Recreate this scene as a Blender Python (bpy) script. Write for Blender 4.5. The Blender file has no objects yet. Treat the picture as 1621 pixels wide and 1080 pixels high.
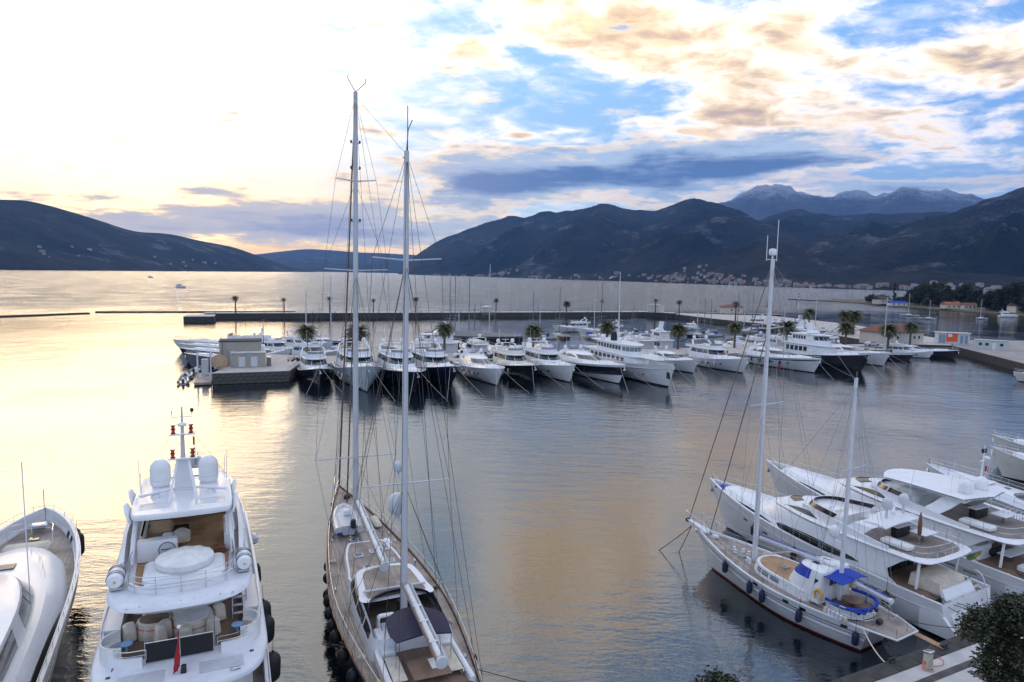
import bpy, math, random
from mathutils import Vector, Matrix, noise
random.seed(7)
sc = bpy.context.scene
COL = sc.collection
R = math.radians

# ------------------------------------------------------------------ camera
CAM_H, FPX, PITCH, ROLL = 22.0, 1080.0, math.atan(106.5/1080), 0.0195
cF = Vector((0, math.cos(PITCH), -math.sin(PITCH)))
_r0 = Vector((1, 0, 0)); _u0 = Vector((0, math.sin(PITCH), math.cos(PITCH)))
cR = _r0*math.cos(ROLL) + _u0*math.sin(ROLL)
cU = _u0*math.cos(ROLL) - _r0*math.sin(ROLL)
cam_d = bpy.data.cameras.new('camera'); cam = bpy.data.objects.new('camera', cam_d); COL.objects.link(cam)
m = Matrix((cR, cU, -cF)).transposed().to_4x4(); m.translation = Vector((0, 0, CAM_H)); cam.matrix_world = m
cam_d.sensor_width = 36; cam_d.lens = 36*FPX/1621; cam_d.clip_start = 0.5; cam_d.clip_end = 60000
sc.camera = cam
def pdir(x, y): return cF + cR*((x-810.5)/FPX) + cU*((540-y)/FPX)
def gp(x, y, z=0.0):                      # photo pixel -> point on the level z
    v = pdir(x, y); t = (z-CAM_H)/v.z
    return Vector((v.x*t, v.y*t, z))
def azel(x, y):
    v = pdir(x, y).normalized()
    return math.degrees(math.atan2(v.x, v.y)), math.degrees(math.asin(v.z))

# ------------------------------------------------------------------ exposure
sc.view_settings.view_transform = 'Standard'; sc.view_settings.look = 'None'
sc.view_settings.exposure = 0.6; sc.view_settings.gamma = 1.0; sc.view_settings.use_curve_mapping = False
sc.cycles.max_bounces = 8; sc.cycles.volume_bounces = 0; sc.cycles.transparent_max_bounces = 8
sc.cycles.caustics_reflective = False; sc.cycles.caustics_refractive = False
sc.cycles.sample_clamp_indirect = 6.0

# ------------------------------------------------------------------ node helper
class NT:
    def __init__(s, tree): s.t = tree; s.n = tree.nodes; s.l = tree.links
    def new(s, kind, **kw):
        nd = s.n.new(kind)
        for k, v in kw.items(): setattr(nd, k, v)
        return nd
    def put(s, sock, v):
        if isinstance(v, bpy.types.NodeSocket): s.l.new(v, sock)
        elif v is not None:
            if sock.type == 'RGBA' and len(v) == 3: v = (*v, 1)
            sock.default_value = v
    def math(s, op, a, b=None, c=None, clamp=False):
        nd = s.new('ShaderNodeMath', operation=op); nd.use_clamp = clamp
        for i, v in enumerate((a, b, c)): s.put(nd.inputs[i], v) if v is not None else None
        return nd.outputs[0]
    def add(s, *a):
        r = a[0]
        for v in a[1:]: r = s.math('ADD', r, v)
        return r
    def mul(s, *a):
        r = a[0]
        for v in a[1:]: r = s.math('MULTIPLY', r, v)
        return r
    def sub(s, a, b): return s.math('SUBTRACT', a, b)
    def step(s, v, lo, hi, a=0.0, b=1.0):
        nd = s.new('ShaderNodeMapRange', interpolation_type='SMOOTHSTEP')
        for i, q in enumerate((v, lo, hi, a, b)): s.put(nd.inputs[i], q)
        return nd.outputs[0]
    def mix(s, f, a, b, mode='MIX'):
        nd = s.new('ShaderNodeMix', data_type='RGBA', blend_type=mode)
        s.put(nd.inputs[0], f); s.put(nd.inputs[6], a); s.put(nd.inputs[7], b)
        return nd.outputs[2]
    def noise(s, vec, scale, detail=4, rough=.55, dist=0.0, dim='3D'):
        nd = s.new('ShaderNodeTexNoise', noise_dimensions=dim)
        if vec is not None: s.l.new(vec, nd.inputs['Vector'])
        nd.inputs['Scale'].default_value = scale; nd.inputs['Detail'].default_value = detail
        nd.inputs['Roughness'].default_value = rough; nd.inputs['Distortion'].default_value = dist
        return nd.outputs[0]
    def xyz(s, x, y, z):
        nd = s.new('ShaderNodeCombineXYZ')
        for i, v in enumerate((x, y, z)): s.put(nd.inputs[i], v)
        return nd.outputs[0]
    def mapping(s, vec, loc=(0,0,0), rot=(0,0,0), scale=(1,1,1)):
        nd = s.new('ShaderNodeMapping'); s.l.new(vec, nd.inputs[0])
        nd.inputs[1].default_value = loc; nd.inputs[2].default_value = rot; nd.inputs[3].default_value = scale
        return nd.outputs[0]

# ------------------------------------------------------------------ sky and sun
SUN_AZ, SUN_EL = azel(150, 235)
def make_world():
    w = bpy.data.worlds.new('World'); sc.world = w; w.use_nodes = True
    n = NT(w.node_tree); n.n.clear()
    out = n.new('ShaderNodeOutputWorld'); bg = n.new('ShaderNodeBackground'); n.l.new(bg.outputs[0], out.inputs[0])
    bg.inputs[1].default_value = 0.1
    sky = n.new('ShaderNodeTexSky', sky_type='NISHITA'); sky.sun_disc = False
    sky.sun_elevation = R(SUN_EL); sky.sun_rotation = R(SUN_AZ)
    sky.altitude = 20; sky.air_density = 1.0; sky.dust_density = 0.6; sky.ozone_density = 3.0
    tc = n.new('ShaderNodeTexCoord').outputs['Generated']
    nv = n.new('ShaderNodeVectorMath', operation='NORMALIZE'); n.l.new(tc, nv.inputs[0]); d = nv.outputs[0]
    sp = n.new('ShaderNodeSeparateXYZ'); n.l.new(d, sp.inputs[0]); X, Y, Z = sp.outputs
    az = n.mul(n.math('ARCTAN2', X, Y), 57.2958); el = n.mul(n.math('ARCSINE', Z), 57.2958)
    za = n.math('ABSOLUTE', Z)
    k = n.math('DIVIDE', 1.0, n.add(za, 0.16))
    P = n.xyz(n.mul(X, k), n.mul(Y, k), 0.0)                 # cloud layer seen in perspective
    A = n.xyz(n.mul(az, .06), n.mul(el, .17), 3.0)           # low banks, stretched level
    wob = n.noise(n.mapping(P, (2, 5, 1)), 3.2, 2, .5, 0, '2D')
    P2 = n.xyz(n.add(n.mul(X, k), n.mul(wob, .16)), n.add(n.mul(Y, k), n.mul(wob, .10)), 0.0)
    n_big = n.noise(n.mapping(P2, (3.1, 1.7, 0), (0, 0, .5), (1.0, 1.35, 1)), 2.0, 6, .58, 0, '2D')
    n_fine = n.noise(n.mapping(P2, (7.7, 2.2, 4), (0, 0, .35), (1.0, 1.2, 1)), 6.0, 5, .6, 0, '2D')
    n_low = n.noise(n.xyz(n.mul(az, .06), n.add(n.mul(el, .17), n.mul(wob, .12)), 0.0), 1.7, 5, .60, 0, '2D')
    n_low2 = n.noise(n.mapping(A, (5, 3, 2), (0, 0, .03), (1, 2.2, 1)), 2.6, 5, .60, 0, '2D')
    n_wsp = n.add(n.mul(n_big, .45), n.mul(n_fine, .55))
    def G(x, y, wx, wy, tilt=0.0):                            # soft patch of sky centred on a photo direction
        a0, e0 = azel(x, y); sa, se = wx/FPX*57.3, wy/FPX*57.3
        da = n.sub(az, a0); de = n.sub(el, e0)
        if tilt: de = n.sub(de, n.mul(da, tilt))
        q = n.add(n.mul(n.mul(da, 1/sa), n.mul(da, 1/sa)), n.mul(n.mul(de, 1/se), n.mul(de, 1/se)))
        return n.math('EXPONENT', n.mul(q, -1.0))
    # angle from the sun
    s = Vector((math.sin(R(SUN_AZ))*math.cos(R(SUN_EL)), math.cos(R(SUN_AZ))*math.cos(R(SUN_EL)), math.sin(R(SUN_EL))))
    dt = n.new('ShaderNodeVectorMath', operation='DOT_PRODUCT'); n.l.new(d, dt.inputs[0]); dt.inputs[1].default_value = s
    ang = n.mul(n.math('ARCCOSINE', n.math('MINIMUM', dt.outputs['Value'], .99999)), 57.2958)
    near = n.math('EXPONENT', n.mul(n.mul(ang, ang), -1/(12.0**2)))
    wide = n.math('EXPONENT', n.mul(n.mul(ang, ang), -1/(21.0**2)))
    far_ = n.step(ang, 25, 75)
    # clear sky: atmosphere, deepened away from the sun
    blue = n.mix(far_, (4.6, 7.8, 11.0), (1.9, 4.5, 9.8))
    low = n.step(el, 0, 16, 1, 0)
    blue = n.mix(n.mul(low, .75), blue, (7.6, 9.4, 10.8))
    base = n.mix(.62, sky.outputs[0], blue)
    # thin high veil, thick round the sun
    veil = n.step(n.add(n.mul(n_wsp, 1.15), n.mul(wide, .60)), .48, .92)
    base = n.mix(n.mul(veil, n.step(el, 2, 9, .45, .95)), base, n.mix(far_, (13.0, 12.3, 11.0), (12.0, 11.3, 10.5)))
    # broken cloud: bright rims, brown-grey hearts
    bias = n.add(n.mul(G(1170, 95, 200, 62, -.1), .22), n.mul(G(1545, 100, 140, 40), .20), n.mul(G(1510, 195, 150, 24), .18),
                 n.mul(G(1200, 172, 130, 26), .13), n.mul(G(1290, 15, 180, 26), .08), n.mul(G(980, 50, 200, 90), .17), n.mul(n.step(el, 20, 34), .06), n.mul(G(930, -60, 150, 120), .20), n.mul(G(640, -40, 100, 90), -.14), n.mul(G(1150, -190, 120, 70), -.14),
                 n.mul(G(700, 217, 36, 8), .24), n.mul(G(828, 216, 22, 6), .22), n.mul(G(1100, 212, 130, 16), .12), n.mul(G(1350, 262, 60, 12), .15),
                 n.mul(G(1390, 60, 70, 50), -.22), n.mul(G(860, 135, 130, 40), -.24), n.mul(G(1010, 158, 70, 16), -.14), n.mul(G(1430, 265, 130, 30), -.10), n.mul(near, -.25))
    dens = n.add(n.mul(n_big, .85), n.mul(n.sub(n_fine, .5), .42), bias)
    cov = n.step(dens, .40, .66)
    core = n.step(n.add(dens, n.mul(n.sub(n_fine, .5), .30)), .60, .93)
    rim = n.mix(far_, (14, 12.6, 10.6), (13.0, 11.8, 10.4))
    mid = n.mix(n.step(dens, .53, .80), rim, n.mix(far_, (13.0, 8.8, 3.8), (11.6, 8.0, 3.2)))
    cum = n.mix(core, mid, n.mix(far_, (7.6, 5.0, 2.7), (3.4, 2.9, 2.5)))
    highmask = n.step(el, 5.0, 9.0)
    base = n.mix(n.mul(cov, highmask), base, cum)
    # the lit sky round the sun, yellow towards the horizon
    base = n.mix(n.mul(n.step(el, 3, 12, 1, 0), n.step(ang, 6, 34, 1, 0), .85), base, (16.0, 11.0, 3.2))
    glow = n.mix(near, (0, 0, 0), (14, 10.2, 4.6)); base = n.mix(1.0, base, glow, 'ADD')
    # low blue-grey banks
    bank = n.add(n.mul(G(1010, 268, 280, 38, .02), 1.15), n.mul(G(800, 292, 170, 26), .8), n.mul(G(1180, 250, 130, 22), .7),
                 n.mul(G(370, 356, 270, 34), 1.0), n.mul(G(330, 303, 40, 7), .7), n.mul(G(640, 352, 190, 30), .62), n.mul(G(1450, 300, 110, 12), .85), n.mul(G(1300, 285, 60, 10), .5))
    str_ = n.sub(n_low2, .5); blob = n.sub(n_low, .5)
    lowd = n.add(bank, n.mul(blob, 1.5), n.mul(str_, 1.3), n.mul(n.sub(n_fine, .5), .75))
    lcov = n.step(lowd, .15, .62)
    lrim = n.mix(far_, (16.5, 10.6, 3.4), (12.5, 9.8, 7.0))
    lsoft = n.mix(n.step(ang, 8, 40), (8.0, 6.8, 5.4), (5.2, 6.2, 7.2))
    lcore = n.mix(n.step(ang, 8, 40), (4.4, 4.2, 5.0), (.85, 1.35, 2.6))
    deep = n.add(n.mul(G(880, 282, 130, 17, .03), .8), n.mul(G(1140, 268, 150, 20, .03), .9), n.mul(G(760, 296, 90, 14), .7), n.mul(G(500, 362, 160, 20), .5))
    lcol = n.mix(n.step(n.add(n.mul(lowd, .38), n.mul(str_, 1.3), n.mul(blob, .7), deep), .30, 1.25), lsoft, lcore)
    lcol = n.mix(n.step(lowd, .26, .72), lrim, lcol)
    base = n.mix(lcov, base, lcol)
    # the bright gap under the banks at the far end of the bay
    band = n.mul(n.step(el, .3, 1.0), n.step(el, 1.4, 2.3, 1, 0), n.step(ang, 10, 45, 1, 0))
    base = n.mix(n.mul(band, .85), base, (14, 8.2, 2.6))
    # everything below the horizon
    base = n.mix(n.step(Z, -.06, -.01, 1, 0), base, (1.2, 1.4, 1.7))
    n.l.new(base, bg.inputs[0])
make_world(); sc.world.cycles.sampling_method = 'MANUAL'; sc.world.cycles.sample_map_resolution = 512
sun_d = bpy.data.lights.new('sun', 'SUN'); sun = bpy.data.objects.new('sun', sun_d); COL.objects.link(sun)
sun_d.energy = 0.5; sun_d.angle = R(26); sun_d.color = (1.0, .69, .36)
sun.rotation_euler = (R(90-SUN_EL), 0, R(180-SUN_AZ)); sun.location = (-300, 500, 200)
# ------------------------------------------------------------------ materials
MATS = {}
def mat(name, col, rough=.5, metal=0.0, var=0.0, vscale=3.0, bump=0.0, bscale=20.0, spec=.5, coat=0.0, col2=None, mapscale=None, detail=4):
    if name in MATS: return MATS[name]
    m = bpy.data.materials.new(name); m.use_nodes = True; n = NT(m.node_tree)
    b = n.n['Principled BSDF']; b.inputs['Roughness'].default_value = rough; b.inputs['Metallic'].default_value = metal
    b.inputs['Specular IOR Level'].default_value = spec; b.inputs['Coat Weight'].default_value = coat
    c = (*col, 1); b.inputs['Base Color'].default_value = c
    tc = n.new('ShaderNodeTexCoord').outputs['Object']
    if mapscale: tc = n.mapping(tc, scale=mapscale)
    if var or col2:
        f = n.noise(tc, vscale, detail, .6)
        f = n.step(f, .3, .7)
        a = col if col2 else tuple(v*(1-var) for v in col); d = col2 if col2 else tuple(min(1, v*(1+var)) for v in col)
        n.l.new(n.mix(f, a, d), b.inputs['Base Color'])
        n.l.new(n.math('ADD', n.mul(f, .12), max(.02, rough-.06)), b.inputs['Roughness'])
    if bump:
        bp = n.new('ShaderNodeBump'); bp.inputs['Strength'].default_value = bump; bp.inputs['Distance'].default_value = .02
        n.l.new(n.noise(tc, bscale, 3, .6), bp.inputs['Height']); n.l.new(bp.outputs[0], b.inputs['Normal'])
    MATS[name] = m
    return m
def teak_mat(name, a, b_, plank=.07, axis=0):
    m = bpy.data.materials.new(name); m.use_nodes = True; n = NT(m.node_tree); b = n.n['Principled BSDF']
    tc = n.new('ShaderNodeTexCoord').outputs['Object']; sp = n.new('ShaderNodeSeparateXYZ'); n.l.new(tc, sp.inputs[0])
    q = n.math('DIVIDE', sp.outputs[axis], plank)
    seam = n.step(n.math('ABSOLUTE', n.sub(n.math('FRACT', q), .5)), .40, .47)
    wn = n.new('ShaderNodeTexWhiteNoise', noise_dimensions='1D'); n.l.new(n.math('FLOOR', q), wn.inputs['W'])
    gr = n.noise(n.mapping(tc, scale=(9, .9, 9) if axis == 0 else (.9, 9, 9)), 2.0, 4, .6)
    f = n.add(n.mul(wn.outputs[0], .5), n.mul(gr, .5))
    c = n.mix(f, a, b_); c = n.mix(n.step(n.noise(tc, .8, 3, .6), .35, .75), c, tuple(v*.72 for v in a))
    c = n.mix(n.mul(seam, .75), c, (.03, .025, .02))
    n.l.new(c, b.inputs['Base Color']); b.inputs['Roughness'].default_value = .6
    MATS[name] = m; return m

WHITE = mat('white gelcoat', (.75, .76, .775), .34, var=.05, vscale=.9, coat=.08)
WHITE2 = mat('white paint', (.66, .68, .72), .42, var=.07, vscale=1.2)
CREAM = mat('ivory gelcoat', (.76, .73, .66), .28, var=.03, vscale=.7, coat=.2)
GREYW = mat('pale grey gelcoat', (.55, .57, .60), .3, var=.04, vscale=.9)
BLACKH = mat('black hull paint', (.012, .013, .018), .12, coat=.4)
NAVYH = mat('navy hull paint', (.012, .016, .035), .12, coat=.4)
GREYH = mat('grey hull paint', (.16, .17, .18), .25, var=.05)
ANTIF = mat('dark antifouling', (.02, .02, .025), .6, var=.2)
REDF = mat('oxide red antifouling', (.16, .025, .02), .6, var=.2)
GLASS = mat('tinted glass', (.012, .014, .018), .06, spec=.8)
GLASSB = mat('brown tinted glass', (.035, .022, .016), .08, spec=.7)
GLASSL = mat('pale window glass', (.16, .19, .21), .1, spec=.8)
STEEL = mat('polished steel', (.62, .63, .65), .22, 1.0)
ALUD = mat('dark spar paint', (.16, .16, .17), .4)
ALU = mat('grey spar paint', (.52, .54, .57), .32, var=.05, vscale=.6)
SPARW = mat('white spar paint', (.64, .65, .68), .3, var=.05, vscale=.6)
WIRE = mat('rigging wire', (.055, .05, .05), .4)
WIREL = mat('pale rigging wire', (.28, .28, .29), .4)
ROPE = mat('pale rope', (.62, .58, .50), .8, var=.2, vscale=30)
ROPED = mat('dark rope', (.03, .03, .035), .8)
RUBBER = mat('black fender', (.012, .012, .014), .6, var=.3, vscale=6)
NAVYF = mat('navy fender cover', (.012, .018, .06), .7, var=.2, vscale=8)
BLUEC = mat('royal blue canvas', (.008, .045, .36), .75, var=.18, vscale=3, bump=.3, bscale=9)
NAVYC = mat('navy canvas', (.013, .012, .045), .75, var=.2, vscale=3, bump=.3, bscale=9)
CREAMC = mat('cream canvas', (.62, .56, .46), .8, var=.12, vscale=2, bump=.4, bscale=7)
WHITEC = mat('white canvas', (.72, .72, .70), .75, var=.08, vscale=2, bump=.3, bscale=6)
TAN = mat('tan cushion', (.48, .34, .21), .75, var=.1, bump=.2, bscale=8)
BLACKC = mat('black canvas', (.01, .01, .012), .7, var=.2)
PURPLE = mat('mauve canvas', (.30, .20, .33), .75, var=.12)
TEAK = teak_mat('weathered teak', (.29, .235, .195), (.50, .43, .37), .13)
TEAKW = teak_mat('warm teak', (.42, .24, .12), (.56, .35, .19))
TEAKG = teak_mat('grey teak', (.20, .165, .14), (.34, .29, .25), .13)
TEAKD = teak_mat('dark teak', (.20, .13, .09), (.32, .21, .15))
WOOD = mat('varnished wood', (.17, .065, .03), .3, var=.25, vscale=5, mapscale=(8, 1, 8), coat=.4)
REDL = mat('red lamp glass', (.55, .03, .02), .15, spec=.7)
REDC = mat('red flag cloth', (.35, .015, .02), .8)
YELLOW = mat('yellow rescue cover', (.65, .36, .03), .7, var=.15)
ORANGE = mat('orange lifebuoy', (.75, .12, .02), .5)
BLACKP = mat('black plastic', (.015, .015, .016), .4)
SKYB = mat('sky blue cushion', (.22, .42, .66), .7, var=.1)
GOLD = mat('gold lettering', (.48, .34, .12), .35, .6)

# ------------------------------------------------------------------ mesh builder
class MB:
    def __init__(s): s.v = []; s.f = []
    def quad_strip(s, rows, close=False, flip=False):
        o = len(s.v); n = len(rows[0])
        for r in rows: s.v.extend(Vector(p) for p in r)
        for i in range(len(rows)-1):
            for j in range(n if close else n-1):
                a, b = o+i*n+j, o+i*n+(j+1) % n
                q = (a, b, b+n, a+n)
                s.f.append(q[::-1] if flip else q)
        return o
    def ngon(s, pts, flip=False):
        o = len(s.v); s.v.extend(Vector(p) for p in pts); q = tuple(range(o, o+len(pts)))
        s.f.append(q[::-1] if flip else q); return s
    def box(s, c, d, rz=0.0, top=None, bev=0.0, rx=0.0):
        c = Vector(c); dx, dy, dz = (q/2 for q in d); tx, ty = top if top else (1, 1)
        M = Matrix.Rotation(rz, 3, 'Z') @ Matrix.Rotation(rx, 3, 'X')
        if bev:
            b = min(bev, dx*.9, dy*.9, dz*.9)
            def ring(z, ix, iy):
                X, Y = dx-ix, dy-iy; k = b*.7
                return [(X-k, -Y, z), (X, -Y+k, z), (X, Y-k, z), (X-k, Y, z), (-X+k, Y, z), (-X, Y-k, z), (-X, -Y+k, z), (-X+k, -Y, z)]
            rs = [ring(-dz, b, b), ring(-dz+b, 0, 0), ring(dz-b, 0, 0), ring(dz, b, b)]
            if top: rs[2] = [(x*tx, y*ty, z) for x, y, z in rs[2]]; rs[3] = [(x*tx, y*ty, z) for x, y, z in rs[3]]
            return s.loft([[c + M @ Vector(p) for p in r] for r in rs], True, True)
        o = len(s.v)
        for z, ax, ay in ((-dz, 1, 1), (dz, tx, ty)):
            for x, y in ((-dx, -dy), (dx, -dy), (dx, dy), (-dx, dy)): s.v.append(c + M @ Vector((x*ax, y*ay, z)))
        for q in ((3, 2, 1, 0), (4, 5, 6, 7), (0, 1, 5, 4), (1, 2, 6, 5), (2, 3, 7, 6), (3, 0, 4, 7)): s.f.append(tuple(o+i for i in q))
        return s
    def loft(s, rings, cap0=False, cap1=False, flip=False):
        n = len(rings[0]); o = s.quad_strip(rings, True, flip)
        a = tuple(range(o, o+n)); b = tuple(range(o+n*(len(rings)-1), o+n*len(rings)))
        if cap0: s.f.append(a if flip else a[::-1])
        if cap1: s.f.append(b[::-1] if flip else b)
        return s
    def tube(s, pts, r, n=6, r2=None, cap=True):
        pts = [Vector(p) for p in pts]; N = len(pts); rings = []
        up = None
        for i, p in enumerate(pts):
            t = (pts[min(i+1, N-1)] - pts[max(i-1, 0)]).normalized()
            if up is None:
                up = Vector((0, 0, 1)) if abs(t.z) < .9 else Vector((1, 0, 0))
            a = t.cross(up)
            if a.length < 1e-4: up = Vector((1, 0, 0)) if abs(t.x) < .9 else Vector((0, 1, 0)); a = t.cross(up)
            a.normalize(); b = a.cross(t).normalized(); up = b
            rr = r if r2 is None else r + (r2-r)*i/(N-1)
            if callable(r): rr = r(i/(N-1))
            rings.append([p + a*(math.cos(k*2*math.pi/n)*rr) + b*(math.sin(k*2*math.pi/n)*rr) for k in range(n)])
        return s.loft(rings, cap, cap)
    def lathe(s, prof, c=(0, 0, 0), n=14, M=None):
        c = Vector(c); rings = []
        for r, z in prof:
            ring = [Vector((math.cos(k*2*math.pi/n)*r, math.sin(k*2*math.pi/n)*r, z)) for k in range(n)]
            rings.append([c + ((M @ p) if M else p) for p in ring])
        return s.loft(rings, True, True)
    def prism(s, poly, z0, z1):
        return s.loft([[(x, y, z0) for x, y in poly], [(x, y, z1) for x, y in poly]], True, True)
    def ball(s, c, r, sx=1, sy=1, sz=1, n=12, m=8):
        c = Vector(c); rings = []
        for i in range(m+1):
            ph = -math.pi/2 + math.pi*i/m; q = max(.02, math.cos(ph))
            rings.append([c + Vector((math.cos(k*2*math.pi/n)*q*r*sx, math.sin(k*2*math.pi/n)*q*r*sy, math.sin(ph)*r*sz)) for k in range(n)])
        return s.loft(rings, True, True)
    def mesh(s, name, m, smooth=35):
        me = bpy.data.meshes.new(name); me.from_pydata([tuple(p) for p in s.v], [], s.f)
        me.materials.append(m)
        if smooth:
            me.shade_smooth(); me.set_sharp_from_angle(angle=R(smooth))
        me.update(); return me
    def build(s, name, m, parent=None, smooth=35):
        o = bpy.data.objects.new(name, s.mesh(name, m, smooth)); COL.objects.link(o)
        if parent: o.parent = parent
        return o
def tag(o, label=None, cat=None, group=None, kind=None):
    if label: o['label'] = label
    if cat: o['category'] = cat
    if group: o['group'] = group
    if kind: o['kind'] = kind
    return o
def thing(name, label, cat, loc=(0, 0, 0), rz=0.0, group=None):
    o = bpy.data.objects.new(name, None); COL.objects.link(o); o.location = loc; o.rotation_euler = (0, 0, rz)
    o.empty_display_size = .3
    return tag(o, label, cat, group)
def copy_tree(o, parent=None):
    c = o.copy(); COL.objects.link(c); c.parent = parent
    for ch in list(o.children): copy_tree(ch, c)
    return c
def lerp(a, b, t): return a + (b-a)*t
def curve(pts, x):                       # piecewise smooth profile
    if x <= pts[0][0]: return pts[0][1]
    for (a, u), (b, v) in zip(pts, pts[1:]):
        if x <= b: return u + (v-u)*(x-a)/(b-a)
    return pts[-1][1]
def catmull(pts, x):
    if x <= pts[0][0]: return pts[0][1]
    for i in range(len(pts)-1):
        a, b = pts[i], pts[i+1]
        if x <= b[0]:
            t = (x-a[0])/(b[0]-a[0]); h = b[0]-a[0]
            p = pts[i-1] if i else a; q = pts[i+2] if i+2 < len(pts) else b
            ma = (b[1]-p[1])/(b[0]-p[0])*h; mb = (q[1]-a[1])/(q[0]-a[0])*h
            return (2*t**3-3*t*t+1)*a[1] + (t**3-2*t*t+t)*ma + (-2*t**3+3*t*t)*b[1] + (t**3-t*t)*mb
    return pts[-1][1]

# ------------------------------------------------------------------ water
def make_water():
    b = MB(); S = 15500
    b.ngon([(-S, -400, 0), (S, -400, 0), (S, S, 0), (-S, S, 0)])
    m = bpy.data.materials.new('sea water'); m.use_nodes = True; n = NT(m.node_tree); p = n.n['Principled BSDF']
    p.inputs['Base Color'].default_value = (.004, .008, .011, 1); p.inputs['Roughness'].default_value = .03
    p.inputs['IOR'].default_value = 2.3; p.inputs['Specular IOR Level'].default_value = .5
    g = n.new('ShaderNodeNewGeometry').outputs['Position']
    w1 = n.noise(n.mapping(g, rot=(0, 0, R(14)), scale=(.42, 1.15, 1)), .62, 4, .5)
    w2 = n.noise(n.mapping(g, rot=(0, 0, R(-9)), scale=(.7, 1.5, 1)), 2.0, 3, .6)
    w0 = n.noise(n.mapping(g, rot=(0, 0, R(-35)), scale=(1, .8, 1)), .16, 2, .5)
    w3 = n.noise(n.mapping(g, rot=(0, 0, R(30)), scale=(1, 1, 1)), .035, 3, .5)     # cat's paws
    amp = n.step(w3, .36, .64, .6, 1.25)
    sp = n.new('ShaderNodeSeparateXYZ'); n.l.new(g, sp.inputs[0])
    outer = n.step(n.sub(sp.outputs[1], n.mul(sp.outputs[0], .4)), 330, 560, .36, 4.0)   # sheltered basin, open bay beyond the breakwater
    h = n.mul(n.add(w1, n.mul(w2, .36), n.mul(w0, 1.0)), amp, outer)
    bp = n.new('ShaderNodeBump'); bp.inputs['Strength'].default_value = 1.0; bp.inputs['Distance'].default_value = .17
    n.l.new(h, bp.inputs['Height'])
    # out on the open bay the faces of the chop that can be seen lean towards the marina
    lean = n.step(n.sub(sp.outputs[1], n.mul(sp.outputs[0], .4)), 330, 600, 0.0, -.11)
    va = n.new('ShaderNodeVectorMath', operation='ADD'); n.l.new(bp.outputs[0], va.inputs[0]); n.l.new(n.xyz(0.0, lean, 0.0), va.inputs[1])
    vn = n.new('ShaderNodeVectorMath', operation='NORMALIZE'); n.l.new(va.outputs[0], vn.inputs[0]); n.l.new(vn.outputs[0], p.inputs['Normal'])
    n.l.new(n.step(w3, .4, .7, .02, .06), p.inputs['Roughness'])
    o = b.build('water', m, None, 0); tag(o, kind='structure')
make_water()

# ------------------------------------------------------------------ hills and mountains
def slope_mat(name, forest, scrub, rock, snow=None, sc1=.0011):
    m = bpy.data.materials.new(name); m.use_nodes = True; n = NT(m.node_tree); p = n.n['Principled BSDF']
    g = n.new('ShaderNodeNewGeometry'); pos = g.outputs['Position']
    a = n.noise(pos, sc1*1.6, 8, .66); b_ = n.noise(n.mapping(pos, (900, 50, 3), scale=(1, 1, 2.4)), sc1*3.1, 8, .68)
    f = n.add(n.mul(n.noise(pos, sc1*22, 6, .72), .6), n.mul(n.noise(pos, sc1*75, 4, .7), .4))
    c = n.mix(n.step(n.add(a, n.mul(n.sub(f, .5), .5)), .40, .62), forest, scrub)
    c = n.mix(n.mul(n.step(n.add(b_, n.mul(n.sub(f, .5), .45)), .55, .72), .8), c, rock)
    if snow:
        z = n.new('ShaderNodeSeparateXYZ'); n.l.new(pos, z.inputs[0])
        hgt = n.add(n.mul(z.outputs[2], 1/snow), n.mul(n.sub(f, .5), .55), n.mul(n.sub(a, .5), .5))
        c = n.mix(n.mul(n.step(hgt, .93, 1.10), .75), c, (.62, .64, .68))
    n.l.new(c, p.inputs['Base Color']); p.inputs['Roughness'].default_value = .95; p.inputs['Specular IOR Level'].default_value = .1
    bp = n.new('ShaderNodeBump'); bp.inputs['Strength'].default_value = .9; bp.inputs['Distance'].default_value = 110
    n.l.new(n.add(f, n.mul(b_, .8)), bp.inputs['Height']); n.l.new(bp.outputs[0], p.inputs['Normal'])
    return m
class Range:
    def __init__(s, prof, near, far, amp, scale, seed, pw=1.15, crag=.10):
        s.prof, s.near, s.far, s.amp, s.scale, s.seed, s.pw, s.crag = prof, near, far, amp, scale, seed, pw, crag
    def pt(s, x, t):
        y = catmull(s.prof, x); v = pdir(x, y); q = math.hypot(v.x, v.y); ux, uy = v.x/q, v.y/q; sl = v.z/q
        D0, D1 = catmull(s.near, x), catmull(s.far, x)
        D = D0 + (D1-D0)*t
        Hr = CAM_H + sl*D1
        tt = min(t, 1.0); h = Hr*(tt**s.pw)
        X, Y = ux*D, uy*D
        q = Vector((X/s.scale, Y/s.scale, s.seed))
        rg = noise.ridged_multi_fractal(q, 1.0, 2.1, 7, 1.0, 2.0) - 1.1
        fb = noise.fractal(q*3.1, .9, 2.0, 6)
        w = min(1, tt*3)*max(0.0, 1-tt)**.7
        h += Hr*s.amp*(rg*w*1.1 + fb*s.crag*min(1, tt*4)) if Hr > 0 else 0
        if t > 1: h -= Hr*(t-1)*2.2
        if t <= 0: h = -3
        return Vector((X, Y, max(h, -3 if t < .02 else .5)))
    def build(s, name, m, x0, x1, nx, nt):
        b = MB(); rows = []
        for j in range(nt+5):
            t = (j/nt)**1.15 if j <= nt else 1 + (j-nt)*.06
            rows.append([s.pt(lerp(x0, x1, i/nx), t) for i in range(nx+1)])
        b.quad_strip(rows); return tag(b.build(name, m, None, 80), kind='structure')
SL_A = slope_mat('wooded slope', (.010, .018, .020), (.044, .045, .046), (.24, .24, .245))  # tones cooled: blue light is put into the slope colours
SL_B = slope_mat('rocky mountain side', (.07, .07, .065), (.13, .12, .115), (.24, .23, .22), snow=1300, sc1=.0008)
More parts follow.
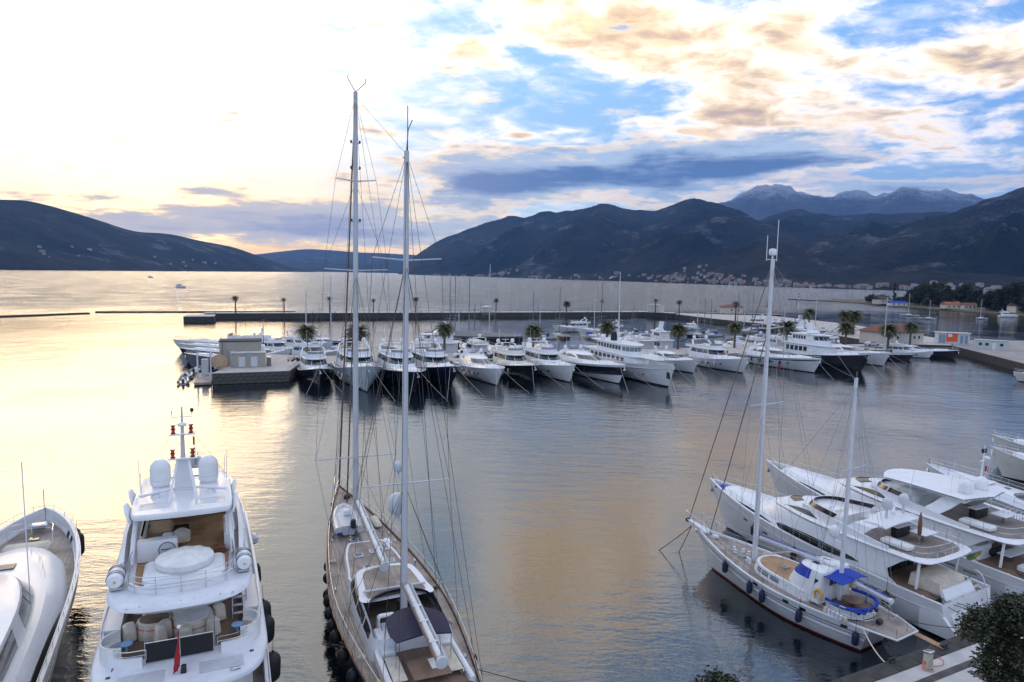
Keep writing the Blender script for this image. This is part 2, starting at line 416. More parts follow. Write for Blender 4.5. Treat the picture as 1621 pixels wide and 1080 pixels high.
r_snow = Range([(1040, 345), (1110, 330), (1150, 316), (1185, 303), (1215, 300), (1240, 296), (1275, 301), (1310, 313), (1335, 312), (1365, 307), (1380, 309), (1405, 301), (1432, 293), (1462, 298), (1485, 301), (1530, 312), (1600, 316), (1800, 322), (2300, 330)],
               [(1000, 7000), (2300, 7000)], [(1000, 12500), (2300, 12500)], .42, 2400, 3.3, 1.15, .22)
r_far = Range([(330, 404), (400, 403), (440, 399), (480, 395), (520, 396), (560, 399), (610, 401), (660, 404), (760, 404)],
              [(300, 8500), (800, 8500)], [(300, 13000), (800, 13000)], .16, 2500, 9.1)
r_left = Range([(-2400, 250), (-1200, 275), (-500, 300), (-200, 312), (0, 316), (40, 318), (90, 329), (150, 347), (210, 365), (270, 371), (320, 382), (370, 392), (405, 404), (440, 416), (470, 425), (500, 429.2)],
               [(-2400, 2600), (-400, 2600), (0, 3000), (250, 3900), (400, 5200), (500, 7000)], [(-2400, 3900), (-400, 4000), (0, 4600), (250, 5400), (400, 6300), (500, 7300)], .14, 1500, 5.5, .95)
r_main = Range([(630, 433), (645, 420), (658, 404), (690, 382), (720, 368), (750, 358), (780, 349), (810, 341), (835, 345), (865, 337), (900, 333), (930, 329), (952, 325), (985, 333), (1010, 337), (1040, 334), (1065, 325), (1095, 314), (1125, 319), (1160, 330), (1200, 346), (1240, 366), (1290, 398), (1340, 430), (1380, 449)],
               [(620, 5600), (700, 4700), (850, 3500), (1000, 2720), (1150, 2250), (1300, 1900), (1400, 1850)], [(620, 6000), (700, 6200), (850, 6000), (1000, 5400), (1100, 5200), (1300, 3200), (1400, 2200)], .50, 1150, 1.7)
r_mid = Range([(1130, 380), (1180, 356), (1225, 341), (1250, 335), (1290, 339), (1330, 342), (1380, 338), (1440, 336), (1480, 338), (1530, 334), (1600, 330), (1750, 330)],
              [(1100, 3400), (1300, 2300), (1750, 2200)], [(1100, 5600), (1350, 5900), (1750, 5600)], .48, 900, 12.2)
r_right = Range([(1255, 446), (1300, 425), (1350, 400), (1400, 380), (1450, 356), (1500, 338), (1535, 325), (1570, 312), (1621, 299), (1700, 290), (1850, 280), (2100, 262), (2600, 250), (3400, 250)],
                [(1250, 1950), (1350, 1900), (1450, 1850), (1621, 1780), (2600, 1500), (3400, 1300)], [(1250, 2300), (1350, 2800), (1450, 3300), (1621, 3900), (2600, 3400), (3400, 3000)], .42, 620, 7.9)
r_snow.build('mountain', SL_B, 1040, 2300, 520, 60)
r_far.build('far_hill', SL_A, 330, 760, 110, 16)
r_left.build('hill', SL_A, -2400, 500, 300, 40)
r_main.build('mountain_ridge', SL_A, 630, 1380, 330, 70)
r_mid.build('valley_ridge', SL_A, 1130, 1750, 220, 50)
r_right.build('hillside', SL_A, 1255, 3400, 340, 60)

# ------------------------------------------------------------------ haze
def make_haze():
    b = MB(); b.box((0, 7200, 1200), (32400, 15400+800*2, 2402+0.0))
    m = bpy.data.materials.new('evening haze'); m.use_nodes = True; t = m.node_tree; t.nodes.clear()
    o = t.nodes.new('ShaderNodeOutputMaterial'); v = t.nodes.new('ShaderNodeVolumePrincipled')
    v.inputs['Color'].default_value = (.18, .42, 1.0, 1); v.inputs['Density'].default_value = 5.4e-5; v.inputs['Anisotropy'].default_value = .35
    t.links.new(v.outputs[0], o.inputs['Volume'])
    tag(b.build('haze', m, None, 0), 'pale blue evening haze over the bay', None, None, 'stuff')
make_haze()
# ------------------------------------------------------------------ boat building kit (local frame: +Y to the bow, X to starboard, Z up, origin at stern on the waterline)
def smooth01(t): t = max(0.0, min(1.0, t)); return t*t*(3-2*t)
class Hull:
    def __init__(s, L, B, zb, zs, rake=2.0, draft=.9, p=2.3, tw=.85, trans=0.0, em=.2, eb=.85, sp=1.8, round_bow=.0, wide=.42):
        s.L, s.B, s.zb, s.zs, s.rake, s.draft, s.p, s.tw, s.trans, s.em, s.eb, s.sp, s.rb, s.wide = L, B, zb, zs, rake, draft, p, tw, trans, em, eb, sp, round_bow, wide; s.y0 = 0.0
    def half(s, t):
        u = max(0.0, (t-s.wide)/(1-s.wide)); k = (1-u**s.p)
        if s.rb: k = max(k, 0)**(1-s.rb)
        return max(.02, s.B/2*(s.tw+(1-s.tw)*math.sin(min(1, t/.42)*math.pi/2))*k)
    def sheer(s, t): return s.zs + (s.zb-s.zs)*max(0.0, t)**s.sp
    def P(s, t, q, side=1, off=0.0):
        t = max(0.0, min(1.0, t)); h = s.sheer(t); z = -s.draft + (h+s.draft)*q
        e = lerp(s.em, s.eb, smooth01((t-.3)/.7))
        x = s.half(t)*max(q, .001)**e
        y = t*s.L - s.rake*(max(0, 1-q))**1.2*t**4 + s.trans*(1-q)*(1-t)**8
        return Vector((side*(x+off), y+s.y0, z))
    def at(s, t, z, side=1, off=0.0): return s.P(t, (z+s.draft)/(s.sheer(t)+s.draft), side, off)
    def edge(s, t, side=1, inset=0.0, dz=0.0):
        v = s.P(t, 1, side); v.x = side*max(0.0, abs(v.x)-inset); v.z += dz; return v
    def ts(s, n, a=0.0, b=1.0): return [a+(b-a)*(1-(1-i/n)**1.35) for i in range(n+1)]
    def build(s, root, m, n=26, mm=7):
        b = MB(); rows = []
        for t in s.ts(n):
            qs = [1-(j/mm) for j in range(mm)] + [0.0]
            rows.append([s.P(t, q, -1) for q in qs] + [s.P(t, q, 1) for q in qs[::-1]])
        b.quad_strip(rows); b.ngon(rows[0], True)
        return b.build('hull', m, root, 50)
    def band(s, root, name, m, z0, z1, n=22, t0=0.0, t1=1.0, rel=False, off=.012):
        b = MB(); nz = 1 if abs(z1-z0) < .5 else 8; n = n if nz == 1 else 40
        for sd in (-1, 1):
            rows = []
            for t in s.ts(n, t0, t1):
                h = s.sheer(t); a, c = (h+z0, h+z1) if rel else (z0, z1)
                rows.append([s.at(t, a, sd, -.03)] + [s.at(t, lerp(a, c, k/nz), sd, off) for k in range(nz+1)] + [s.at(t, c, sd, -.03)])
            b.quad_strip(rows, False, sd < 0)
        if t0 == 0 and not rel:
            b.quad_strip([[s.at(0, z0, -1)+Vector((0, -.012, 0)), s.at(0, z0, 1)+Vector((0, -.012, 0))], [s.at(0, z1, -1)+Vector((0, -.012, 0)), s.at(0, z1, 1)+Vector((0, -.012, 0))]])
        return b.build(name, m, root, 40)
    def deck(s, root, m, bulw=0.0, t0=0.0, t1=.985, n=22, name='deck', inset=.1, camber=.05):
        b = MB(); rows = []
        for t in s.ts(n, t0, t1):
            e = s.edge(t, 1, inset, -bulw)
            rows.append([Vector((e.x*k, e.y, e.z + camber*(1-k*k))) for k in (-1, -.66, -.33, 0, .33, .66, 1)])
        b.quad_strip(rows); return b.build(name, m, root, 40)
    def gunwale(s, root, m, bulw=.0, w=.16, n=26, name='gunwale', t0=0.0, h=.05, t1=1.0):
        b = MB()
        for sd in (-1, 1):
            rows = []
            for t in s.ts(n, t0, t1):
                o = s.edge(t, sd, -.03, 0); i = s.edge(t, sd, w, 0)
                rows.append([o+Vector((0, 0, -h)), o+Vector((0, 0, .025)), i+Vector((0, 0, .025)), i+Vector((0, 0, -bulw-.03))])
            b.quad_strip(rows, False, sd < 0)
        return b.build(name, m, root, 40)
    def rail(s, root, h=.7, t0=.45, t1=.99, posts=9, r=.018, mid=True, m=None, inset=.12, close=True, name='rail', n=18):
        b = MB(); ends = []
        for sd in (-1, 1):
            ts = [lerp(t0, t1, i/n) for i in range(n+1)]
            top = [s.edge(t, sd, inset, h) for t in ts]; b.tube(top, r, 5)
            if mid: b.tube([s.edge(t, sd, inset, h*.5) for t in ts], r*.7, 4)
            for i in range(posts):
                t = lerp(t0, t1, i/(posts-1)); b.tube([s.edge(t, sd, inset, 0), s.edge(t, sd, inset, h)], r*.9, 5)
            ends.append(top[-1])
        if close: b.tube([ends[0], (ends[0]+ends[1])/2+Vector((0, .1, 0)), ends[1]], r, 5)
        return b.build(name, m or STEEL, root, 40)
def outl(y0, yf, y1, wa, wf, z, k=5, mcount=8, pw=1.0, ra=.0):
    R_ = []
    if ra: R_ += [Vector((wa/2-ra, y0, 0))]
    for i in range(k+1):
        t = i/k; R_.append(Vector((lerp(wa, wf, t)/2, lerp(y0+ra, yf, t), 0)))
    for j in range(1, mcount+1):
        a = math.pi/2*j/mcount
        R_.append(Vector((wf/2*max(0, math.cos(a))**pw, yf+(y1-yf)*math.sin(a), 0)))
    full = R_ + [Vector((-p.x, p.y, 0)) for p in R_[-2::-1]]
    for p in full: p.z = z(p.y) if callable(z) else z
    return full
class House:
    """stack of outlines; S(i, f, a) is a point on the wall between ring a and a+1 at ring index i and height f"""
    def __init__(s, rings): s.r = rings; s.n = len(rings[0])
    def build(s, root, name, m, cap=True, sm=40):
        b = MB(); b.loft(s.r, False, cap); return b.build(name, m, root, sm)
    def S(s, i, f, a=0):
        i = max(0, min(s.n-1.0001, i)); j = int(i); t = i-j
        A = s.r[a][j].lerp(s.r[a][j+1], t); B = s.r[a+1][j].lerp(s.r[a+1][j+1], t)
        return A.lerp(B, f)
    def pane(s, root, i0, i1, f0, f1, m, a=0, name='window', nu=8, off=.015):
        return pane(root, lambda u, v: s.S(u, v, a), i0, i1, f0, f1, m, name, nu, off)
    def sides(s, root, spans, f0, f1, m, a=0, name='window', off=.015):
        for i0, i1 in spans:
            s.pane(root, i0, i1, f0, f1, m, a, name, off=off); s.pane(root, s.n-1-i1, s.n-1-i0, f0, f1, m, a, name, off=off)
def pane(root, S, u0, u1, v0, v1, m, name='window', nu=8, off=.015, nv=2, flip=None):
    lo = v0 if callable(v0) else (lambda t: v0); hi = v1 if callable(v1) else (lambda t: v1)
    G = []; Nn = []
    for j in range(nv+1):
        for i in range(nu+1):
            t = i/nu; u = lerp(u0, u1, t); v = lerp(lo(t), hi(t), j/nv)
            p = S(u, v); du = S(u+.02*(u1-u0), v)-S(u-.02*(u1-u0), v); dv = S(u, v+.02)-S(u, v-.02)
            nn = du.cross(dv)
            if nn.length < 1e-9: nn = Vector((1, 0, 0))
            nn.normalize(); G.append(p); Nn.append(nn)
    c = sum(G, Vector())/len(G)
    ref = Vector((c.x, 0, .3)) if abs(c.x) > .35 else Vector((c.x, 1, .3))
    sgn = 1 if sum(Nn, Vector()).dot(ref) > 0 else -1
    if flip: sgn = flip
    b = MB(); w = nu+1
    rows = [[G[j*w+i] + Nn[j*w+i]*sgn*off for i in range(w)] for j in range(nv+1)]
    b.quad_strip(rows, False, sgn < 0)
    idx = [(0, i) for i in range(w)] + [(j, nu) for j in range(1, nv+1)] + [(nv, i) for i in range(nu-1, -1, -1)] + [(j, 0) for j in range(nv-1, 0, -1)]
    outer = [rows[j][i] for j, i in idx]; inner = [G[j*w+i] - Nn[j*w+i]*sgn*.02 for j, i in idx]
    b.quad_strip([inner, outer], True, sgn < 0)
    return b.build(name, m, root, 30)
def dome(root, c, r, m=WHITE, name='satellite_dome', tall=1.0, ped=0.0, n=16):
    b = MB(); pr = []
    if ped: pr += [(r*.25, -ped), (r*.25, -.02)]
    pr += [(r*.80, 0), (r*.92, r*.12), (r, r*.35), (r, r*.35+r*.7*tall)]
    z0 = r*.35+r*.7*tall
    pr += [(r*math.cos(a), z0 + r*math.sin(a)) for a in (R(18), R(36), R(54), R(70), R(82))] + [(.01, z0+r)]
    b.lathe(pr, c, n); return b.build(name, m, root, 40)
def ringwall(root, name, m, out_pts, h, th=.1, open_=True):
    """upright wall that follows a line of points (coaming, bulwark)"""
    b = MB(); n = len(out_pts); rows = []
    for i, p in enumerate(out_pts):
        t = (out_pts[min(i+1, n-1)]-out_pts[max(i-1, 0)]); t.z = 0; t.normalize(); nn = Vector((-t.y, t.x, 0))
        hh = h(i/(n-1)) if callable(h) else h
        rows.append([p, p+Vector((0, 0, hh)), p+nn*th+Vector((0, 0, hh)), p+nn*th])
    b.quad_strip(rows); b.ngon(rows[0], True); b.ngon(rows[-1]); return b.build(name, m, root, 40)
def posts_rail(root, pts, h, posts, r=.018, mid=1, m=None, name='rail', n=5):
    pts = [Vector(p) for p in pts]; b = MB(); up = Vector((0, 0, h))
    b.tube([p+up for p in pts], r, n)
    for k in range(mid): b.tube([p+up*((k+1)/(mid+1)) for p in pts], r*.65, 4)
    L = [0]
    for a, c in zip(pts, pts[1:]): L.append(L[-1]+(c-a).length)
    for i in range(posts):
        d = L[-1]*i/(posts-1); j = max(q for q in range(len(L)) if L[q] <= d+1e-6); j = min(j, len(pts)-2)
        t = (d-L[j])/max(1e-6, L[j+1]-L[j]); p = pts[j].lerp(pts[j+1], t); b.tube([p, p+up], r*.9, n)
    return b.build(name, m or STEEL, root, 40)
def plate(root, name, m, outline, z0, z1, sm=40, bev=.0):
    b = MB(); lo = [Vector((p.x, p.y, p.z+z0)) for p in outline]; hi = [Vector((p.x, p.y, p.z+z1)) for p in outline]
    if bev:
        c = sum(outline, Vector())/len(outline)
        def inn(ps): return [p + (Vector((c.x, c.y, p.z))-p).normalized()*bev for p in ps]
        dz = Vector((0, 0, min(bev, (z1-z0)*.45)))
        b.loft([inn(lo), [p+dz for p in lo], [p-dz for p in hi], inn(hi)], True, True)
    else: b.loft([lo, hi], True, True)
    return b.build(name, m, root, sm)
def world_pt(root, p):
    return root.matrix_basis @ Vector(p)
FEND = {}
def fender(boat, p, r, h, m, label, group, kind='ball'):
    key = (round(r, 2), round(h, 2), m.name)
    if key not in FEND:
        b = MB()
        b.lathe([(.02, -h/2), (r*.55, -h/2+r*.18), (r*.9, -h/2+r*.55), (r, -h/2+r*.95), (r, h/2-r*.95), (r*.86, h/2-r*.5), (r*.5, h/2-r*.12), (r*.16, h/2), (r*.16, h/2+.08), (.015, h/2+.1), (.012, h/2+.55), (.01, h/2+.9)], n=12)
        FEND[key] = b.mesh('fender', m, 50)
    o = bpy.data.objects.new('fender', FEND[key]); COL.objects.link(o); o.location = world_pt(boat, p); o.rotation_euler = (random.uniform(-.05, .05), random.uniform(-.05, .05), random.random()*6)
    return tag(o, label, 'fender', group)
def line_obj(name, pts, r, m, label, cat='rope', sag=0.0, n=12, group=None):
    a, c = Vector(pts[0]), Vector(pts[-1])
    if len(pts) == 2:
        pts = [a.lerp(c, i/n) - Vector((0, 0, sag*4*(i/n)*(1-i/n))) for i in range(n+1)]
    b = MB(); b.tube(pts, r, 5); o = b.build(name, m, None, 60)
    return tag(o, label, cat, group)

# ------------------------------------------------------------------ motor yachts of the marina
def motor_yacht(name, label, group, bow, th, L, B, hm=None, up=None, style='fly', glass=None, zb=None, zs=None, canopy=None, stripe=None, windows=4, boot=None,
                domes=2, dm=None, fend=None, scl=None):
    """bow: world XY of the stem head; th: heading in degrees (counter-clockwise from +Y)"""
    hm, up, glass = hm or WHITE, up or WHITE, glass or GLASS
    zb = zb or .115*L*.9+.2; zs = zs or .075*L*.9
    hd = Vector((-math.sin(R(th)), math.cos(R(th)), 0)); o = Vector((bow[0], bow[1], 0)) - hd*L
    root = thing(name, label, 'yacht', o, R(th), group)
    if scl: root.scale = scl
    H = Hull(L, B, zb, zs, rake=.11*L, draft=.8, p=2.4, tw=.9, trans=-.4, em=.2, eb=.8, sp=1.7)
    H.build(root, hm); H.band(root, 'boot_stripe', boot or ANTIF, -.1, .16)
    H.deck(root, TEAK if style != 'sport' else WHITE2, .12); H.gunwale(root, up, .12, .2)
    if stripe: H.band(root, 'hull_stripe', stripe, -.55, -.32, rel=True)
    z = lambda t: H.sheer(t)-.1
    zd = z(.35)
    b = MB(); b.box((0, -.45, .35), (B*.8, 1.2, .14), bev=.05); b.build('swim_platform', TEAK, root)
    # cabin sole forward: coachroof that runs out over the foredeck
    fz = lambda y: z(min(1, y/L))
    cr = House([outl(.50*L, .68*L, .88*L, .66*B, .52*B, lambda y: fz(y)-.05), outl(.50*L, .67*L, .865*L, .60*B, .44*B, lambda y: fz(y)+.32), outl(.50*L, .66*L, .84*L, .48*B, .34*B, lambda y: fz(y)+.45)])
    cr.build(root, 'coachroof', up)
    b = MB(); b.box((0, .73*L, fz(.73*L)+.48), (B*.30, .10*L, .1), bev=.04); b.build('sun_pad', CREAMC if up is CREAM else WHITEC, root)
    b = MB()
    for sx in (-.12, .12): b.box((sx*B, .63*L, fz(.63*L)+.46), (.5, .5, .05), bev=.02)
    b.build('hatch', glass, root)
    # portholes in the topsides
    for sd in (-1, 1):
        for i in range(windows):
            t = .34 + .36*i/max(1, windows-1)
            zz = H.sheer(t)*.56
            pane(root, lambda u, v, sd=sd: H.at(u, v, sd), t-.4/L, t+.4/L, zz-.13, zz+.13, GLASS, 'porthole', 4, .012)
    if style == 'fly':
        y0, yf, y1 = .13*L, .42*L, .60*L
        Hs = House([outl(y0, yf, y1+.05*L, .80*B, .74*B, zd-.05), outl(y0, yf, y1, .79*B, .72*B, zd+.95), outl(y0, yf-.02*L, y1-.085*L, .72*B, .60*B, zd+1.95)])
        Hs.build(root, 'deckhouse', up); n2 = Hs.n
        Hs.sides(root, ((.6, 2.3), (2.45, 4.2), (4.35, 6.2)), .18, .86, glass, 1)
        for a, c in ((6.5, 9.0), (9.15, 2*13-9.15-.0), ):
            pass
        mid_i = (n2-1)/2
        for a, c in ((mid_i-6.3, mid_i-2.2), (mid_i-2.0, mid_i+2.0), (mid_i+2.2, mid_i+6.3)): Hs.pane(root, a, c, .15, .9, glass, 1, 'windscreen_pane')
        fl = outl(.03*L, yf-.01*L, y1-.05*L, .80*B, .66*B, 0, ra=.4); zt = zd+1.95
        plate(root, 'flybridge_deck', up, fl, zt+.004, zt+.16, bev=.05)
        wl = [Vector((p.x*.93, p.y*.97+.35, zt+.15)) for p in outl(.04*L, yf-.03*L, y1-.09*L, .80*B, .62*B, 0)]
        ringwall(root, 'flybridge_coaming', up, wl, lambda u: .25+.45*smooth01(1-abs(2*u-1)*.75+.1), .1)
        q = len(wl)//2; ws = [p+Vector((0, 0, .68)) for p in wl[q-5:q+6]]
        b = MB(); b.quad_strip([[p, p+Vector((0, -.28, .38)), p+Vector((0, -.31, .38)), p+Vector((0, -.03, 0))] for p in ws]); b.build('flybridge_windscreen', canopy or GLASSL, root)
        b = MB(); b.box((0, .36*L, zt+.5), (B*.45, 1.1, .65), bev=.1, top=(.9, .7)); b.build('helm_console', up, root)
        b = MB(); b.box((-.18*B, .2*L, zt+.38), (.22*B, .13*L, .45), bev=.1); b.box((.18*B, .22*L, zt+.38), (.22*B, .09*L, .45), bev=.1); b.build('sofa', CREAMC, root)
        ya, za = .15*L, zt+.2; w = .36*B
        b = MB(); rows = []
        for x, zz, dy in ((-w, 0, .9), (-w*.97, .7, .25), (-w*.88, 1.25, -.2), (-w*.6, 1.42, -.35), (0, 1.46, -.38), (w*.6, 1.42, -.35), (w*.88, 1.25, -.2), (w*.97, .7, .25), (w, 0, .9)):
            k = .55 if zz < 1 else .4
            rows.append([Vector((x*1.04, ya+dy, za+zz)), Vector((x*1.04, ya+dy+k, za+zz)), Vector((x*.93, ya+dy+k, za+zz*.93)), Vector((x*.93, ya+dy, za+zz*.93))])
        n4 = [r_ for r_ in rows]; b.loft(n4, True, True); b.build('radar_arch', up, root)
        zt2 = za+1.46
        posts_rail(root, [(-.37*B, .12*L, zt+.15), (-.37*B, .05*L, zt+.15), (.0, .035*L, zt+.15), (.37*B, .05*L, zt+.15), (.37*B, .12*L, zt+.15)], .8, 7)
    elif style == 'sport':
        y0, yf, y1 = .14*L, .36*L, .66*L
        Hs = House([outl(y0, yf, y1, .78*B, .72*B, zd-.05, pw=.8), outl(y0, yf-.01*L, y1-.05*L, .74*B, .66*B, zd+.75, pw=.8), outl(y0+.01*L, yf-.05*L, y1-.19*L, .62*B, .54*B, zd+1.5, pw=.8), outl(y0+.03*L, yf-.07*L, y1-.24*L, .46*B, .40*B, zd+1.66, pw=.8)])
        Hs.build(root, 'deckhouse', up); mid_i = (Hs.n-1)/2
        Hs.sides(root, ((1.2, 3.3), (3.45, 6.6)), lambda u: .12+.1*u, lambda u: .75*math.sin(math.pi*min(1, .25+u*.55)), glass, 1)
        for a, c in ((mid_i-5.6, mid_i-.12), (mid_i+.12, mid_i+5.6)): Hs.pane(root, a, c, .1, .9, glass, 1, 'windscreen_pane')
        zt2 = zd+1.66; ya = .2*L; za = zd+1.3
        b = MB(); w = .33*B
        b.loft([[Vector((x*s_, ya-.2+dy, za+zz)) for s_, dy in ((1.05, 0), (1.05, .8), (.9, .8), (.9, 0))] for x, zz in ((-w, -.3), (-w*.9, .5), (-w*.5, .62), (w*.5, .62), (w*.9, .5), (w, -.3))], True, True); b.build('radar_arch', up, root)
        zt2 = za+.62
        b = MB(); b.box((0, .08*L, zd+.25), (B*.55, .08*L, .5), bev=.12); b.build('cockpit_sofa', CREAMC, root)
    elif style == 'tri':
        y0 = .10*L
        H1 = House([outl(y0, .42*L, .60*L, .78*B, .72*B, zd-.05), outl(y0, .42*L, .58*L, .77*B, .70*B, zd+2.1)]); H1.build(root, 'main_deckhouse', up)
        H1.sides(root, [(.3+k*.86, .95+k*.86) for k in range(5)], .35, .82, glass, 0)
        plate(root, 'boat_deck', up, outl(.04*L, .44*L, .64*L, .86*B, .76*B, 0, ra=.4), zd+2.1, zd+2.3, bev=.06)
        H2 = House([outl(.17*L, .38*L, .52*L, .64*B, .60*B, zd+2.3), outl(.17*L, .38*L, .53*L, .64*B, .60*B, zd+3.2), outl(.17*L, .37*L, .49*L, .62*B, .55*B, zd+4.2)]); H2.build(root, 'wheelhouse', up)
        H2.sides(root, [(.3+k*.8, .9+k*.8) for k in range(5)], .05, .75, glass, 1); mid_i = (H2.n-1)/2
        for k in range(-3, 3): H2.pane(root, mid_i+k*2+.12, mid_i+k*2+1.88, .05, .8, glass, 1, 'windscreen_pane')
        plate(root, 'flybridge_deck', up, outl(.13*L, .38*L, .54*L, .70*B, .62*B, 0, ra=.4), zd+4.2, zd+4.36, bev=.05)
        b = MB(); b.loft([[Vector((sx*1.5, y, zz)) for sx, y in ((-.22, .28*L+dy), (.22, .28*L+dy), (.16, .28*L+1.2+dy*.6), (-.16, .28*L+1.2+dy*.6))] for zz, dy in ((zd+4.3, 0), (zd+6.6, -.9), (zd+6.7, -.95))], True, True); b.build('radar_mast', up, root)
        zt2 = zd+5.1; ya = .27*L
        posts_rail(root, [(-.36*B, .2*L, zd+2.3), (-.40*B, .06*L, zd+2.3), (0, .045*L, zd+2.3), (.40*B, .06*L, zd+2.3), (.36*B, .2*L, zd+2.3)], .9, 9)
        b = MB(); b.box((0, .33*L, zd+4.75), (.4*B, 1.6, .7), bev=.2, top=(.9, .7)); b.build('helm_console', up, root)
    for k in range(domes):
        sx = (-1 if k % 2 == 0 else 1)*.24*B*(1 if domes > 1 else 0)
        dome(root, (sx, ya-.1, zt2+.02), .34, dm or WHITE, n=10)
    b = MB(); b.tube([(0, ya, zt2-.05), (0, ya-.1, zt2+.5)], .05, 6); b.box((0, ya-.1, zt2+.55), (1.3, .16, .1), bev=.03); b.build('radar_scanner', WHITE2, root)
    b = MB(); b.tube([(.18*B, ya, zt2), (.2*B, ya-.5, zt2+2.6)], .016, 4); b.build('antenna', WHITE2, root)
    b = MB(); b.tube([(-.30*B, ya, zt2-.1), (-.32*B, ya-.4, zt2+1.9)], .014, 4); b.build('antenna', WHITE2, root)
    H.rail(root, .72, .40, .985, 10, .022)
    b = MB(); b.tube([H.edge(.985, 1, 0, -.25), H.at(1, H.sheer(1)-.5)+Vector((0, .06, 0))], .06, 6); b.box(H.at(1, H.sheer(1)-.7)+Vector((0, .04, 0)), (.46, .14, .4), top=(.3, 1)); b.build('anchor', STEEL, root)
    if fend:
        fm, ts_, flab = fend
        for t in ts_:
            sd = 1 if (Vector((math.cos(R(th)), math.sin(R(th)), 0)).dot(-o) > 0) else -1
            fender(root, H.at(t, H.sheer(t)*.55, sd, .2), .19, .9, fm, flab, flab)
    return root, H
def moor(root, H, label, n=2, sp=1.0, reach=9.0):
    for k in range(n):
        sd = -1 if k % 2 == 0 else 1
        a = world_pt(root, H.edge(.96, sd, .05, -.1)); hd = root.matrix_basis.to_3x3() @ Vector((sd*2.4*sp, reach, 0))
        c = a + hd; c.z = -.3
        line_obj('mooring_line', [a, c], .022, ROPE, label, 'rope', .25, 8, label)

# ------------------------------------------------------------------ small sailing yachts
def sail_yacht(name, label, group, bow, th, L, mast, hm=None, cover=None, spread=2, deckm=None, B=None, zb=None, canopy=None, boot=None):
    hm = hm or WHITE; B = B or L*.29
    hd = Vector((-math.sin(R(th)), math.cos(R(th)), 0)); o = Vector((bow[0], bow[1], 0)) - hd*L
    root = thing(name, label, 'sailboat', o, R(th), group)
    H = Hull(L, B, zb or .095*L, .07*L, rake=.09*L, draft=.6, p=2.0, tw=.72, trans=.3, em=.3, eb=.8, sp=1.6)
    H.build(root, hm, 18, 6); H.band(root, 'boot_stripe', boot or NAVYH, -.08, .12, 14); H.deck(root, deckm or TEAK, .04, n=14); H.gunwale(root, WHITE2, .04, .08, 16)
    z = lambda y: H.sheer(min(1, y/L))-.04
    cab = House([outl(.30*L, .48*L, .68*L, .52*B, .46*B, lambda y: z(y)-.03), outl(.30*L, .47*L, .66*L, .48*B, .42*B, lambda y: z(y)+.38), outl(.30*L, .46*L, .63*L, .40*B, .34*B, lambda y: z(y)+.48)])
    cab.build(root, 'cabin', WHITE); cab.sides(root, ((.7, 2.4), (2.8, 4.6)), .35, .8, GLASS, 0)
    b = MB(); b.box((0, .17*L, z(.17*L)+.02), (B*.42, .2*L, .08)); b.build('cockpit', TEAKD, root)
    b = MB(); b.loft([[Vector((x, y, zz)) for x, zz in ((-.26*B, z(.3*L)+.1), (-.22*B, z(.3*L)+1.1*k), (0, z(.3*L)+1.3*k), (.22*B, z(.3*L)+1.1*k), (.26*B, z(.3*L)+.1))] for y, k in ((.27*L, 1), (.33*L, .95), (.38*L, .5))], False, True); b.build('spray_hood', canopy or NAVYC, root)
    my = .56*L; mz = z(my)+.45; top = mz+mast
    b = MB(); b.tube([(0, my, mz-.4), (0, my-.05, top)], .15, 8, .10); m_ = b.build('mast', ALUD if int(L*10) % 2 else ALU, root)
    b = MB()
    for k in range(spread):
        zz = mz + mast*(k+1)/(spread+1); w = B*.42*(1-.18*k); b.tube([(-w, my-.25, zz), (0, my, zz+.05), (w, my-.25, zz)], .03, 5)
    b.build('spreader', ALU, m_)
    b = MB(); b.tube([(0, my-.12, top), (-.0, my-.1, top+.6)], .012, 4); b.box((0, my+.1, top+.1), (.06, .5, .04)); b.build('masthead_gear', BLACKP, m_)
    b = MB(); b.tube([(0, my-.15, mz+1.0), (0, .16*L, mz+1.05)], .07, 6); b.build('boom', ALU, root)
    b = MB(); b.tube([(0, my-.25, mz+1.22), (0, .4*L, mz+1.24), (0, .19*L, mz+1.15)], .17, 7, .08); b.build('sail_cover', cover or NAVYC, root)
    b = MB()
    b.tube([(0, my, top), H.edge(.99, 1, 0, .05)], .03, 4); b.tube([(0, my, top), H.edge(0.01, 1, 99, .05)], .014, 3)
    for sd in (-1, 1):
        e = H.edge(.54, sd, .06, .05)
        w1 = Vector((sd*B*.42, my-.25, mz+mast/(spread+1)))
        b.tube([(0, my, top), Vector((sd*B*.42*(1-.18*(spread-1)), my-.25, mz+mast*spread/(spread+1))), w1, e], .013, 3)
        b.tube([(0, my, mz+mast/(spread+1)), H.edge(.5, sd, .06, .05)], .012, 3)
    b.build('rigging', WIREL, root)
    H.rail(root, .6, .02, .98, 9, .015, True)
    return root, H

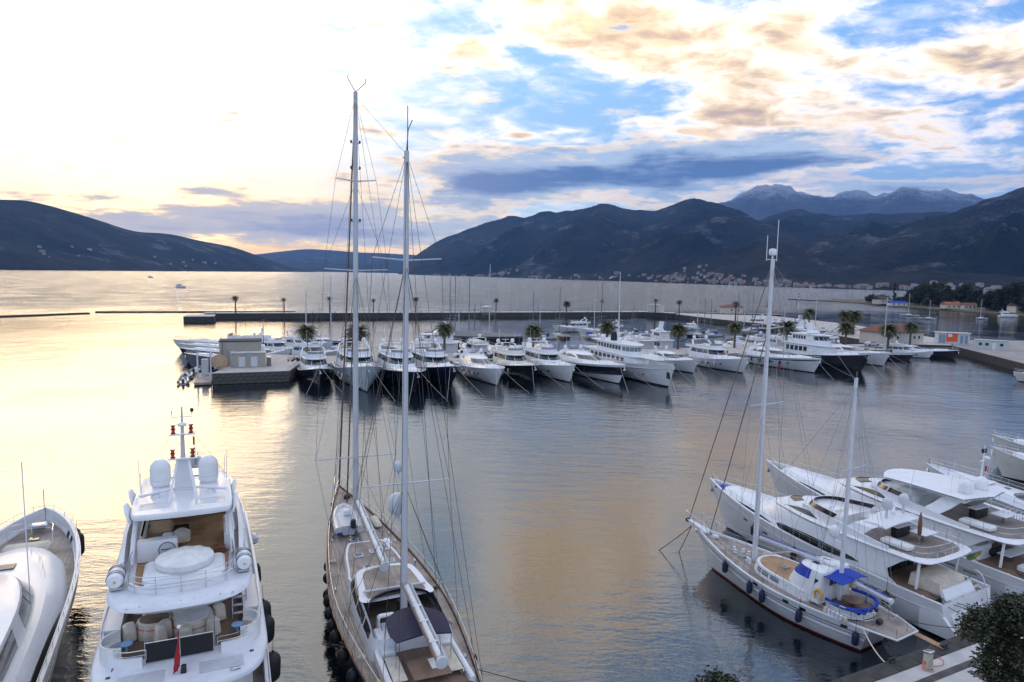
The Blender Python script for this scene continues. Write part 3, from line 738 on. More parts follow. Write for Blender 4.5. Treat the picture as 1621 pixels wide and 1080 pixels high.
# ------------------------------------------------------------------ palms
def palm_meshes(seed, hgt, R0, nf):
    rnd = random.Random(seed); b = MB(); pts = []; lean = rnd.uniform(-.25, .25)
    for i in range(15):
        t = i/14; pts.append(Vector((lean*t*t, lean*.4*t, hgt*t)))
    b.tube(pts, lambda t: .30*(1-.35*t)*(1+.10*(int(t*56) % 2)) + (.10 if t > .9 else 0), 9)
    tr = b
    cr = MB(); top = pts[-1]
    for k in range(nf):
        az = k*2.39996 + rnd.uniform(-.2, .2); q = k/nf
        el = R(lerp(82, -38, q**.85)) + rnd.uniform(-.12, .12); ln = R0*lerp(.85, 1.05, math.sin(q*math.pi))*rnd.uniform(.88, 1.08)
        dirh = Vector((math.cos(az), math.sin(az), 0)); p = top.copy(); e = el; mid = []
        N = 9
        for i in range(N+1):
            mid.append(p.copy()); p = p + (dirh*math.cos(e) + Vector((0, 0, math.sin(e))))*(ln/N); e -= (.085+.02*i)*(1.15-.3*q)
        side = dirh.cross(Vector((0, 0, 1)))
        for i in range(1, N+1):
            a = mid[i-1]; c = mid[i]; t = (c-a); ll = .74*math.sin(math.pi*min(.98, .14+.82*i/N))*R0/2.6
            for sd in (-1, 1):
                for w in (0.0, .5):
                    s0 = a.lerp(c, w); tip = s0 + side*sd*ll + t*1.2 - Vector((0, 0, ll*.42+rnd.uniform(0, .12)))
                    s1 = a.lerp(c, w+.62); o = len(cr.v); cr.v += [s0, s1, tip]; cr.f.append((o, o+1, o+2))
        cr.tube([m_ for m_ in mid], .035, 3, .01, False)
    return tr, cr
PBARK = mat('palm bark', (.13, .085, .055), .9, var=.35, vscale=6, bump=.6, bscale=14)
PLEAF = mat('palm leaf', (.055, .068, .024), .55, col2=(.105, .095, .035), vscale=2.2)
PALMS = []
for k, (h, r0, nf) in enumerate(((5.2, 2.5, 52), (4.5, 2.7, 58), (6.2, 2.1, 26), (5.6, 1.7, 15))):
    tr, cr = palm_meshes(11+k, h, r0, nf); PALMS.append((tr.mesh('trunk', PBARK, 60), cr.mesh('crown', PLEAF, 0)))
def palm(p, kind, s, label, group):
    t = thing('palm_tree', label, 'palm tree', p, random.random()*6.28, group); t.scale = (s, s, s)
    for nm, me in zip(('trunk', 'crown'), PALMS[kind]):
        o = bpy.data.objects.new(nm, me); COL.objects.link(o); o.parent = t
    return t
# ------------------------------------------------------------------ quays, piers, breakwater
PAVE = mat('pale paving', (.46, .42, .38), .8, var=.14, vscale=.5, bump=.2, bscale=4)
PAVED = mat('grey paving', (.30, .27, .25), .85, var=.2, vscale=.3)
STONE = mat('wet quay stone', (.085, .078, .07), .8, var=.45, vscale=.9, bump=.8, bscale=3)
STONE2 = mat('dark quay stone', (.05, .046, .042), .85, var=.4, vscale=1.4, bump=.6, bscale=5)
CONC = mat('pale concrete', (.52, .50, .48), .8, var=.12, vscale=.7)
PLASTER = mat('grey plaster', (.36, .33, .29), .9, var=.08, vscale=.8)
DOORG = mat('pale grey door', (.55, .57, .60), .5)
CREAMP = mat('cream plaster', (.58, .53, .45), .85, var=.08, vscale=.4)
ROOFT = mat('terracotta roof', (.19, .075, .05), .85, var=.3, vscale=3)
ROOFO = mat('orange tiled roof', (.45, .12, .045), .85, var=.2, vscale=1)
E_ = Vector((.94, .341, 0)); N_ = Vector((-.341, .94, 0)); A0 = Vector((-44, 143, 0))
def pier(name, poly, z, label, wall=STONE, top=PAVE, kerb=True):
    root = thing(name, label, 'pier', (0, 0, 0))
    ar = sum(poly[i][0]*poly[(i+1) % len(poly)][1]-poly[(i+1) % len(poly)][0]*poly[i][1] for i in range(len(poly)))
    if ar < 0: poly = poly[::-1]
    b = MB(); b.loft([[(x, y, -2) for x, y in poly], [(x, y, z) for x, y in poly]], True, True); b.build('quay_wall', wall, root, 0)
    b = MB(); c = sum((Vector((x, y, 0)) for x, y in poly), Vector())/len(poly)
    b.loft([[(x, y, z+.004) for x, y in poly], [(x, y, z+.09) for x, y in poly]], False, True); b.build('paving', top, root, 0)
    return root
def pp(s, d): v = A0 + E_*s + N_*d; return (v.x, v.y)
main_pier = pier('marina_pier', [pp(-1, 0), pp(172, 0), pp(172, 14), pp(-1, 14)], 2.0, 'long paved marina pier with palms behind the row of moored yachts')
blk = pier('pier_head', [(-56.5, 127.5), (-43.6, 132.6), (-44.9, 143.2), (-47.4, 157.0), (-60, 158.8)], 2.1, 'square stone pier head carrying the grey utility building')
fing = pier('finger_pier', [(-60, 158.9), (-54.5, 157.9), (-64, 197), (-69.5, 196)], 1.6, 'narrow finger pier running away behind the utility building', STONE2, PAVED)
b = MB(); y = 0
bl_out = [(-132.0, 291.5), (72, 374), (86, 366), (90, 374), (74, 384), (-135, 299)]
brk = pier('breakwater', bl_out, 2.5, 'long dark breakwater wall lined with small palms across the bay', STONE2, PAVE)
blk2 = pier('concrete_platform', [(-131.5, 272), (-121, 276), (-125, 287), (-135.5, 283)], 2.4, 'pale square concrete platform at the left end of the breakwater', STONE2, CONC)
wide = pier('wide_quay', [(86.5, 364.5), (97.5, 330), (109, 302), (115, 258), (119, 215), (138.3, 213.5), (150, 235), (152, 310), (138, 366), (92, 374)], 2.2, 'wide paved quay with palms and a red roofed pavilion at right', STONE2, PAVE)
rq = pier('dock_wall', [(138, 212.6), (127.3, 168), (118, 128), (150, 118), (220, 150), (220, 240), (152, 234)], 2.2, 'dark dock wall at the right edge carrying kiosk and containers', STONE2, PAVED)
far_mole = pier('mole', [(108, 378), (150, 378), (150, 385), (108, 385)], 2.3, 'thin dark mole behind the small red roofed pavilion', STONE2, PAVED)
# stone courses of the pier head front that can be told apart
def courses(root, a, c, z0, z1, rows, n, m):
    a, c = Vector(a), Vector(c); d = (c-a); nn = Vector((d.y, -d.x, 0)).normalized(); meshes = {}
    for r_ in range(rows):
        for k in range(n):
            u0 = (k + (.5 if r_ % 2 else 0))/n; u1 = min(1, u0+1/n*.97)
            if u0 >= 1: continue
            p0, p1 = a+d*u0, a+d*u1; za, zb = lerp(z0, z1, r_/rows), lerp(z0, z1, (r_+.94)/rows)
            off = nn*random.uniform(.03, .10); w = (p1-p0).length
            key = round(w, 1)
            if key not in meshes:
                q = MB(); q.box((0, 0, 0), (w, .2, zb-za), bev=.04); meshes[key] = q.mesh('stone', m, 0)
            o = bpy.data.objects.new('stone', meshes[key]); COL.objects.link(o); o.parent = root
            o.location = (p0+p1)/2 + off + Vector((0, 0, (za+zb)/2)); o.rotation_euler = (0, 0, math.atan2(d.y, d.x))
courses(blk, (-56.5, 127.5, 0), (-43.6, 132.6, 0), .1, 2.0, 3, 11, STONE)
b = MB(); b.box((0, 0, 0), (13.95, .5, .22), bev=.05); o = b.build('kerb', CONC, blk); o.location = (-50.2, 130.15, 2.2); o.rotation_euler = (0, 0, math.atan2(5.1, 12.9))
# low quay we look from
QD = Vector((.894, .447, 0)); QN = Vector((-.447, .894, 0)); Q0 = Vector((16.9, 33.2, 0))
def qp(s, d): v = Q0 + QD*s + QN*d; return (v.x, v.y)
quay = pier('quay', [qp(-75, 0), qp(75, 0), qp(75, -60), qp(-75, -60)], 1.4, 'pale paved quay with dark stone edge in the near right corner', STONE2, CONC)
for k in range(60):
    s = -60 + k*1.8
    if s < -6 or s > 24: continue
    q = MB(); q.box((0, 0, 0), (1.77, .95, .16), bev=.03); o = q.build('edge_stone', STONE2, quay); o.location = (*qp(s, -.44), 1.47); o.rotation_euler = (0, 0, math.atan2(.447, .894))
for k in range(3):
    q = MB(); q.box((0, 0, 0), (30, .42, .012)); o = q.build('paving_band', STONE, quay, 0); o.location = (*qp(9, -2.0-k*4.4), 1.502); o.rotation_euler = (0, 0, math.atan2(.447, .894)-.0)
for k in range(-1, 5):
    q = MB(); q.box((0, 0, 0), (.4, 16, .01)); o = q.build('paving_band', STONE, quay, 0); o.location = (*qp(-3+k*5.2, -10.4), 1.4985); o.rotation_euler = (0, 0, math.atan2(.447, .894))
# floating lines of the outer pontoon
for (x0, y0, x1, y1), lb in (((-215, 276, -193.5, 311), 'nearer of two thin floating pontoons on the bright water'), ((-196, 320, -112, 352), 'farther thin floating pontoon on the bright water left of breakwater')):
    a, c = Vector((x0, y0, 0)), Vector((x1, y1, 0)); d = c-a; r_ = thing('pontoon', lb, 'pontoon', a, math.atan2(d.y, d.x))
    nseg = 9
    for k in range(nseg):
        q = MB(); q.box((d.length*(k+.5)/nseg, 0, .2), (d.length/nseg*.985, 2.2, .9), bev=.08); q.build('float_section', STONE2, r_)

# ------------------------------------------------------------------ marina buildings
def simple_building(name, label, c, rz, w, d, h, wall, roofm, kind='hip', over=.5, rh=1.6, z=2.1, wins=(), doors=()):
    t = thing(name, label, 'building', (c[0], c[1], z), rz)
    b = MB(); b.box((0, 0, h/2), (w, d, h)); b.build('wall', wall, t, 0)
    b = MB(); W, D = w/2+over, d/2+over
    if kind == 'hip':
        k = max(0, W-D); b.loft([[(-W, -D, h), (W, -D, h), (W, D, h), (-W, D, h)], [(-W, -D, h+.15), (W, -D, h+.15), (W, D, h+.15), (-W, D, h+.15)], [(-k-.05, -.05, h+rh), (k+.05, -.05, h+rh), (k+.05, .05, h+rh), (-k-.05, .05, h+rh)]], True, True)
    else:
        b.box((0, 0, h+.12), (w+over*2, d+over*2, .24), bev=.04)
    b.build('roof', roofm, t, 0)
    for (x, zz, ww, hh, face) in wins + doors:
        q = MB()
        if face == 'f': q.box((x, -d/2-.03, zz), (ww, .1, hh))
        elif face == 'l': q.box((-w/2-.03, x, zz), (.1, ww, hh))
        else: q.box((w/2+.03, x, zz), (.1, ww, hh))
        q.build('window' if (x, zz, ww, hh, face) in wins else 'door', GLASS if (x, zz, ww, hh, face) in wins else DOORG, t, 0)
    return t
ub = simple_building('utility_building', 'grey flat roofed utility building on the pier head', (-56.2, 140.6), R(20), 8.0, 4.6, 5.0, PLASTER, STONE2, 'flat', .1)
b = MB(); b.box((1.6, -3.9, 1.45), (6.4, 2.8, 2.9), bev=.05); b.build('annex', PLASTER, ub)
b = MB(); b.box((1.6, -3.9, 3.0), (6.6, 3.0, .16), bev=.03); b.build('annex_roof', CONC, ub)
for x in (.3, 2.6):
    b = MB(); b.box((x, -5.33, 1.25), (1.25, .1, 2.0), bev=.02); b.build('door', DOORG, ub)
b = MB(); b.box((-1.5, -2.55, 1.6), (1.1, .1, 3.1)); b.build('shutter', GREYW, ub)
b = MB(); b.box((5.4, -3.4, .95), (.9, 1.4, 1.9), bev=.05); b.build('plant_box', GREYH, ub)
cr_ = thing('cable_reel', 'round tan hose reel standing beside the utility building', 'reel', (-57.3, 132.6, 2.19), R(20))
b = MB(); M90 = Matrix.Rotation(R(90), 3, 'X'); b.lathe([(.2, -.08), (1.5, -.08), (1.5, .08), (.2, .08)], (0, 0, 1.5), 24, M90); b.build('front_disc', TAN, cr_)
b = MB(); b.lathe([(.9, .08), (.9, .6), (.2, .6)], (0, 0, 1.5), 16, M90); b.build('drum', TAN, cr_)
b = MB(); b.tube([(-.9, -.2, 0), (0, -.14, 1.4)], .06, 5); b.tube([(.9, -.2, 0), (0, -.14, 1.4)], .06, 5); b.build('stand', STEEL, cr_)
rb = simple_building('harbour_building', 'low white harbour building with brown hipped roof behind palms', (121, 217), R(20), 17, 9, 3.9, CREAMP, ROOFT, 'hip', .6, 2.6, 2.2,
    wins=tuple((x, 2.3, .7, .8, 'f') for x in (-6, -2.5, 4.5, 6.5)), doors=((.8, 1.2, 1.4, 2.3, 'f'),))
pv = simple_building('pavilion', 'small white pavilion with brown roof far out on the quay', (121.5, 379.5), R(20), 11, 6, 3.6, CREAMP, ROOFT, 'hip', .6, 1.4, 2.4, wins=((-2, 2, 1, 1, 'f'), (2.5, 2, 1, 1, 'f')))
wb = simple_building('store_building', 'plain white block at the bend of the breakwater', (78, 372.5), R(-50), 8, 4.5, 4.0, CREAMP, CONC, 'flat', .1, 0, 2.55, doors=((1.5, 1.2, 1.2, 2.2, 'f'),))
hb = simple_building('breakwater_hut', 'small white hut with pitched roof on the breakwater', (-13, 341.5), R(22), 4.6, 3.2, 2.4, CREAMP, CONC, 'hip', .3, 1.0, 2.6, doors=((0, 1.0, 1, 1.9, 'f'),))
ks = thing('kiosk', 'flat roofed kiosk with a bright orange front panel', 'kiosk', (142.0, 219.5, 2.2), R(-14))
b = MB(); b.box((0, 0, 1.75), (9.0, 3.2, 3.5)); b.build('wall', GREYW, ks, 0)
b = MB(); b.box((0, 0, 3.62), (9.8, 4.0, .22), bev=.04); b.build('roof', CONC, ks)
b = MB(); b.box((-.6, -1.66, 2.2), (3.2, .14, 2.6)); b.build('orange_panel', mat('orange panel', (.75, .09, .02), .5), ks, 0)
b = MB(); b.box((-1.2, -1.76, 2.85), (1.2, .06, .9)); b.build('notice', WHITE2, ks, 0)
for x in (-3.9, -2.9, 2.2, 3.5):
    b = MB(); b.box((x, -1.65, 1.7), (.85, .1, 2.6)); b.build('shutter', mat('blue grey shutter', (.22, .27, .36), .5), ks, 0)
ct = thing('container_office', 'pale green site container with small windows on the dock wall', 'container', (143.6, 203.5, 2.2), R(-32))
b = MB(); b.box((0, 0, 1.35), (8.4, 2.6, 2.7), bev=.04); b.build('wall', mat('pale green sheet', (.45, .52, .50), .6), ct)
b = MB(); b.box((0, 0, 2.78), (8.7, 2.9, .14), bev=.03); b.build('roof', CONC, ct)
for x in (-2.8, -1.2, 2.4):
    b = MB(); b.box((x, -1.33, 1.6), (.8, .08, .8)); b.build('window', GLASS, ct, 0)
b = MB(); b.box((.6, -1.33, 1.1), (.9, .08, 2.0)); b.build('door', WHITE2, ct, 0)
# lamp posts
def lamp_post(p, h, label, group=None):
    t = thing('lamp_post', label, 'lamp post', p, 0, group)
    b = MB(); b.tube([(0, 0, 0), (0, 0, h)], .09, 7, .05); b.build('pole', BLACKP, t)
    b = MB(); b.box((.25, 0, h+.02), (.75, .22, .1), bev=.03); b.build('lamp_head', BLACKP, t)
lamp_post((-60.8, 166, 1.69), 8, 'tall thin lamp post on the finger pier')
for k in range(13):
    q = Vector((-124, 294.6, 2.59)).lerp(Vector((64, 371, 2.59)), (k+.5)/13); lamp_post(q, 4.2, 'thin lamp post on the breakwater', 'lamp posts along the breakwater')
# mooring bollards along the breakwater and pier
bm = MB(); bm.lathe([(.22, 0), (.16, .1), (.16, .42), (.3, .5), (.3, .6), (.1, .66)], n=8); bme = bm.mesh('bollard', BLACKP, 40)
for k in range(22):
    o = bpy.data.objects.new('bollard', bme); COL.objects.link(o); o.location = Vector((-128, 293.6, 2.59)).lerp(Vector((68, 373.0, 2.59)), k/21)
    tag(o, 'small dark bollard on the breakwater edge', 'bollard', 'bollards along the breakwater')
for k in range(16):
    o = bpy.data.objects.new('bollard', bme); COL.objects.link(o); o.location = (*pp(4+k*10.4, .6), 2.09)
    tag(o, 'small dark bollard on the front edge of the marina pier', 'bollard', 'bollards along the marina pier')
# service posts, scooters and bins on the pier
spm = MB(); spm.box((0, 0, .5), (.3, .26, 1.0), 0, (.85, .85), .04); spme = spm.mesh('post', WHITE2, 40); cpm = MB(); cpm.box((0, 0, 1.06), (.34, .3, .12), 0, None, .03); cpme = cpm.mesh('cap', SKYB, 40)
for k in range(14):
    t = thing('service_post', 'small white service post on the marina pier edge', 'service post', (*pp(3+k*11.6, 1.6), 2.09), R(20), 'service posts along the marina pier')
    for nm, me in (('post', spme), ('cap', cpme)):
        o = bpy.data.objects.new(nm, me); COL.objects.link(o); o.parent = t
for k in range(4):
    t = thing('parked_scooter', 'motor scooter parked at the left end of the marina pier', 'scooter', (*pp(-2.5+k*1.1, 4.5), 2.19 if k < 2 else 2.09), R(60), 'scooters parked on the pier')
    for yy in (-.55, .6):
        b = MB(); b.lathe([(.05, -.05), (.24, -.05), (.26, 0), (.24, .05), (.05, .05)], (0, yy, .26), 12, Matrix.Rotation(R(90), 3, 'Y')); b.build('wheel', RUBBER, t)
    b = MB(); b.loft([[(-.13, y, z) , (.13, y, z), (.13, y, z2), (-.13, y, z2)] for y, z, z2 in ((-.8, .5, .75), (-.3, .3, .8), (.2, .28, .4), (.5, .35, .9))], True, True); b.build('body', (CREAMC, BLACKP, REDL, WHITE2)[k], t)
    b = MB(); b.box((0, -.35, .84), (.26, .7, .1), 0, None, .04); b.build('saddle', BLACKP, t); b = MB(); b.tube([(-.32, .5, 1.0), (0, .55, 1.02), (.32, .5, 1.0)], .025, 5); b.tube([(0, .62, .3), (0, .52, 1.0)], .03, 5); b.build('handlebar', BLACKP, t)
posts_rail(blk, [(-44.2, 134.2, 2.19), (-45.4, 142.8, 2.19)], .9, 6, .03, 1); posts_rail(ub, [(-3.9, -2.2, 5.25), (3.9, -2.2, 5.25), (3.9, 2.2, 5.25), (-3.9, 2.2, 5.25), (-3.9, -2.2, 5.25)], .5, 12, .02, 0)
for x in (-3.4, 4.3):
    b = MB(); b.tube([(x, -2.4, .2), (x, -2.4, 5.0)], .06, 6); b.build('downpipe', GREYH, ub)
b = MB(); b.box((1.45, -5.38, 2.5), (.5, .04, .3)); b.build('sign', SKYB, ub, 0)
# ------------------------------------------------------------------ palms
gb = 'palms along the breakwater'
for i, (x, y, k, s) in enumerate(((373, 496, 2, 1.05), (450, 495, 3, 1.05), (522, 495, 3, 1.15), (591, 495, 3, 1.0), (658, 494, 2, 1.0), (785, 494, 2, .95), (897, 494, 1, .95), (952, 494, 3, 1.05), (1037, 496, 3, 1.2), (1075, 499, 2, 1.05))):
    palm(gp(x, y, 2.58), k, s, ['palm standing nearest the left end of the breakwater', 'second palm from the left end of the breakwater', 'third palm from the left on the breakwater', 'fourth palm from the left on the breakwater', 'bushy palm on the breakwater right of the tall masts', 'palm beside the small white hut on the breakwater', 'bushy palm midway along the right part of breakwater', 'thin palm on the breakwater left of its bend', 'sparse palm beside the plain white block', 'palm right of the plain white block at the bend'][i], gb)
gm = 'palms along the marina pier'
for i, (x, s) in enumerate(((485, 1.15), (565, 1.25), (704, 1.2), (845, 1.2), (962, 1.2), (1075, 1.2), (1165, 1.15), (1247, 1.3))):
    v = pdir(x, 500); t_ = None
    q = A0 + N_*11.5; den = v.x*E_.y - v.y*E_.x; tt = (q.x*E_.y - q.y*E_.x)/den
    palm((v.x*tt, v.y*tt, 2.09), i % 2, s, ['leafy palm at the left end of the marina pier', 'leafy palm behind the tall main mast on marina pier', 'full palm behind the dark car on the marina pier', 'full palm behind the black hulled cream yacht', 'full palm left of the large classic white yacht', 'full palm right of the large classic white yacht', 'full palm beside the white car on the pier', 'leaning palm at right behind the tri-deck yacht'][i], gm)
gr = 'palms on the wide quay'
for i, (x, y, k, s) in enumerate(((1164, 508, 2, 1.25), (1215, 513, 3, 1.5), (1272, 520, 3, 1.0), (1280, 522, 0, 1.3), (1335, 530, 0, 1.35), (1350, 530, 1, 1.5), (1338, 547, 1, 1.2), (1405, 553, 1, 1.25), (1440, 549, 0, 1.15))):
    palm(gp(x, y, 2.28), k, s, ['palm in front of the small pavilion', 'slim palm behind the tall white mast', 'narrow upright palm left of a fuller one', 'full palm on the quay beside a narrow one', 'left one of a pair of tall palms', 'right one of a pair of tall palms', 'low broad palm below the pair of tall palms', 'broad palm in front of the harbour building', 'palm at the right corner of the harbour building'][i], gr)
# ------------------------------------------------------------------ cars
def car(p, rz, m, label, L=4.3, van=False):
    t = thing('parked_car' if not van else 'parked_van', label, 'van' if van else 'car', p, rz, 'vehicles parked on the marina pier'); W = 1.75; h = 1.85 if van else 1.45
    pr = [(-L/2, .35), (-L/2+.05, .8), (-L/2+.25, .95)] + ([(-L/2+.3, h-.1), (-L/2+.5, h), (.55, h), (1.0, h-.35), (1.45, 1.05)] if van else [(-L/2+.6, 1.0), (-L/2+1.1, h-.1), (-.2, h), (.35, h-.08), (1.0, .98)]) + [(L/2-.25, .82), (L/2, .6), (L/2, .35)]
    b = MB(); rows = []
    for x, k, zk in ((-W/2, .93, .985), (-W/2+.06, 1, 1), (W/2-.06, 1, 1), (W/2, .93, .985)): rows.append([Vector((x*(1 if z_ < .95 else .88), y_*k, z_*zk)) for y_, z_ in pr])
    b.quad_strip(rows); b.ngon(rows[0]); b.ngon(rows[-1], True); b.build('body', m, t, 40)
    for sd in (-1, 1):
        for a, c in (((.15, .75), (.8, .3)) if van else ((-1.1, -.05), (.05, .75))):
            q = MB(); lo = min(a, c) if not van else min(a, c); q.box((sd*(W/2*.9), (a+c)/2, (1.0+h)/2), (.06, abs(c-a)*.85, (h-1.05)*.75)); q.build('window', GLASS, t, 0)
        for y_ in (-L/2+.8, L/2-.8):
            q = MB(); q.lathe([(.1, -.1), (.31, -.1), (.33, 0), (.31, .1), (.1, .1)], (sd*(W/2-.08), y_, .32), 14, Matrix.Rotation(R(90), 3, 'Y')); q.build('wheel', RUBBER, t)
    q = MB(); y0, z0, y1, z1 = ((1.05, h-.38, 1.42, 1.08) if van else (.42, h-.14, .95, 1.02))
    q.ngon([(-.62, y0+.02, z0+.03), (.62, y0+.02, z0+.03), (.70, y1+.03, z1+.03), (-.70, y1+.03, z1+.03)], True); q.build('windscreen', GLASS, t, 0)
CARB = mat('dark car paint', (.015, .016, .02), .15, coat=.6); CARW = mat('white car paint', (.7, .7, .7), .2, coat=.6); CARS = mat('silver car paint', (.42, .44, .47), .25, .5, coat=.6)
car((-21.2, 158.0, 2.09), R(-70), CARB, 'black car parked left of the white van'); car((-11.6, 160.6, 2.09), R(108), CARW, 'small white van parked behind the yachts', 4.4, True)
car((-6.9, 161.0, 2.09), R(-66), CARS, 'silver car parked just right of the white van'); car((-3.4, 160.6, 2.09), R(-72), CARB, 'black car parked two places right of white van')
car((72.6, 196.3, 2.09), R(-66), CARW, 'white car parked beside a pier palm at right'); car((110.6, 209.0, 2.09), R(-72), CARS, 'silver car parked before the harbour building', 4.6)
# ------------------------------------------------------------------ yachts moored bow-out at the marina pier
PALEB = mat('pale blue hull paint', (.50, .57, .63), .2, coat=.3)
G1 = 'motor yachts moored bow out along the marina pier'; HD = Vector((.342, -.94))
def fr(x, y, **k):
    d = 1.2
    return (x+HD.x*d, y+HD.y*d)
front = [
 ('black hulled white flybridge yacht, first of the pier row at left', (-36.4, 128.5), 18.5, 5.2, dict(hm=BLACKH, zb=2.9)),
 ('pale blue hulled high bowed yacht behind the main mast', (-25.8, 121.5), 28.5, 7.0, dict(hm=PALEB, zb=4.2, style='fly')),
 ('long black hulled yacht behind the mizzen mast', (-17.0, 122.5), 29, 6.4, dict(hm=BLACKH, zb=3.4)),
 ('navy hulled square bowed yacht just right of mizzen mast', (-11.0, 127.5), 26, 6.6, dict(hm=NAVYH, zb=3.8)),
 ('all white low sport yacht with dark windscreen in the row', (-2.4, 132.0), 25, 5.9, dict(style='sport', zb=3.0, windows=6)),
 ('black hulled yacht with cream upperworks in the row', (4.6, 138.3), 22, 5.6, dict(hm=BLACKH, up=CREAM, zb=3.0)),
 ('white flybridge yacht with mauve canopy and navy side fenders', (12.3, 137.8), 25, 5.9, dict(canopy=PURPLE, zb=3.1, fend=(NAVYF, (.2, .3, .4, .5, .6), 'navy fender hanging on the white yacht with mauve canopy'))),
 ('white topped sport yacht with broad black hull band', (22.5, 136.8), 30, 6.5, dict(style='sport', zb=3.4, hm=WHITE, stripe=None, windows=0)),
 None,
 ('white yacht bow tucked behind the large classic white yacht', (42.0, 155.5), 19, 5.2, dict(style='sport', zb=2.7)),
 ('all white flybridge yacht right of the classic white yacht', (54.1, 157.0), 22.5, 5.8, dict(zb=2.9, windows=5)),
 ('long white sport yacht with thin black side stripe', (72.0, 159.5), 26, 6.0, dict(style='sport', zb=3.0, stripe=BLACKH, windows=5)),
 ('tri-deck yacht with black hull and white upper decks', (85.4, 163.5), 27, 6.9, dict(style='tri', hm=BLACKH, zb=3.6)),
 ('white sport yacht beyond the tri-deck yacht', (96.5, 175), 23, 5.6, dict(style='sport', zb=3.0)),
]
for it in front:
    if it is None: continue
    lb, (x, y), L, B, kw = it
    if 'fend' not in kw and len(G1) and L > 20: kw['fend'] = ((RUBBER, WHITE2, NAVYF)[int(L*7) % 3], (.25, .38, .5, .62), 'small fender on the ' + ' '.join(lb.split(',')[0].split()[:7]))
    root, H = motor_yacht('motor_yacht', lb, G1, fr(x, y), 200+random.uniform(-1.5, 1.5), L, B, scl=(1.28, 1, 1.22), **kw)
    if 'broad black hull band' in lb:
        H.band(root, 'hull_band', BLACKH, -1.75, -.35, rel=True, off=.035)
        for t in (.33, .40): fender(root, H.at(t, 2.0, -1, .45), .42, 1.0, WHITE2, 'white ball fender on the yacht with black hull band', 'white ball fenders')
    moor(root, H, 'mooring line from the bow of the ' + ' '.join(lb.split()[:4]))
# the large classic white yacht
def classic_yacht():
    L, B = 36, 7.8; bow = fr(31.7, 134.2); th = 200
    hd = Vector((-math.sin(R(th)), math.cos(R(th)), 0)); o = Vector((bow[0], bow[1], 0)) - hd*L
    t = thing('classic_yacht', 'large classic white yacht with rows of windows and black funnel', 'yacht', o, R(th), G1)
    H = Hull(L, B, 4.7, 3.0, rake=2.6, draft=1.0, p=2.6, tw=.8, em=.16, eb=.55, sp=2.2); H.build(t, WHITE); H.band(t, 'boot_stripe', BLACKH, -.1, .3); H.deck(t, TEAK, .9); H.gunwale(t, WHITE, .9, .2)
    zd = 2.6
    h1 = House([outl(.12*L, .58*L, .68*L, .74*B, .66*B, zd), outl(.12*L, .58*L, .67*L, .74*B, .66*B, zd+2.2)]); h1.build(t, 'deckhouse', WHITE)
    h1.sides(t, [(.2+k*.6, .62+k*.6) for k in range(8)], .4, .78, GLASS)
    plate(t, 'boat_deck', WHITE, outl(.03*L, .58*L, .70*L, .86*B, .74*B, 0, ra=.5), zd+2.2, zd+2.4, bev=.06)
    h2 = House([outl(.2*L, .50*L, .60*L, .60*B, .56*B, zd+2.4), outl(.2*L, .50*L, .60*L, .60*B, .56*B, zd+4.4)]); h2.build(t, 'wheelhouse', WHITE)
    h2.sides(t, [(.2+k*.62, .68+k*.62) for k in range(8)], .36, .82, GLASS); mi = (h2.n-1)/2
    for k in range(-4, 4): h2.pane(t, mi+k*1.8+.1, mi+k*1.8+1.7, .36, .82, GLASSL, 0, 'windscreen_pane')
    plate(t, 'roof_deck', WHITE, outl(.12*L, .51*L, .625*L, .72*B, .64*B, 0, ra=.5), zd+4.4, zd+4.6, bev=.06)
    b = MB(); b.lathe([(.75, 0), (.72, 1.5), (.6, 1.9), (.3, 2.0)], (0, .30*L, zd+4.6), 14); b.build('funnel', BLACKC, t)
    b = MB(); b.tube([(0, .36*L, zd+4.5), (0, .355*L, 22.8)], .16, 8, .08); b.build('mast', SPARW, t)
    for sx in (-1.9, 1.9): dome(t, (sx, .25*L, zd+4.7), .6)
    dome(t, (.9, .42*L, zd+4.7), .4); posts_rail(t, [(-3.1, .3*L, zd+2.4), (-3.2, .05*L, zd+2.4), (0, .04*L, zd+2.4), (3.2, .05*L, zd+2.4), (3.1, .3*L, zd+2.4)], 1, 12)
    H.rail(t, .5, .7, .99, 7); b = MB(); b.loft([[(-1.6, .72*L, 5.0), (1.6, .72*L, 5.0), (1.0, .86*L, 5.0), (-1.0, .86*L, 5.0)], [(-.1, .74*L, 6.0), (.1, .74*L, 6.0), (.1, .84*L, 5.9), (-.1, .84*L, 5.9)]], True, True); b.build('deck_tent', WHITEC, t)
    b = MB(); b.box(H.P(.975, .62)+Vector((0, .1, 0)), (.7, .5, 1.3), bev=.05); b.build('anchor_pocket', BLACKP, t)
    for sd in (-1, 1):
        for k in range(6): pane(t, lambda u, v, sd=sd: H.at(u, v, sd), .35+k*.085, .362+k*.085, 1.6, 1.95, GLASS, 'porthole', 4, .012)
    moor(t, H, 'mooring line from the bow of the large classic white yacht', 2, 1.2, 8)
classic_yacht()
for lb, (x, y), L, B, kw in (('black sport yacht with white cabin against the dock wall', (129.5, 196.2), 20, 5.2, dict(style='sport', hm=BLACKH, zb=2.5)),
                             ('small white motor yacht beside the black sport yacht', (121.5, 195.5), 14, 4.4, dict(style='fly', zb=2.2))):
    motor_yacht('motor_yacht', lb, G1, (x, y), 238, L, B, **kw)
r15, h15 = sail_yacht('sailing_yacht', 'dark hulled motor sailer with white fenders and tall white mast', None, (112.6, 190.0), 236, 17, 15.5, hm=NAVYH, spread=2, cover=NAVYC, boot=REDF)
for t in (.25, .4, .55, .7): fender(r15, h15.at(t, .8, -1, .2), .18, .9, WHITE2, 'white fender on the dark hulled motor sailer', 'fenders of the motor sailer')
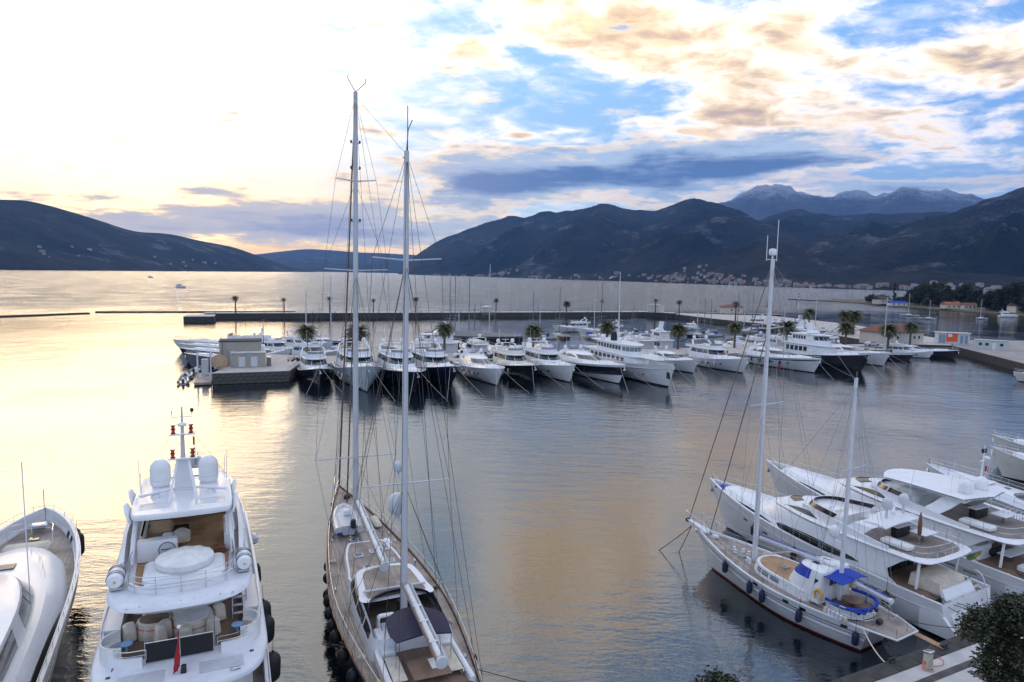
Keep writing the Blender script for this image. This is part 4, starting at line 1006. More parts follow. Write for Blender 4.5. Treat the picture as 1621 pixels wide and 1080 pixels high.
# yachts pointing left behind the utility building
G2 = 'yachts moored bow left at the finger pier'
for i, (x, y, L, B, st, hm, lb) in enumerate(((-88, 176, 27, 6, 'sport', WHITE, 'outermost white yacht pointing left, raised arch behind'), (-82.5, 167.5, 23, 5.6, 'fly', GREYW, 'second of the yachts pointing left, pale grey'),
      (-77.5, 158, 22, 5.6, 'sport', NAVYH, 'dark hulled yacht pointing left, third out'), (-72.0, 148.8, 19, 5.2, 'sport', GREYH, 'grey hulled yacht nearest the utility building'))):
    motor_yacht('motor_yacht', lb, G2, (x, y), 110, L, B, hm=hm, style=st, zb=2.9, domes=1, scl=(1.1, 1, 1.15))
# yachts on the other side of the finger pier and behind the marina pier
G3 = 'yachts moored behind the marina pier'
back = [(-49.0, 168.0, 250, 20, 5.4, 'fly', WHITE, 'white flybridge yacht behind the leftmost pier palm'), (-47.5, 180.0, 250, 16, 4.8, 'fly', WHITE, 'smaller white yacht at the far end of finger pier'),
        (-33.5, 172.5, 110, 22, 6.2, 'tri', GREYW, 'grey white trawler yacht seen side on behind the pier')]
back += [(-44.0, 188.0, 250, 15, 4.6, 'sport', NAVYH, 'navy hulled small yacht beyond the finger pier boats'), (-52.5, 160.5, 245, 13, 4.2, 'sport', WHITE, 'small white yacht close behind the pier head paving'), (-40.0, 162.5, 250, 16, 4.8, 'fly', CREAM, 'ivory yacht squeezed between finger pier and pier palms')]
for x, y, th, L, B, st, hm, lb in back: motor_yacht('motor_yacht', lb, G3, (x, y), th, L, B, hm=hm, style=st, zb=3.2)
mid = [(676, 15, 'fly', WHITE), (716, 20, 'tri', WHITE), (760, 17, 'fly', GREYW), (800, 14, 'sport', WHITE), (835, 13, 'sport', NAVYH), (870, 16, 'sport', BLACKH), (1005, 16, 'fly', WHITE), (1030, 20, 'fly', CREAM), (1060, 17, 'tri', WHITE), (1180, 14, 'sport', WHITE), (1215, 15, 'fly', WHITE), (1250, 16, 'fly', WHITE), (1290, 17, 'tri', WHITE), (1325, 18, 'fly', NAVYH)]
places = ['below the leaning masts', 'behind the white van', 'behind the parked dark cars', 'left of the fourth pier palm', 'just behind the fourth pier palm', 'right of the fourth pier palm', 'behind the classic yacht funnel', 'behind the classic yacht mast', 'left of the sixth pier palm', 'right of the seventh pier palm', 'behind the white parked car', 'left of the leaning pier palm', 'right of the leaning pier palm', 'below the pair of tall palms']
words = {'fly': 'flybridge yacht', 'sport': 'low sport yacht', 'tri': 'two-storey yacht'}; hues = {WHITE: 'white', GREYW: 'pale grey', NAVYH: 'navy hulled', BLACKH: 'black hulled', CREAM: 'ivory'}
for (px, L, st, hm), pl in zip(mid, places):
    v = pdir(px, 500); q = A0 + N_*(15.2); den = v.x*E_.y - v.y*E_.x; tt = (q.x*E_.y - q.y*E_.x)/den
    c = Vector((v.x*tt, v.y*tt, 0)) + N_*L
    motor_yacht('motor_yacht', '%s %s %s' % (hues[hm], words[st], pl), G3, (c.x, c.y), 20+random.uniform(-3, 3), L, L*.27, hm=hm, style=st, zb=.13*L+.3, domes=1, windows=3, scl=(1.2, 1, 1.15))
for px, py, th, L, st, hm, lb in ((905, 525, 118, 17, 'fly', WHITE, 'white yacht lying side on in the inner basin'), (950, 531, 112, 19, 'fly', WHITE, 'second white yacht side on in the inner basin'), (985, 541, 290, 17, 'sport', BLACKH, 'black hulled yacht side on in the inner basin'),
                                  (1085, 522, 112, 13, 'sport', WHITE, 'small white cruiser in the basin left of sailboats'), (1190, 516, 110, 16, 'fly', WHITE, 'white yacht lying below the wide quay edge'), (1225, 521, 110, 14, 'fly', WHITE, 'white cruiser lying right behind the tall white mast'),
                                  (1255, 530, 110, 15, 'tri', WHITE, 'white two-storey cruiser beside the wide quay'), (1300, 536, 110, 13, 'fly', WHITE, 'small white cruiser at the corner of the wide quay')):
    c = gp(px, py, 0); hd = Vector((-math.sin(R(th)), math.cos(R(th)), 0)); c = c + hd*(L/2)
    motor_yacht('motor_yacht', lb, G3, (c.x, c.y), th, L, L*.28, hm=hm, style=st, zb=.13*L+.4, domes=1, windows=3)
# the dark covered ship whose bow shows behind the pier
def covered_ship():
    p = gp(668, 552, 0); th = 110; L, B = 30, 6.5; hd = Vector((-math.sin(R(th)), math.cos(R(th)), 0)); o = p - hd*L
    t = thing('covered_ship', 'dark hulled ship under a grey tarpaulin behind the pier', 'ship', o, R(th))
    H = Hull(L, B, 4.2, 3.4, rake=2.0, draft=1, p=2.2, em=.2, eb=.5); H.build(t, BLACKH); H.band(t, 'rub_rail', GREYH, -.5, -.35, rel=True)
    b = MB(); rows = []
    for k in range(11):
        tt = k/10*.97; e = H.edge(tt, 1, -.1, -.1); hgt = 1.3*math.sin(math.pi*min(1, .15+.8*(1-tt))) + .1
        rows.append([Vector((e.x*u, e.y, e.z + hgt*(1-abs(u))**.8)) for u in (-1, -.5, 0, .5, 1)])
    b.quad_strip(rows); b.build('tarpaulin', mat('grey tarpaulin', (.20, .19, .19), .8, var=.2, bump=.5, bscale=2), t)
covered_ship()
# ------------------------------------------------------------------ sailing yachts with bare masts
G4 = 'sailing yachts with bare masts in the inner basin'
sails = [(485, 562, 456, 'leftmost bare mast behind the pier head palm'), (524, 557, 437, 'tall bare mast left of the big ketch mast'), (712, 543, 440, 'leftmost of three close masts right of the mizzen'), (720, 540, 434, 'middle of three close masts right of the mizzen'), (726, 546, 452, 'lowest of three close masts right of the mizzen'),
         (742, 546, 441, 'single bare mast behind the white van'), (751, 540, 478, 'short mast just right of a single mast'), (774, 546, 418, 'very tall mast in front of the small hut'), (843, 540, 460, 'left one of two masts above the fourth palm'), (854, 537, 462, 'right one of two masts above the fourth palm'),
         (885, 534, 454, 'single mast standing left of the breakwater palm'), (940, 537, 447, 'left one of two masts beside the fifth palm'), (951, 535, 446, 'right one of two masts beside the fifth palm'), (979, 532, 461, 'mast midway between fifth palm and classic yacht'), (1002, 530, 482, 'short mast left of the classic yacht mast'),
         (1103, 533, 466, 'left one of three masts on white sailboats'), (1114, 530, 471, 'middle one of three masts on white sailboats'), (1124, 533, 472, 'right one of three masts on white sailboats'), (1166, 538, 462, 'mast in front of the red roofed pavilion'), (1177, 527, 461, 'slim mast right of the pavilion'), (1190, 524, 461, 'mast left of the tall white ketch mast'),
         (1240, 535, 480, 'mast close right of the tall white ketch mast'), (1257, 540, 474, 'mast above the leaning pier palm'), (1289, 537, 466, 'mast left of the paired tall palms')]
for i, (px, py, top, lb) in enumerate(sails):
    p = gp(px, py, 0); zt = CAM_H + (pdir(px, top).z/pdir(px, top).y)*p.y; mast = max(7, zt-1.9); L = max(8.5, mast*.78)
    th = [20, 110, 20, 200][i % 4] if px < 1080 else 110 + (i % 3)*4
    hd = Vector((-math.sin(R(th)), math.cos(R(th)), 0)); c = p + hd*(L*.44)
    sail_yacht('sailing_yacht', ('white' if i % 5 else 'dark blue') + ' sailboat, ' + lb, G4, (c.x, c.y), th, L, mast, hm=WHITE if i % 5 else NAVYH, cover=[NAVYC, BLUEC, CREAMC][i % 3], spread=2 if mast > 12 else 1, canopy=[NAVYC, CREAMC, BLUEC][i % 3])
G5 = 'yachts at anchor off the wooded point'
for px, py, th, top, lb in ((1424, 500, 70, 462, 'white sailboat at anchor, leftmost off the wooded point'), (1483, 507, 200, 474, 'white sailboat at anchor, middle one off wooded point'), (1545, 506, 120, 472, 'white sailboat at anchor, right one off wooded point')):
    p = gp(px, py, 0); zt = CAM_H + (pdir(px, top).z/pdir(px, top).y)*p.y; sail_yacht('sailing_yacht', lb, G5, (p.x, p.y), th, 11, max(9, zt-2), spread=1, B=4)
for px, py, lb in ((1612, 503, 'small white motor boat by the wooded point at right edge'), (243, 440, 'tiny fishing boat farther out in the sun glare'), (295, 456, 'tiny motor boat nearer in the sun glare')):
    p = gp(px, py, 0); motor_yacht('motor_boat', lb, 'small craft out on the bay', (p.x, p.y), 255, 11 if px > 500 else 13, 3.6, style='fly', zb=1.6, zs=1.1, domes=0, windows=2)
# inflatable boats at the little pontoon beside the pier head
fp = thing('floating_stage', 'small wooden floating stage left of the pier head', 'pontoon', (-58.2, 129.0, 0), R(21))
b = MB(); b.box((-.6, 4, .35), (3.0, 13, .5), bev=.06); b.build('deck', TEAK, fp)
b = MB(); b.box((-.6, 4, .0), (2.7, 12.6, .5)); b.build('float', STONE2, fp)
for sx in (-1.9, .5):
    b = MB(); b.tube([(sx, 5, -1), (sx, 5, 5.4)], .16, 8); b.build('pile', WHITE2, fp)
b = MB(); b.box((-.7, 7.5, 2.2), (1.3, .5, 3.2), bev=.05); b.build('gangway', GREYW, fp)
def rib(p, rz, label, L=4.6):
    t = thing('inflatable_boat', label, 'dinghy', p, rz, 'inflatables by the floating stage')
    b = MB(); w = .85
    pts = [Vector((-w, 0, .45)), Vector((-w, L*.55, .5)), Vector((-w*.75, L*.82, .62)), Vector((-w*.3, L*.97, .75)), Vector((0, L, .78)), Vector((w*.3, L*.97, .75)), Vector((w*.75, L*.82, .62)), Vector((w, L*.55, .5)), Vector((w, 0, .45))]
    b.tube(pts, .27, 8); b.build('tube', GREYH, t)
    b = MB(); b.loft([[(-.7, 0, .35), (.7, 0, .35), (.3, 0, -.15), (-.3, 0, -.15)], [(-.7, L*.6, .4), (.7, L*.6, .4), (.2, L*.6, -.1), (-.2, L*.6, -.1)], [(-.1, L*.95, .6), (.1, L*.95, .6), (.05, L*.93, .5), (-.05, L*.93, .5)]], True, True); b.build('floor', GREYW, t)
    b = MB(); b.box((0, -.15, .65), (.4, .4, .9), bev=.1); b.build('outboard_motor', BLACKP, t); b = MB(); b.box((0, L*.4, .75), (.6, .6, .7), bev=.1, top=(.8, .6)); b.build('console', WHITE, t)
rib((-61.8, 127.0, 0), R(25), 'nearest grey inflatable beside the floating stage'); rib((-64.4, 133.5, 0), R(18), 'middle grey inflatable beside the floating stage'); rib((-66.3, 141, 0), R(10), 'farthest grey inflatable beside the floating stage')
# ------------------------------------------------------------------ wooded point on the right
GRASS = mat('dry ground', (.13, .11, .075), .95, var=.3, vscale=.05)
b = MB(); poly = [(318, 722), (326, 660), (333, 613), (338, 530), (341, 467), (346, 400), (760, 380), (760, 600), (520, 700), (344, 742)]
b.loft([[(x, y, -2) for x, y in poly], [(x, y, .9) for x, y in poly], [(lerp(x, 470, .06), lerp(y, 560, .06), 1.7) for x, y in poly], [(lerp(x, 470, .5), lerp(y, 560, .5), 6) for x, y in poly]], True, True)
tag(b.build('headland', GRASS, None, 0), kind='structure')
jt = pier('jetty', [(318, 720), (326, 690), (322, 689), (296, 735), (299, 738)], 1.0, 'thin stone jetty at the tip of the wooded point', STONE2, PAVED)
bc = thing('harbour_beacon', 'small banded beacon on the tip of the jetty', 'beacon', (304, 727, 1.09))
for k in range(4):
    b = MB(); b.lathe([(.9-.1*k, k*1.4), (.82-.1*k, k*1.4+1.4)], n=10); b.build('band', (WHITE2, BLACKP)[k % 2], bc)
LEAFD = mat('dark conifer foliage', (.018, .028, .014), .7, col2=(.035, .045, .02), vscale=.6)
LEAFO = mat('olive foliage', (.035, .042, .018), .65, col2=(.06, .065, .028), vscale=.8)
LEAFB = mat('broad leaf foliage', (.009, .016, .006), .45, col2=(.034, .04, .013), vscale=2.6)
BARK = mat('tree bark', (.10, .075, .055), .9, var=.3, vscale=4, bump=.6, bscale=10)
def tree_mesh(seed, h, w, kind, n, leaf, ncl=0, spread=.17):
    rnd = random.Random(seed); tr = MB(); cr = MB()
    tr.tube([(0, 0, 0), (rnd.uniform(-.02, .02)*h, 0, h*.45), (rnd.uniform(-.04, .04)*h, rnd.uniform(-.03, .03)*h, h*.93)], h*.028, 7, h*.006)
    cl = []
    for k in range(ncl or (38 if kind != 'cone' else 46)):
        t = rnd.random()
        if kind == 'cone': z = h*(.12+.86*t); rad = w*(1-t)**.75*rnd.uniform(.35, 1)
        elif kind == 'round': z = h*(.34+.58*t); rad = w*math.sqrt(max(0, 1-((t-.45)/.58)**2))*math.sqrt(rnd.random())
        else: z = h*(.55+.4*t); rad = w*math.sqrt(max(.05, 1-((t-.3)/.75)**2))*math.sqrt(rnd.random())
        a = rnd.random()*6.283; c = Vector((math.cos(a)*rad, math.sin(a)*rad, z)); cl.append(c)
        if rnd.random() < .7: tr.tube([(0, 0, max(h*.12, z-rad*.9)), c*.6+Vector((0, 0, z*.38)), c], h*.008, 4, h*.002)
    for k in range(n):
        c = rnd.choice(cl); q = Vector((rnd.gauss(0, 1), rnd.gauss(0, 1), rnd.gauss(0, .75))); p = c + q*(w*spread)
        d1 = Vector((rnd.uniform(-1, 1), rnd.uniform(-1, 1), rnd.uniform(-.5, .6))).normalized(); d2 = d1.cross(Vector((rnd.uniform(-1, 1), rnd.uniform(-1, 1), rnd.uniform(-1, 1)))).normalized()
        s = leaf*rnd.uniform(.6, 1.3); o = len(cr.v); cr.v += [p-d1*s, p+d2*s*.42, p+d1*s, p-d2*s*.42]; cr.f.append((o, o+1, o+2, o+3))
    return tr, cr
TREES = []
for k, (h, w, kd, n, lf, m_) in enumerate(((15, 3.0, 'cone', 2600, .62, LEAFD), (13, 4.6, 'round', 2800, .62, LEAFD), (16, 5.2, 'pine', 2600, .62, LEAFD), (6, 3.8, 'round', 1500, .55, LEAFO), (17, 1.6, 'cone', 2000, .5, LEAFD))):
    tr, cr = tree_mesh(40+k, h, w, kd, n, lf); TREES.append((tr.mesh('trunk', BARK, 60), cr.mesh('crown', m_, 0)))
def tree(p, k, s, label, group, name):
    t = thing(name, label, 'tree', p, random.random()*6.28, group); t.scale = (s, s, s*random.uniform(.92, 1.08))
    for nm, me in zip(('trunk', 'crown'), TREES[k]):
        o = bpy.data.objects.new(nm, me); COL.objects.link(o); o.parent = t
gt = 'trees on the wooded point'
spots = [(1365, 0, 3), (1372, 8, 3), (1378, 4, 3), (1387, 6, 3), (1404, 22, 4), (1410, 14, 3), (1416, 26, 3), (1424, 30, 3), (1432, 16, 1), (1437, 20, 0), (1444, 14, 0), (1452, 18, 2), (1459, 10, 0), (1464, 16, 1), (1474, 22, 3), (1479, 18, 1), (1486, 20, 0), (1492, 26, 0), (1499, 22, 2), (1515, 34, 2), (1530, 30, 0), (1537, 36, 0), (1552, 12, 0), (1557, 16, 1), (1562, 12, 0), (1568, 18, 2), (1574, 10, 0), (1580, 14, 1), (1586, 10, 0), (1592, 16, 2), (1599, 12, 1), (1606, 18, 3), (1614, 14, 0), (1626, 16, 1), (1640, 14, 2), (1545, 40, 3), (1508, 50, 1), (1470, 40, 2), (1440, 4, 1), (1456, 4, 3), (1483, 6, 0), (1520, 26, 0), (1524, 34, 1), (1548, 8, 1), (1565, 4, 0), (1571, 30, 0), (1583, 30, 2), (1596, 26, 0), (1610, 8, 0), (1620, 6, 1)]
for px, d, k in spots:
    yb = curve([(1290, 476), (1400, 484), (1500, 492), (1600, 500), (1700, 508)], px); q = gp(px, yb, 0); u = Vector((q.x, q.y, 0)).normalized()
    q = q + Vector((6, 0, 0)) + u*d; q.z = 1.3
    nm = {0: 'dark cone shaped conifer', 1: 'round dark evergreen', 2: 'tall dark pine', 3: 'low olive green bush tree', 4: 'slender cypress'}[k]
    tree(q, k, random.uniform(.95, 1.3), nm + ' in the row on the wooded point', gt + ', ' + nm, {0: 'conifer_tree', 1: 'evergreen_tree', 2: 'pine_tree', 3: 'olive_tree', 4: 'cypress_tree'}[k])
ROOFO2 = mat('faded orange roof', (.34, .11, .055), .9, var=.25, vscale=.6)
def cottage(px, py, w, d, h, wall, roof, label, z=1.5, rz=.2, cat='house'):
    q = gp(px, py, z); t = thing('house', label, cat, q, rz)
    b = MB(); b.box((0, 0, h/2), (w, d, h)); b.build('wall', wall, t, 0)
    b = MB(); b.loft([[(-w/2-.4, -d/2-.4, h), (w/2+.4, -d/2-.4, h), (w/2+.4, d/2+.4, h), (-w/2-.4, d/2+.4, h)], [(-w/2-.4, -.1, h+d*.32), (w/2+.4, -.1, h+d*.32), (w/2+.4, .1, h+d*.32), (-w/2-.4, .1, h+d*.32)]], True, True); b.build('roof', roof, t, 0)
    for x in (-w*.3, 0, w*.3):
        b = MB(); b.box((x, -d/2-.03, h*.55), (1.1, .1, 1.3)); b.build('window', GLASS, t, 0)
cottage(1505, 488.5, 13, 7, 3.0, CREAMP, ROOFO2, 'long house with bright orange roof on the wooded point', 1.6, .1)
cottage(1533, 490, 9, 6, 3.2, CREAMP, ROOFT, 'house with dull orange roof right of the bright one', 1.6, -.2)
cottage(1396, 481, 14, 9, 4, CREAMP, STONE2, 'grey roofed house at the left of wooded point', 1.6, .4)
cottage(1420, 484, 15, 5, 2.4, WHITE2, BLUEC, 'low shed with blue roof on the wooded point', 1.6, .1)
cottage(1612, 495, 11, 8, 4.5, CREAMP, STONE, 'pale house among trees at the right edge', 1.8, .1)
# ------------------------------------------------------------------ town below the mountains
TW = [mat('town wall pale', (.36, .34, .31), .9), mat('town wall cream', (.34, .28, .22), .9), mat('town wall rose', (.30, .22, .19), .9), mat('town wall white', (.42, .42, .43), .9)]
TR = mat('town roof red', (.20, .085, .06), .9); TR2 = mat('town roof grey', (.22, .20, .19), .9)
HM = []
for k in range(8):
    w, d, h = ((11, 9, 6), (14, 10, 8), (9, 9, 9), (22, 11, 9), (13, 11, 12), (28, 12, 12), (10, 8, 5), (17, 12, 10))[k]
    b = MB(); b.box((0, 0, h/2-2), (w, d, h+4)); nf = len(b.f)
    b.loft([[(-w/2-.5, -d/2-.5, h), (w/2+.5, -d/2-.5, h), (w/2+.5, d/2+.5, h), (-w/2-.5, d/2+.5, h)], [(-w/2*.5, -.1, h+2.6), (w/2*.5, -.1, h+2.6), (w/2*.5, .1, h+2.6), (-w/2*.5, .1, h+2.6)]], False, True)
    nf2 = len(b.f)
    for s_ in range(max(1, int(h/3.2))):
        for i in range(max(2, int(w/4))): b.box((-w/2+(i+.5)*w/max(2, int(w/4)), -d/2-.05, 1.8+s_*3.1), (1.5, .25, 1.5))
    me = b.mesh('house', TW[k % 4], 0); me.materials.append(TR if k % 5 else TR2); me.materials.append(GLASS)
    for i, p in enumerate(me.polygons): p.material_index = 0 if i < nf else (1 if i < nf2 else 2)
    HM.append(me)
rt = random.Random(5)
def town(n, x0, x1, tmax, rng, label, group, pw=2.0, clusters=None):
    for i in range(n):
        x = rt.uniform(x0, x1) if not clusters else rt.gauss(*rt.choice(clusters))
        x = max(x0, min(x1, x)); t = .006 + tmax*rt.random()**pw; q = rng.pt(x, t); q.z = max(q.z, 1.0)
        o = bpy.data.objects.new('house', rt.choice(HM)); COL.objects.link(o); o.location = q; o.rotation_euler = (0, 0, math.atan2(-q.x, q.y)*.9 + rt.uniform(-.7, .7))
        s = rt.uniform(.48, .82)*(1 + .3*(q.y > 3200)); o.scale = (s, s, s); tag(o, label, 'house', group)
town(62, 664, 1000, .075, r_main, 'small pale house of the hazy far shore village left of ferry', 'houses of the far shore village', 1.6, [(700, 12), (740, 14), (765, 12), (800, 16), (860, 18), (925, 22), (975, 16)])
town(136, 1010, 1290, .05, r_main, 'small house of the dense town at the foot of the mountain', 'houses of the town', 1.7, [(1090, 30), (1150, 35), (1210, 35), (1270, 20), (1060, 30)])
town(9, 1075, 1130, .11, r_main, 'small house high on the slope above the town', 'houses high above the town', .6)
town(70, 1300, 1610, .055, r_right, 'small house on the low shore at the foot of right hillside', 'houses below the right hillside', 1.8, [(1330, 25), (1390, 30), (1440, 25), (1500, 50), (1590, 20)])
town(16, 40, 340, .34, r_left, 'tiny pale house on the dark left hill', 'houses on the left hill', .5, [(70, 8), (120, 12), (245, 8), (300, 15)])
fe = thing('ferry', 'long white ferry lying at the far shore', 'ship', gp(985, 445.2, 0), R(8)); fe.location.z = 0
b = MB(); b.loft([[(-58, -8, 0), (56, -8, 0), (60, 0, 0), (56, 8, 0), (-58, 8, 0)], [(-60, -9, 8), (60, -9, 8), (68, 0, 8), (60, 9, 8), (-60, 9, 8)]], True, True); b.build('hull', WHITE2, fe, 0)
for k, (a, c) in enumerate(((-56, 50), (-52, 44), (-46, 36))):
    b = MB(); b.box(((a+c)/2, 0, 10+k*4), (c-a, 16-k, 3.9)); b.build('deckhouse', WHITE2, fe, 0)
    b = MB(); b.box(((a+c)/2, -8.05+k*.5, 10.3+k*4), (c-a-4, .3, 1.3)); b.build('window_band', GLASS, fe, 0)
b = MB(); b.box((-34, 0, 24), (9, 8, 7), top=(.7, .8)); b.build('funnel', BLUEC, fe, 0)
for i, (px, py) in enumerate(((1053, 445), (1066, 445), (1080, 446), (1097, 446))):
    q = gp(px, py, 1.0); t = thing('dock_crane', 'thin pale shipyard crane on the far shore, right of ferry', 'crane', q, i*1.7, 'shipyard cranes')
    b = MB(); b.tube([(0, 0, 0), (0, 0, 20)], 1.6, 5); b.build('tower', GREYW, t, 0); b = MB(); b.tube([(-7, 0, 18), (0, 0, 20), (22, 0, 42)], 1.2, 4); b.build('jib', GREYW, t, 0)
# ------------------------------------------------------------------ near boats
def sym(half, z=0.0, sub=4):
    """closed outline mirrored about the centre line from (x, y) points running aft centre -> bow centre, rounded"""
    P = [Vector((x, y, 0)) for x, y in half]; ext = [Vector((-P[1].x, P[1].y, 0))] + P + [Vector((-P[-2].x, P[-2].y, 0))]; out = []
    for i in range(1, len(ext)-2):
        a, b_, c, d = ext[i-1:i+3]
        for k in range(sub):
            t = k/sub; out.append(.5*((2*b_) + (c-a)*t + (2*a-5*b_+4*c-d)*t*t + (3*b_-a-3*c+d)*t**3))
    out.append(P[-1])
    for p in out: p.x = max(0.0, p.x)
    full = out + [Vector((-p.x, p.y, 0)) for p in out[-2:0:-1]]
    for p in full: p.z = z(p.y) if callable(z) else z
    return full
def spline(pts, sub=5):
    P = [Vector(p) for p in pts]; ext = [2*P[0]-P[1]] + P + [2*P[-1]-P[-2]]; out = []
    for i in range(1, len(ext)-2):
        a, b_, c, d = ext[i-1:i+3]
        for k in range(sub):
            t = k/sub; out.append(.5*((2*b_) + (c-a)*t + (2*a-5*b_+4*c-d)*t*t + (3*b_-a-3*c+d)*t**3))
    return out + [P[-1]]
def slab(root, name, m, half, z0, z1, bev=.08, sub=4, scale_low=1.0):
    o = sym(half, 0, sub); c = sum(o, Vector())/len(o); b = MB()
    def ring(k, z): return [Vector((p.x*k, c.y+(p.y-c.y)*(1-(1-k)*.5), z)) for p in o]
    e = 1-bev/3
    b.loft([ring(scale_low*e, z0), ring(scale_low, z0+(z1-z0)*.3), ring(1, z0+(z1-z0)*.65), ring(1-(1-e)*.35, z1-(z1-z0)*.12), ring(e, z1)], True, True)
    return b.build(name, m, root, 45)
def box(root, name, m, c, d, bev=.05, rz=0.0, top=None, rx=0.0):
    b = MB(); b.box(c, d, rz, top, bev, rx); return b.build(name, m, root)
def tubes(root, name, m, lines, r, n=6):
    b = MB()
    for l in lines: b.tube(l, r, n)
    return b.build(name, m, root)
def winch(root, c, r=.16, m=STEEL):
    b = MB(); b.lathe([(r*1.25, 0), (r*1.2, r*.5), (r*.8, r*.7), (r*.75, r*1.6), (r*1.05, r*1.8), (r, r*2.1), (r*.4, r*2.2)], c, 12); return b.build('winch', m, root)

def hoop(root, name, m, c, r, rr, rx=0.0, n=32):
    c = Vector(c); M = Matrix.Rotation(rx, 3, 'X'); b = MB(); b.tube([c + M @ Vector((math.cos(k*2*math.pi/n)*r, math.sin(k*2*math.pi/n)*r, 0)) for k in range(n+1)], rr, 6, None, False)
    return b.build(name, m, root)
def idx_y(h, ring, y, side=-1):
    """ring index at which the outline of a house passes y on the given side"""
    r = h.r[ring]; n = len(r); best = 0
    for i in range(n-1):
        a, b = r[i], r[i+1]
        if (a.x+b.x)*side > 0 and (a.y-y)*(b.y-y) <= 0 and a.y != b.y: return i + (y-a.y)/(b.y-a.y)
    return None
# ---- B: the motor yacht seen from astern
def yacht_b():
    t = thing('motor_yacht', 'large white three-deck motor yacht seen from astern with twin domes', 'yacht', (-10.20, 19.65, 0), R(24.1))
    H = Hull(43.4, 7.2, 5.5, 3.9, rake=3.6, draft=1.2, p=2.7, tw=.88, em=.14, eb=.6, sp=1.5, round_bow=.22, wide=.40)
    H.build(t, WHITE, 34, 9); H.band(t, 'boot_stripe', NAVYH, -.1, .3); H.deck(t, TEAK, .95, 0, .985, 30); H.gunwale(t, WHITE, .95, .2, 34); H.band(t, 'rub_rail', STEEL, -1.15, -1.05, rel=True, off=.05)
    H.rail(t, .45, .12, .985, 26, .02, False, inset=.06)
    # main deck house, mostly under the upper deck
    h1 = House([sym([(0, 8.5), (2.4, 8.6), (2.75, 9.2), (2.75, 22), (2.4, 28), (1.4, 31.5), (0, 32)], 3.1), sym([(0, 8.5), (2.4, 8.6), (2.75, 9.2), (2.75, 22), (2.3, 27), (1.2, 30), (0, 30.4)], 5.2)]); h1.build(t, 'main_deckhouse', WHITE)
    for sd in (-1, 1):
        for k in range(7): box(t, 'window', GLASS, (sd*2.76, 10.6+k*1.75, 4.35), (.06, 1.45, .8), .02)
    # upper deck
    slab(t, 'upper_deck', WHITE2, [(0, 6.15), (1.6, 6.3), (2.75, 6.9), (3.3, 8.2), (3.45, 10.5), (3.42, 20), (2.9, 27), (1.7, 30), (0, 30.6)], 5.15, 5.55, .1)
    b = MB(); b.prism([(-2.55, 9.0), (2.55, 9.0), (2.6, 14), (-2.6, 14)], 5.551, 5.565); b.build('upper_deck_teak', TEAKD, t, 0)  # darker teak, so the floor colour deepens the shade below the sun deck
    for sd in (-1, 1):
        ringwall(t, 'upper_bulwark', WHITE, [Vector((sd*x, y, 5.5)) for x, y in ((3.28, 24), (3.36, 18), (3.36, 13.5), (3.3, 11.0), (3.1, 9.6), (2.75, 8.75), (2.2, 8.35), (1.5, 8.25))], lambda u: .85-.35*smooth01((u-.3)/.5), -.12*sd if sd > 0 else .12)
        # wide moulded side with seat
        b = MB(); b.loft([[Vector((sd*x, y, z)) for x, z in ((2.5, 5.55), (2.5, 6.25), (3.2, 6.3), (3.25, 5.55))][::sd] for y in (10.6, 12.2, 14.2)], True, True); b.build('side_locker', WHITE, t)
        b = MB(); rows = []
        for a in range(9):
            th = R(-5+a*22); cx, cy = sd*2.35, 9.55
            rows.append([Vector((cx+sd*math.sin(th)*r_*.80, cy-math.cos(th)*r_*.85, z)) for r_, z in ((.62, 5.56), (.62, 5.98), (.92, 6.0), (.92, 6.35), (1.02, 6.35), (1.02, 5.56))])
        b.quad_strip(rows); b.ngon(rows[0]); b.ngon(rows[-1]); b.build('corner_sofa', SKYB if False else WHITEC, t)
        b = MB(); b.lathe([(.05, 0), (.05, .42), (.26, .43), (.26, .46), (.05, .47)], (sd*2.2, 9.7, 5.56), 14); b.build('side_table', SKYB, t)
        posts_rail(t, spline([(sd*3.2, 13.8, 5.95), (sd*3.2, 10.9, 5.95), (sd*3.0, 9.4, 5.9), (sd*2.3, 8.5, 5.85), (sd*1.35, 8.35, 5.85)]), .42, 7, .02, 1)
    box(t, 'windbreak', BLACKC, (-.1, 8.45, 6.05), (2.55, .05, .8), .01)
    posts_rail(t, [(-1.4, 8.45, 5.6), (0, 8.43, 5.6), (1.2, 8.45, 5.6)], .9, 3, .025, 0)
    tubes(t, 'davit_post', STEEL, [[(-1.4, 8.6, 5.55), (-1.4, 8.6, 7.0)], [(1.25, 8.9, 5.55), (1.25, 8.9, 7.0)]], .025)
    h2 = House([sym([(0, 13.6), (2.0, 13.7), (2.5, 14.4), (2.55, 20), (2.2, 25), (1.2, 27.4), (0, 27.8)], 5.55), sym([(0, 13.6), (2.0, 13.7), (2.5, 14.4), (2.55, 20), (2.1, 24.2), (1.1, 26), (0, 26.3)], 8.0)]); h2.build(t, 'upper_deckhouse', WHITE)
    for sd in (-1, 1):
        for k in range(4): box(t, 'window', GLASS, (sd*2.55, 15.6+k*1.9, 7.0), (.08, 1.6, .8), .02)
    for k in range(4): box(t, 'sliding_door', GLASS, (-1.5+k*1.0, 13.62, 6.75), (.93, .06, 2.2), .01)
    # sun deck
    slab(t, 'sun_deck', WHITE2, [(0, 7.75), (1.4, 7.85), (2.35, 8.35), (2.85, 9.6), (2.9, 12), (2.85, 20), (2.4, 23), (1.2, 24.6), (0, 25)], 7.75, 8.3, .18, scale_low=.9)
    b = MB(); b.prism([(-1.85, 10.0), (1.85, 10.0), (1.95, 12), (1.95, 20), (-1.95, 20), (-1.95, 12)], 8.3005, 8.318); b.build('sun_deck_teak', TEAKW, t, 0)
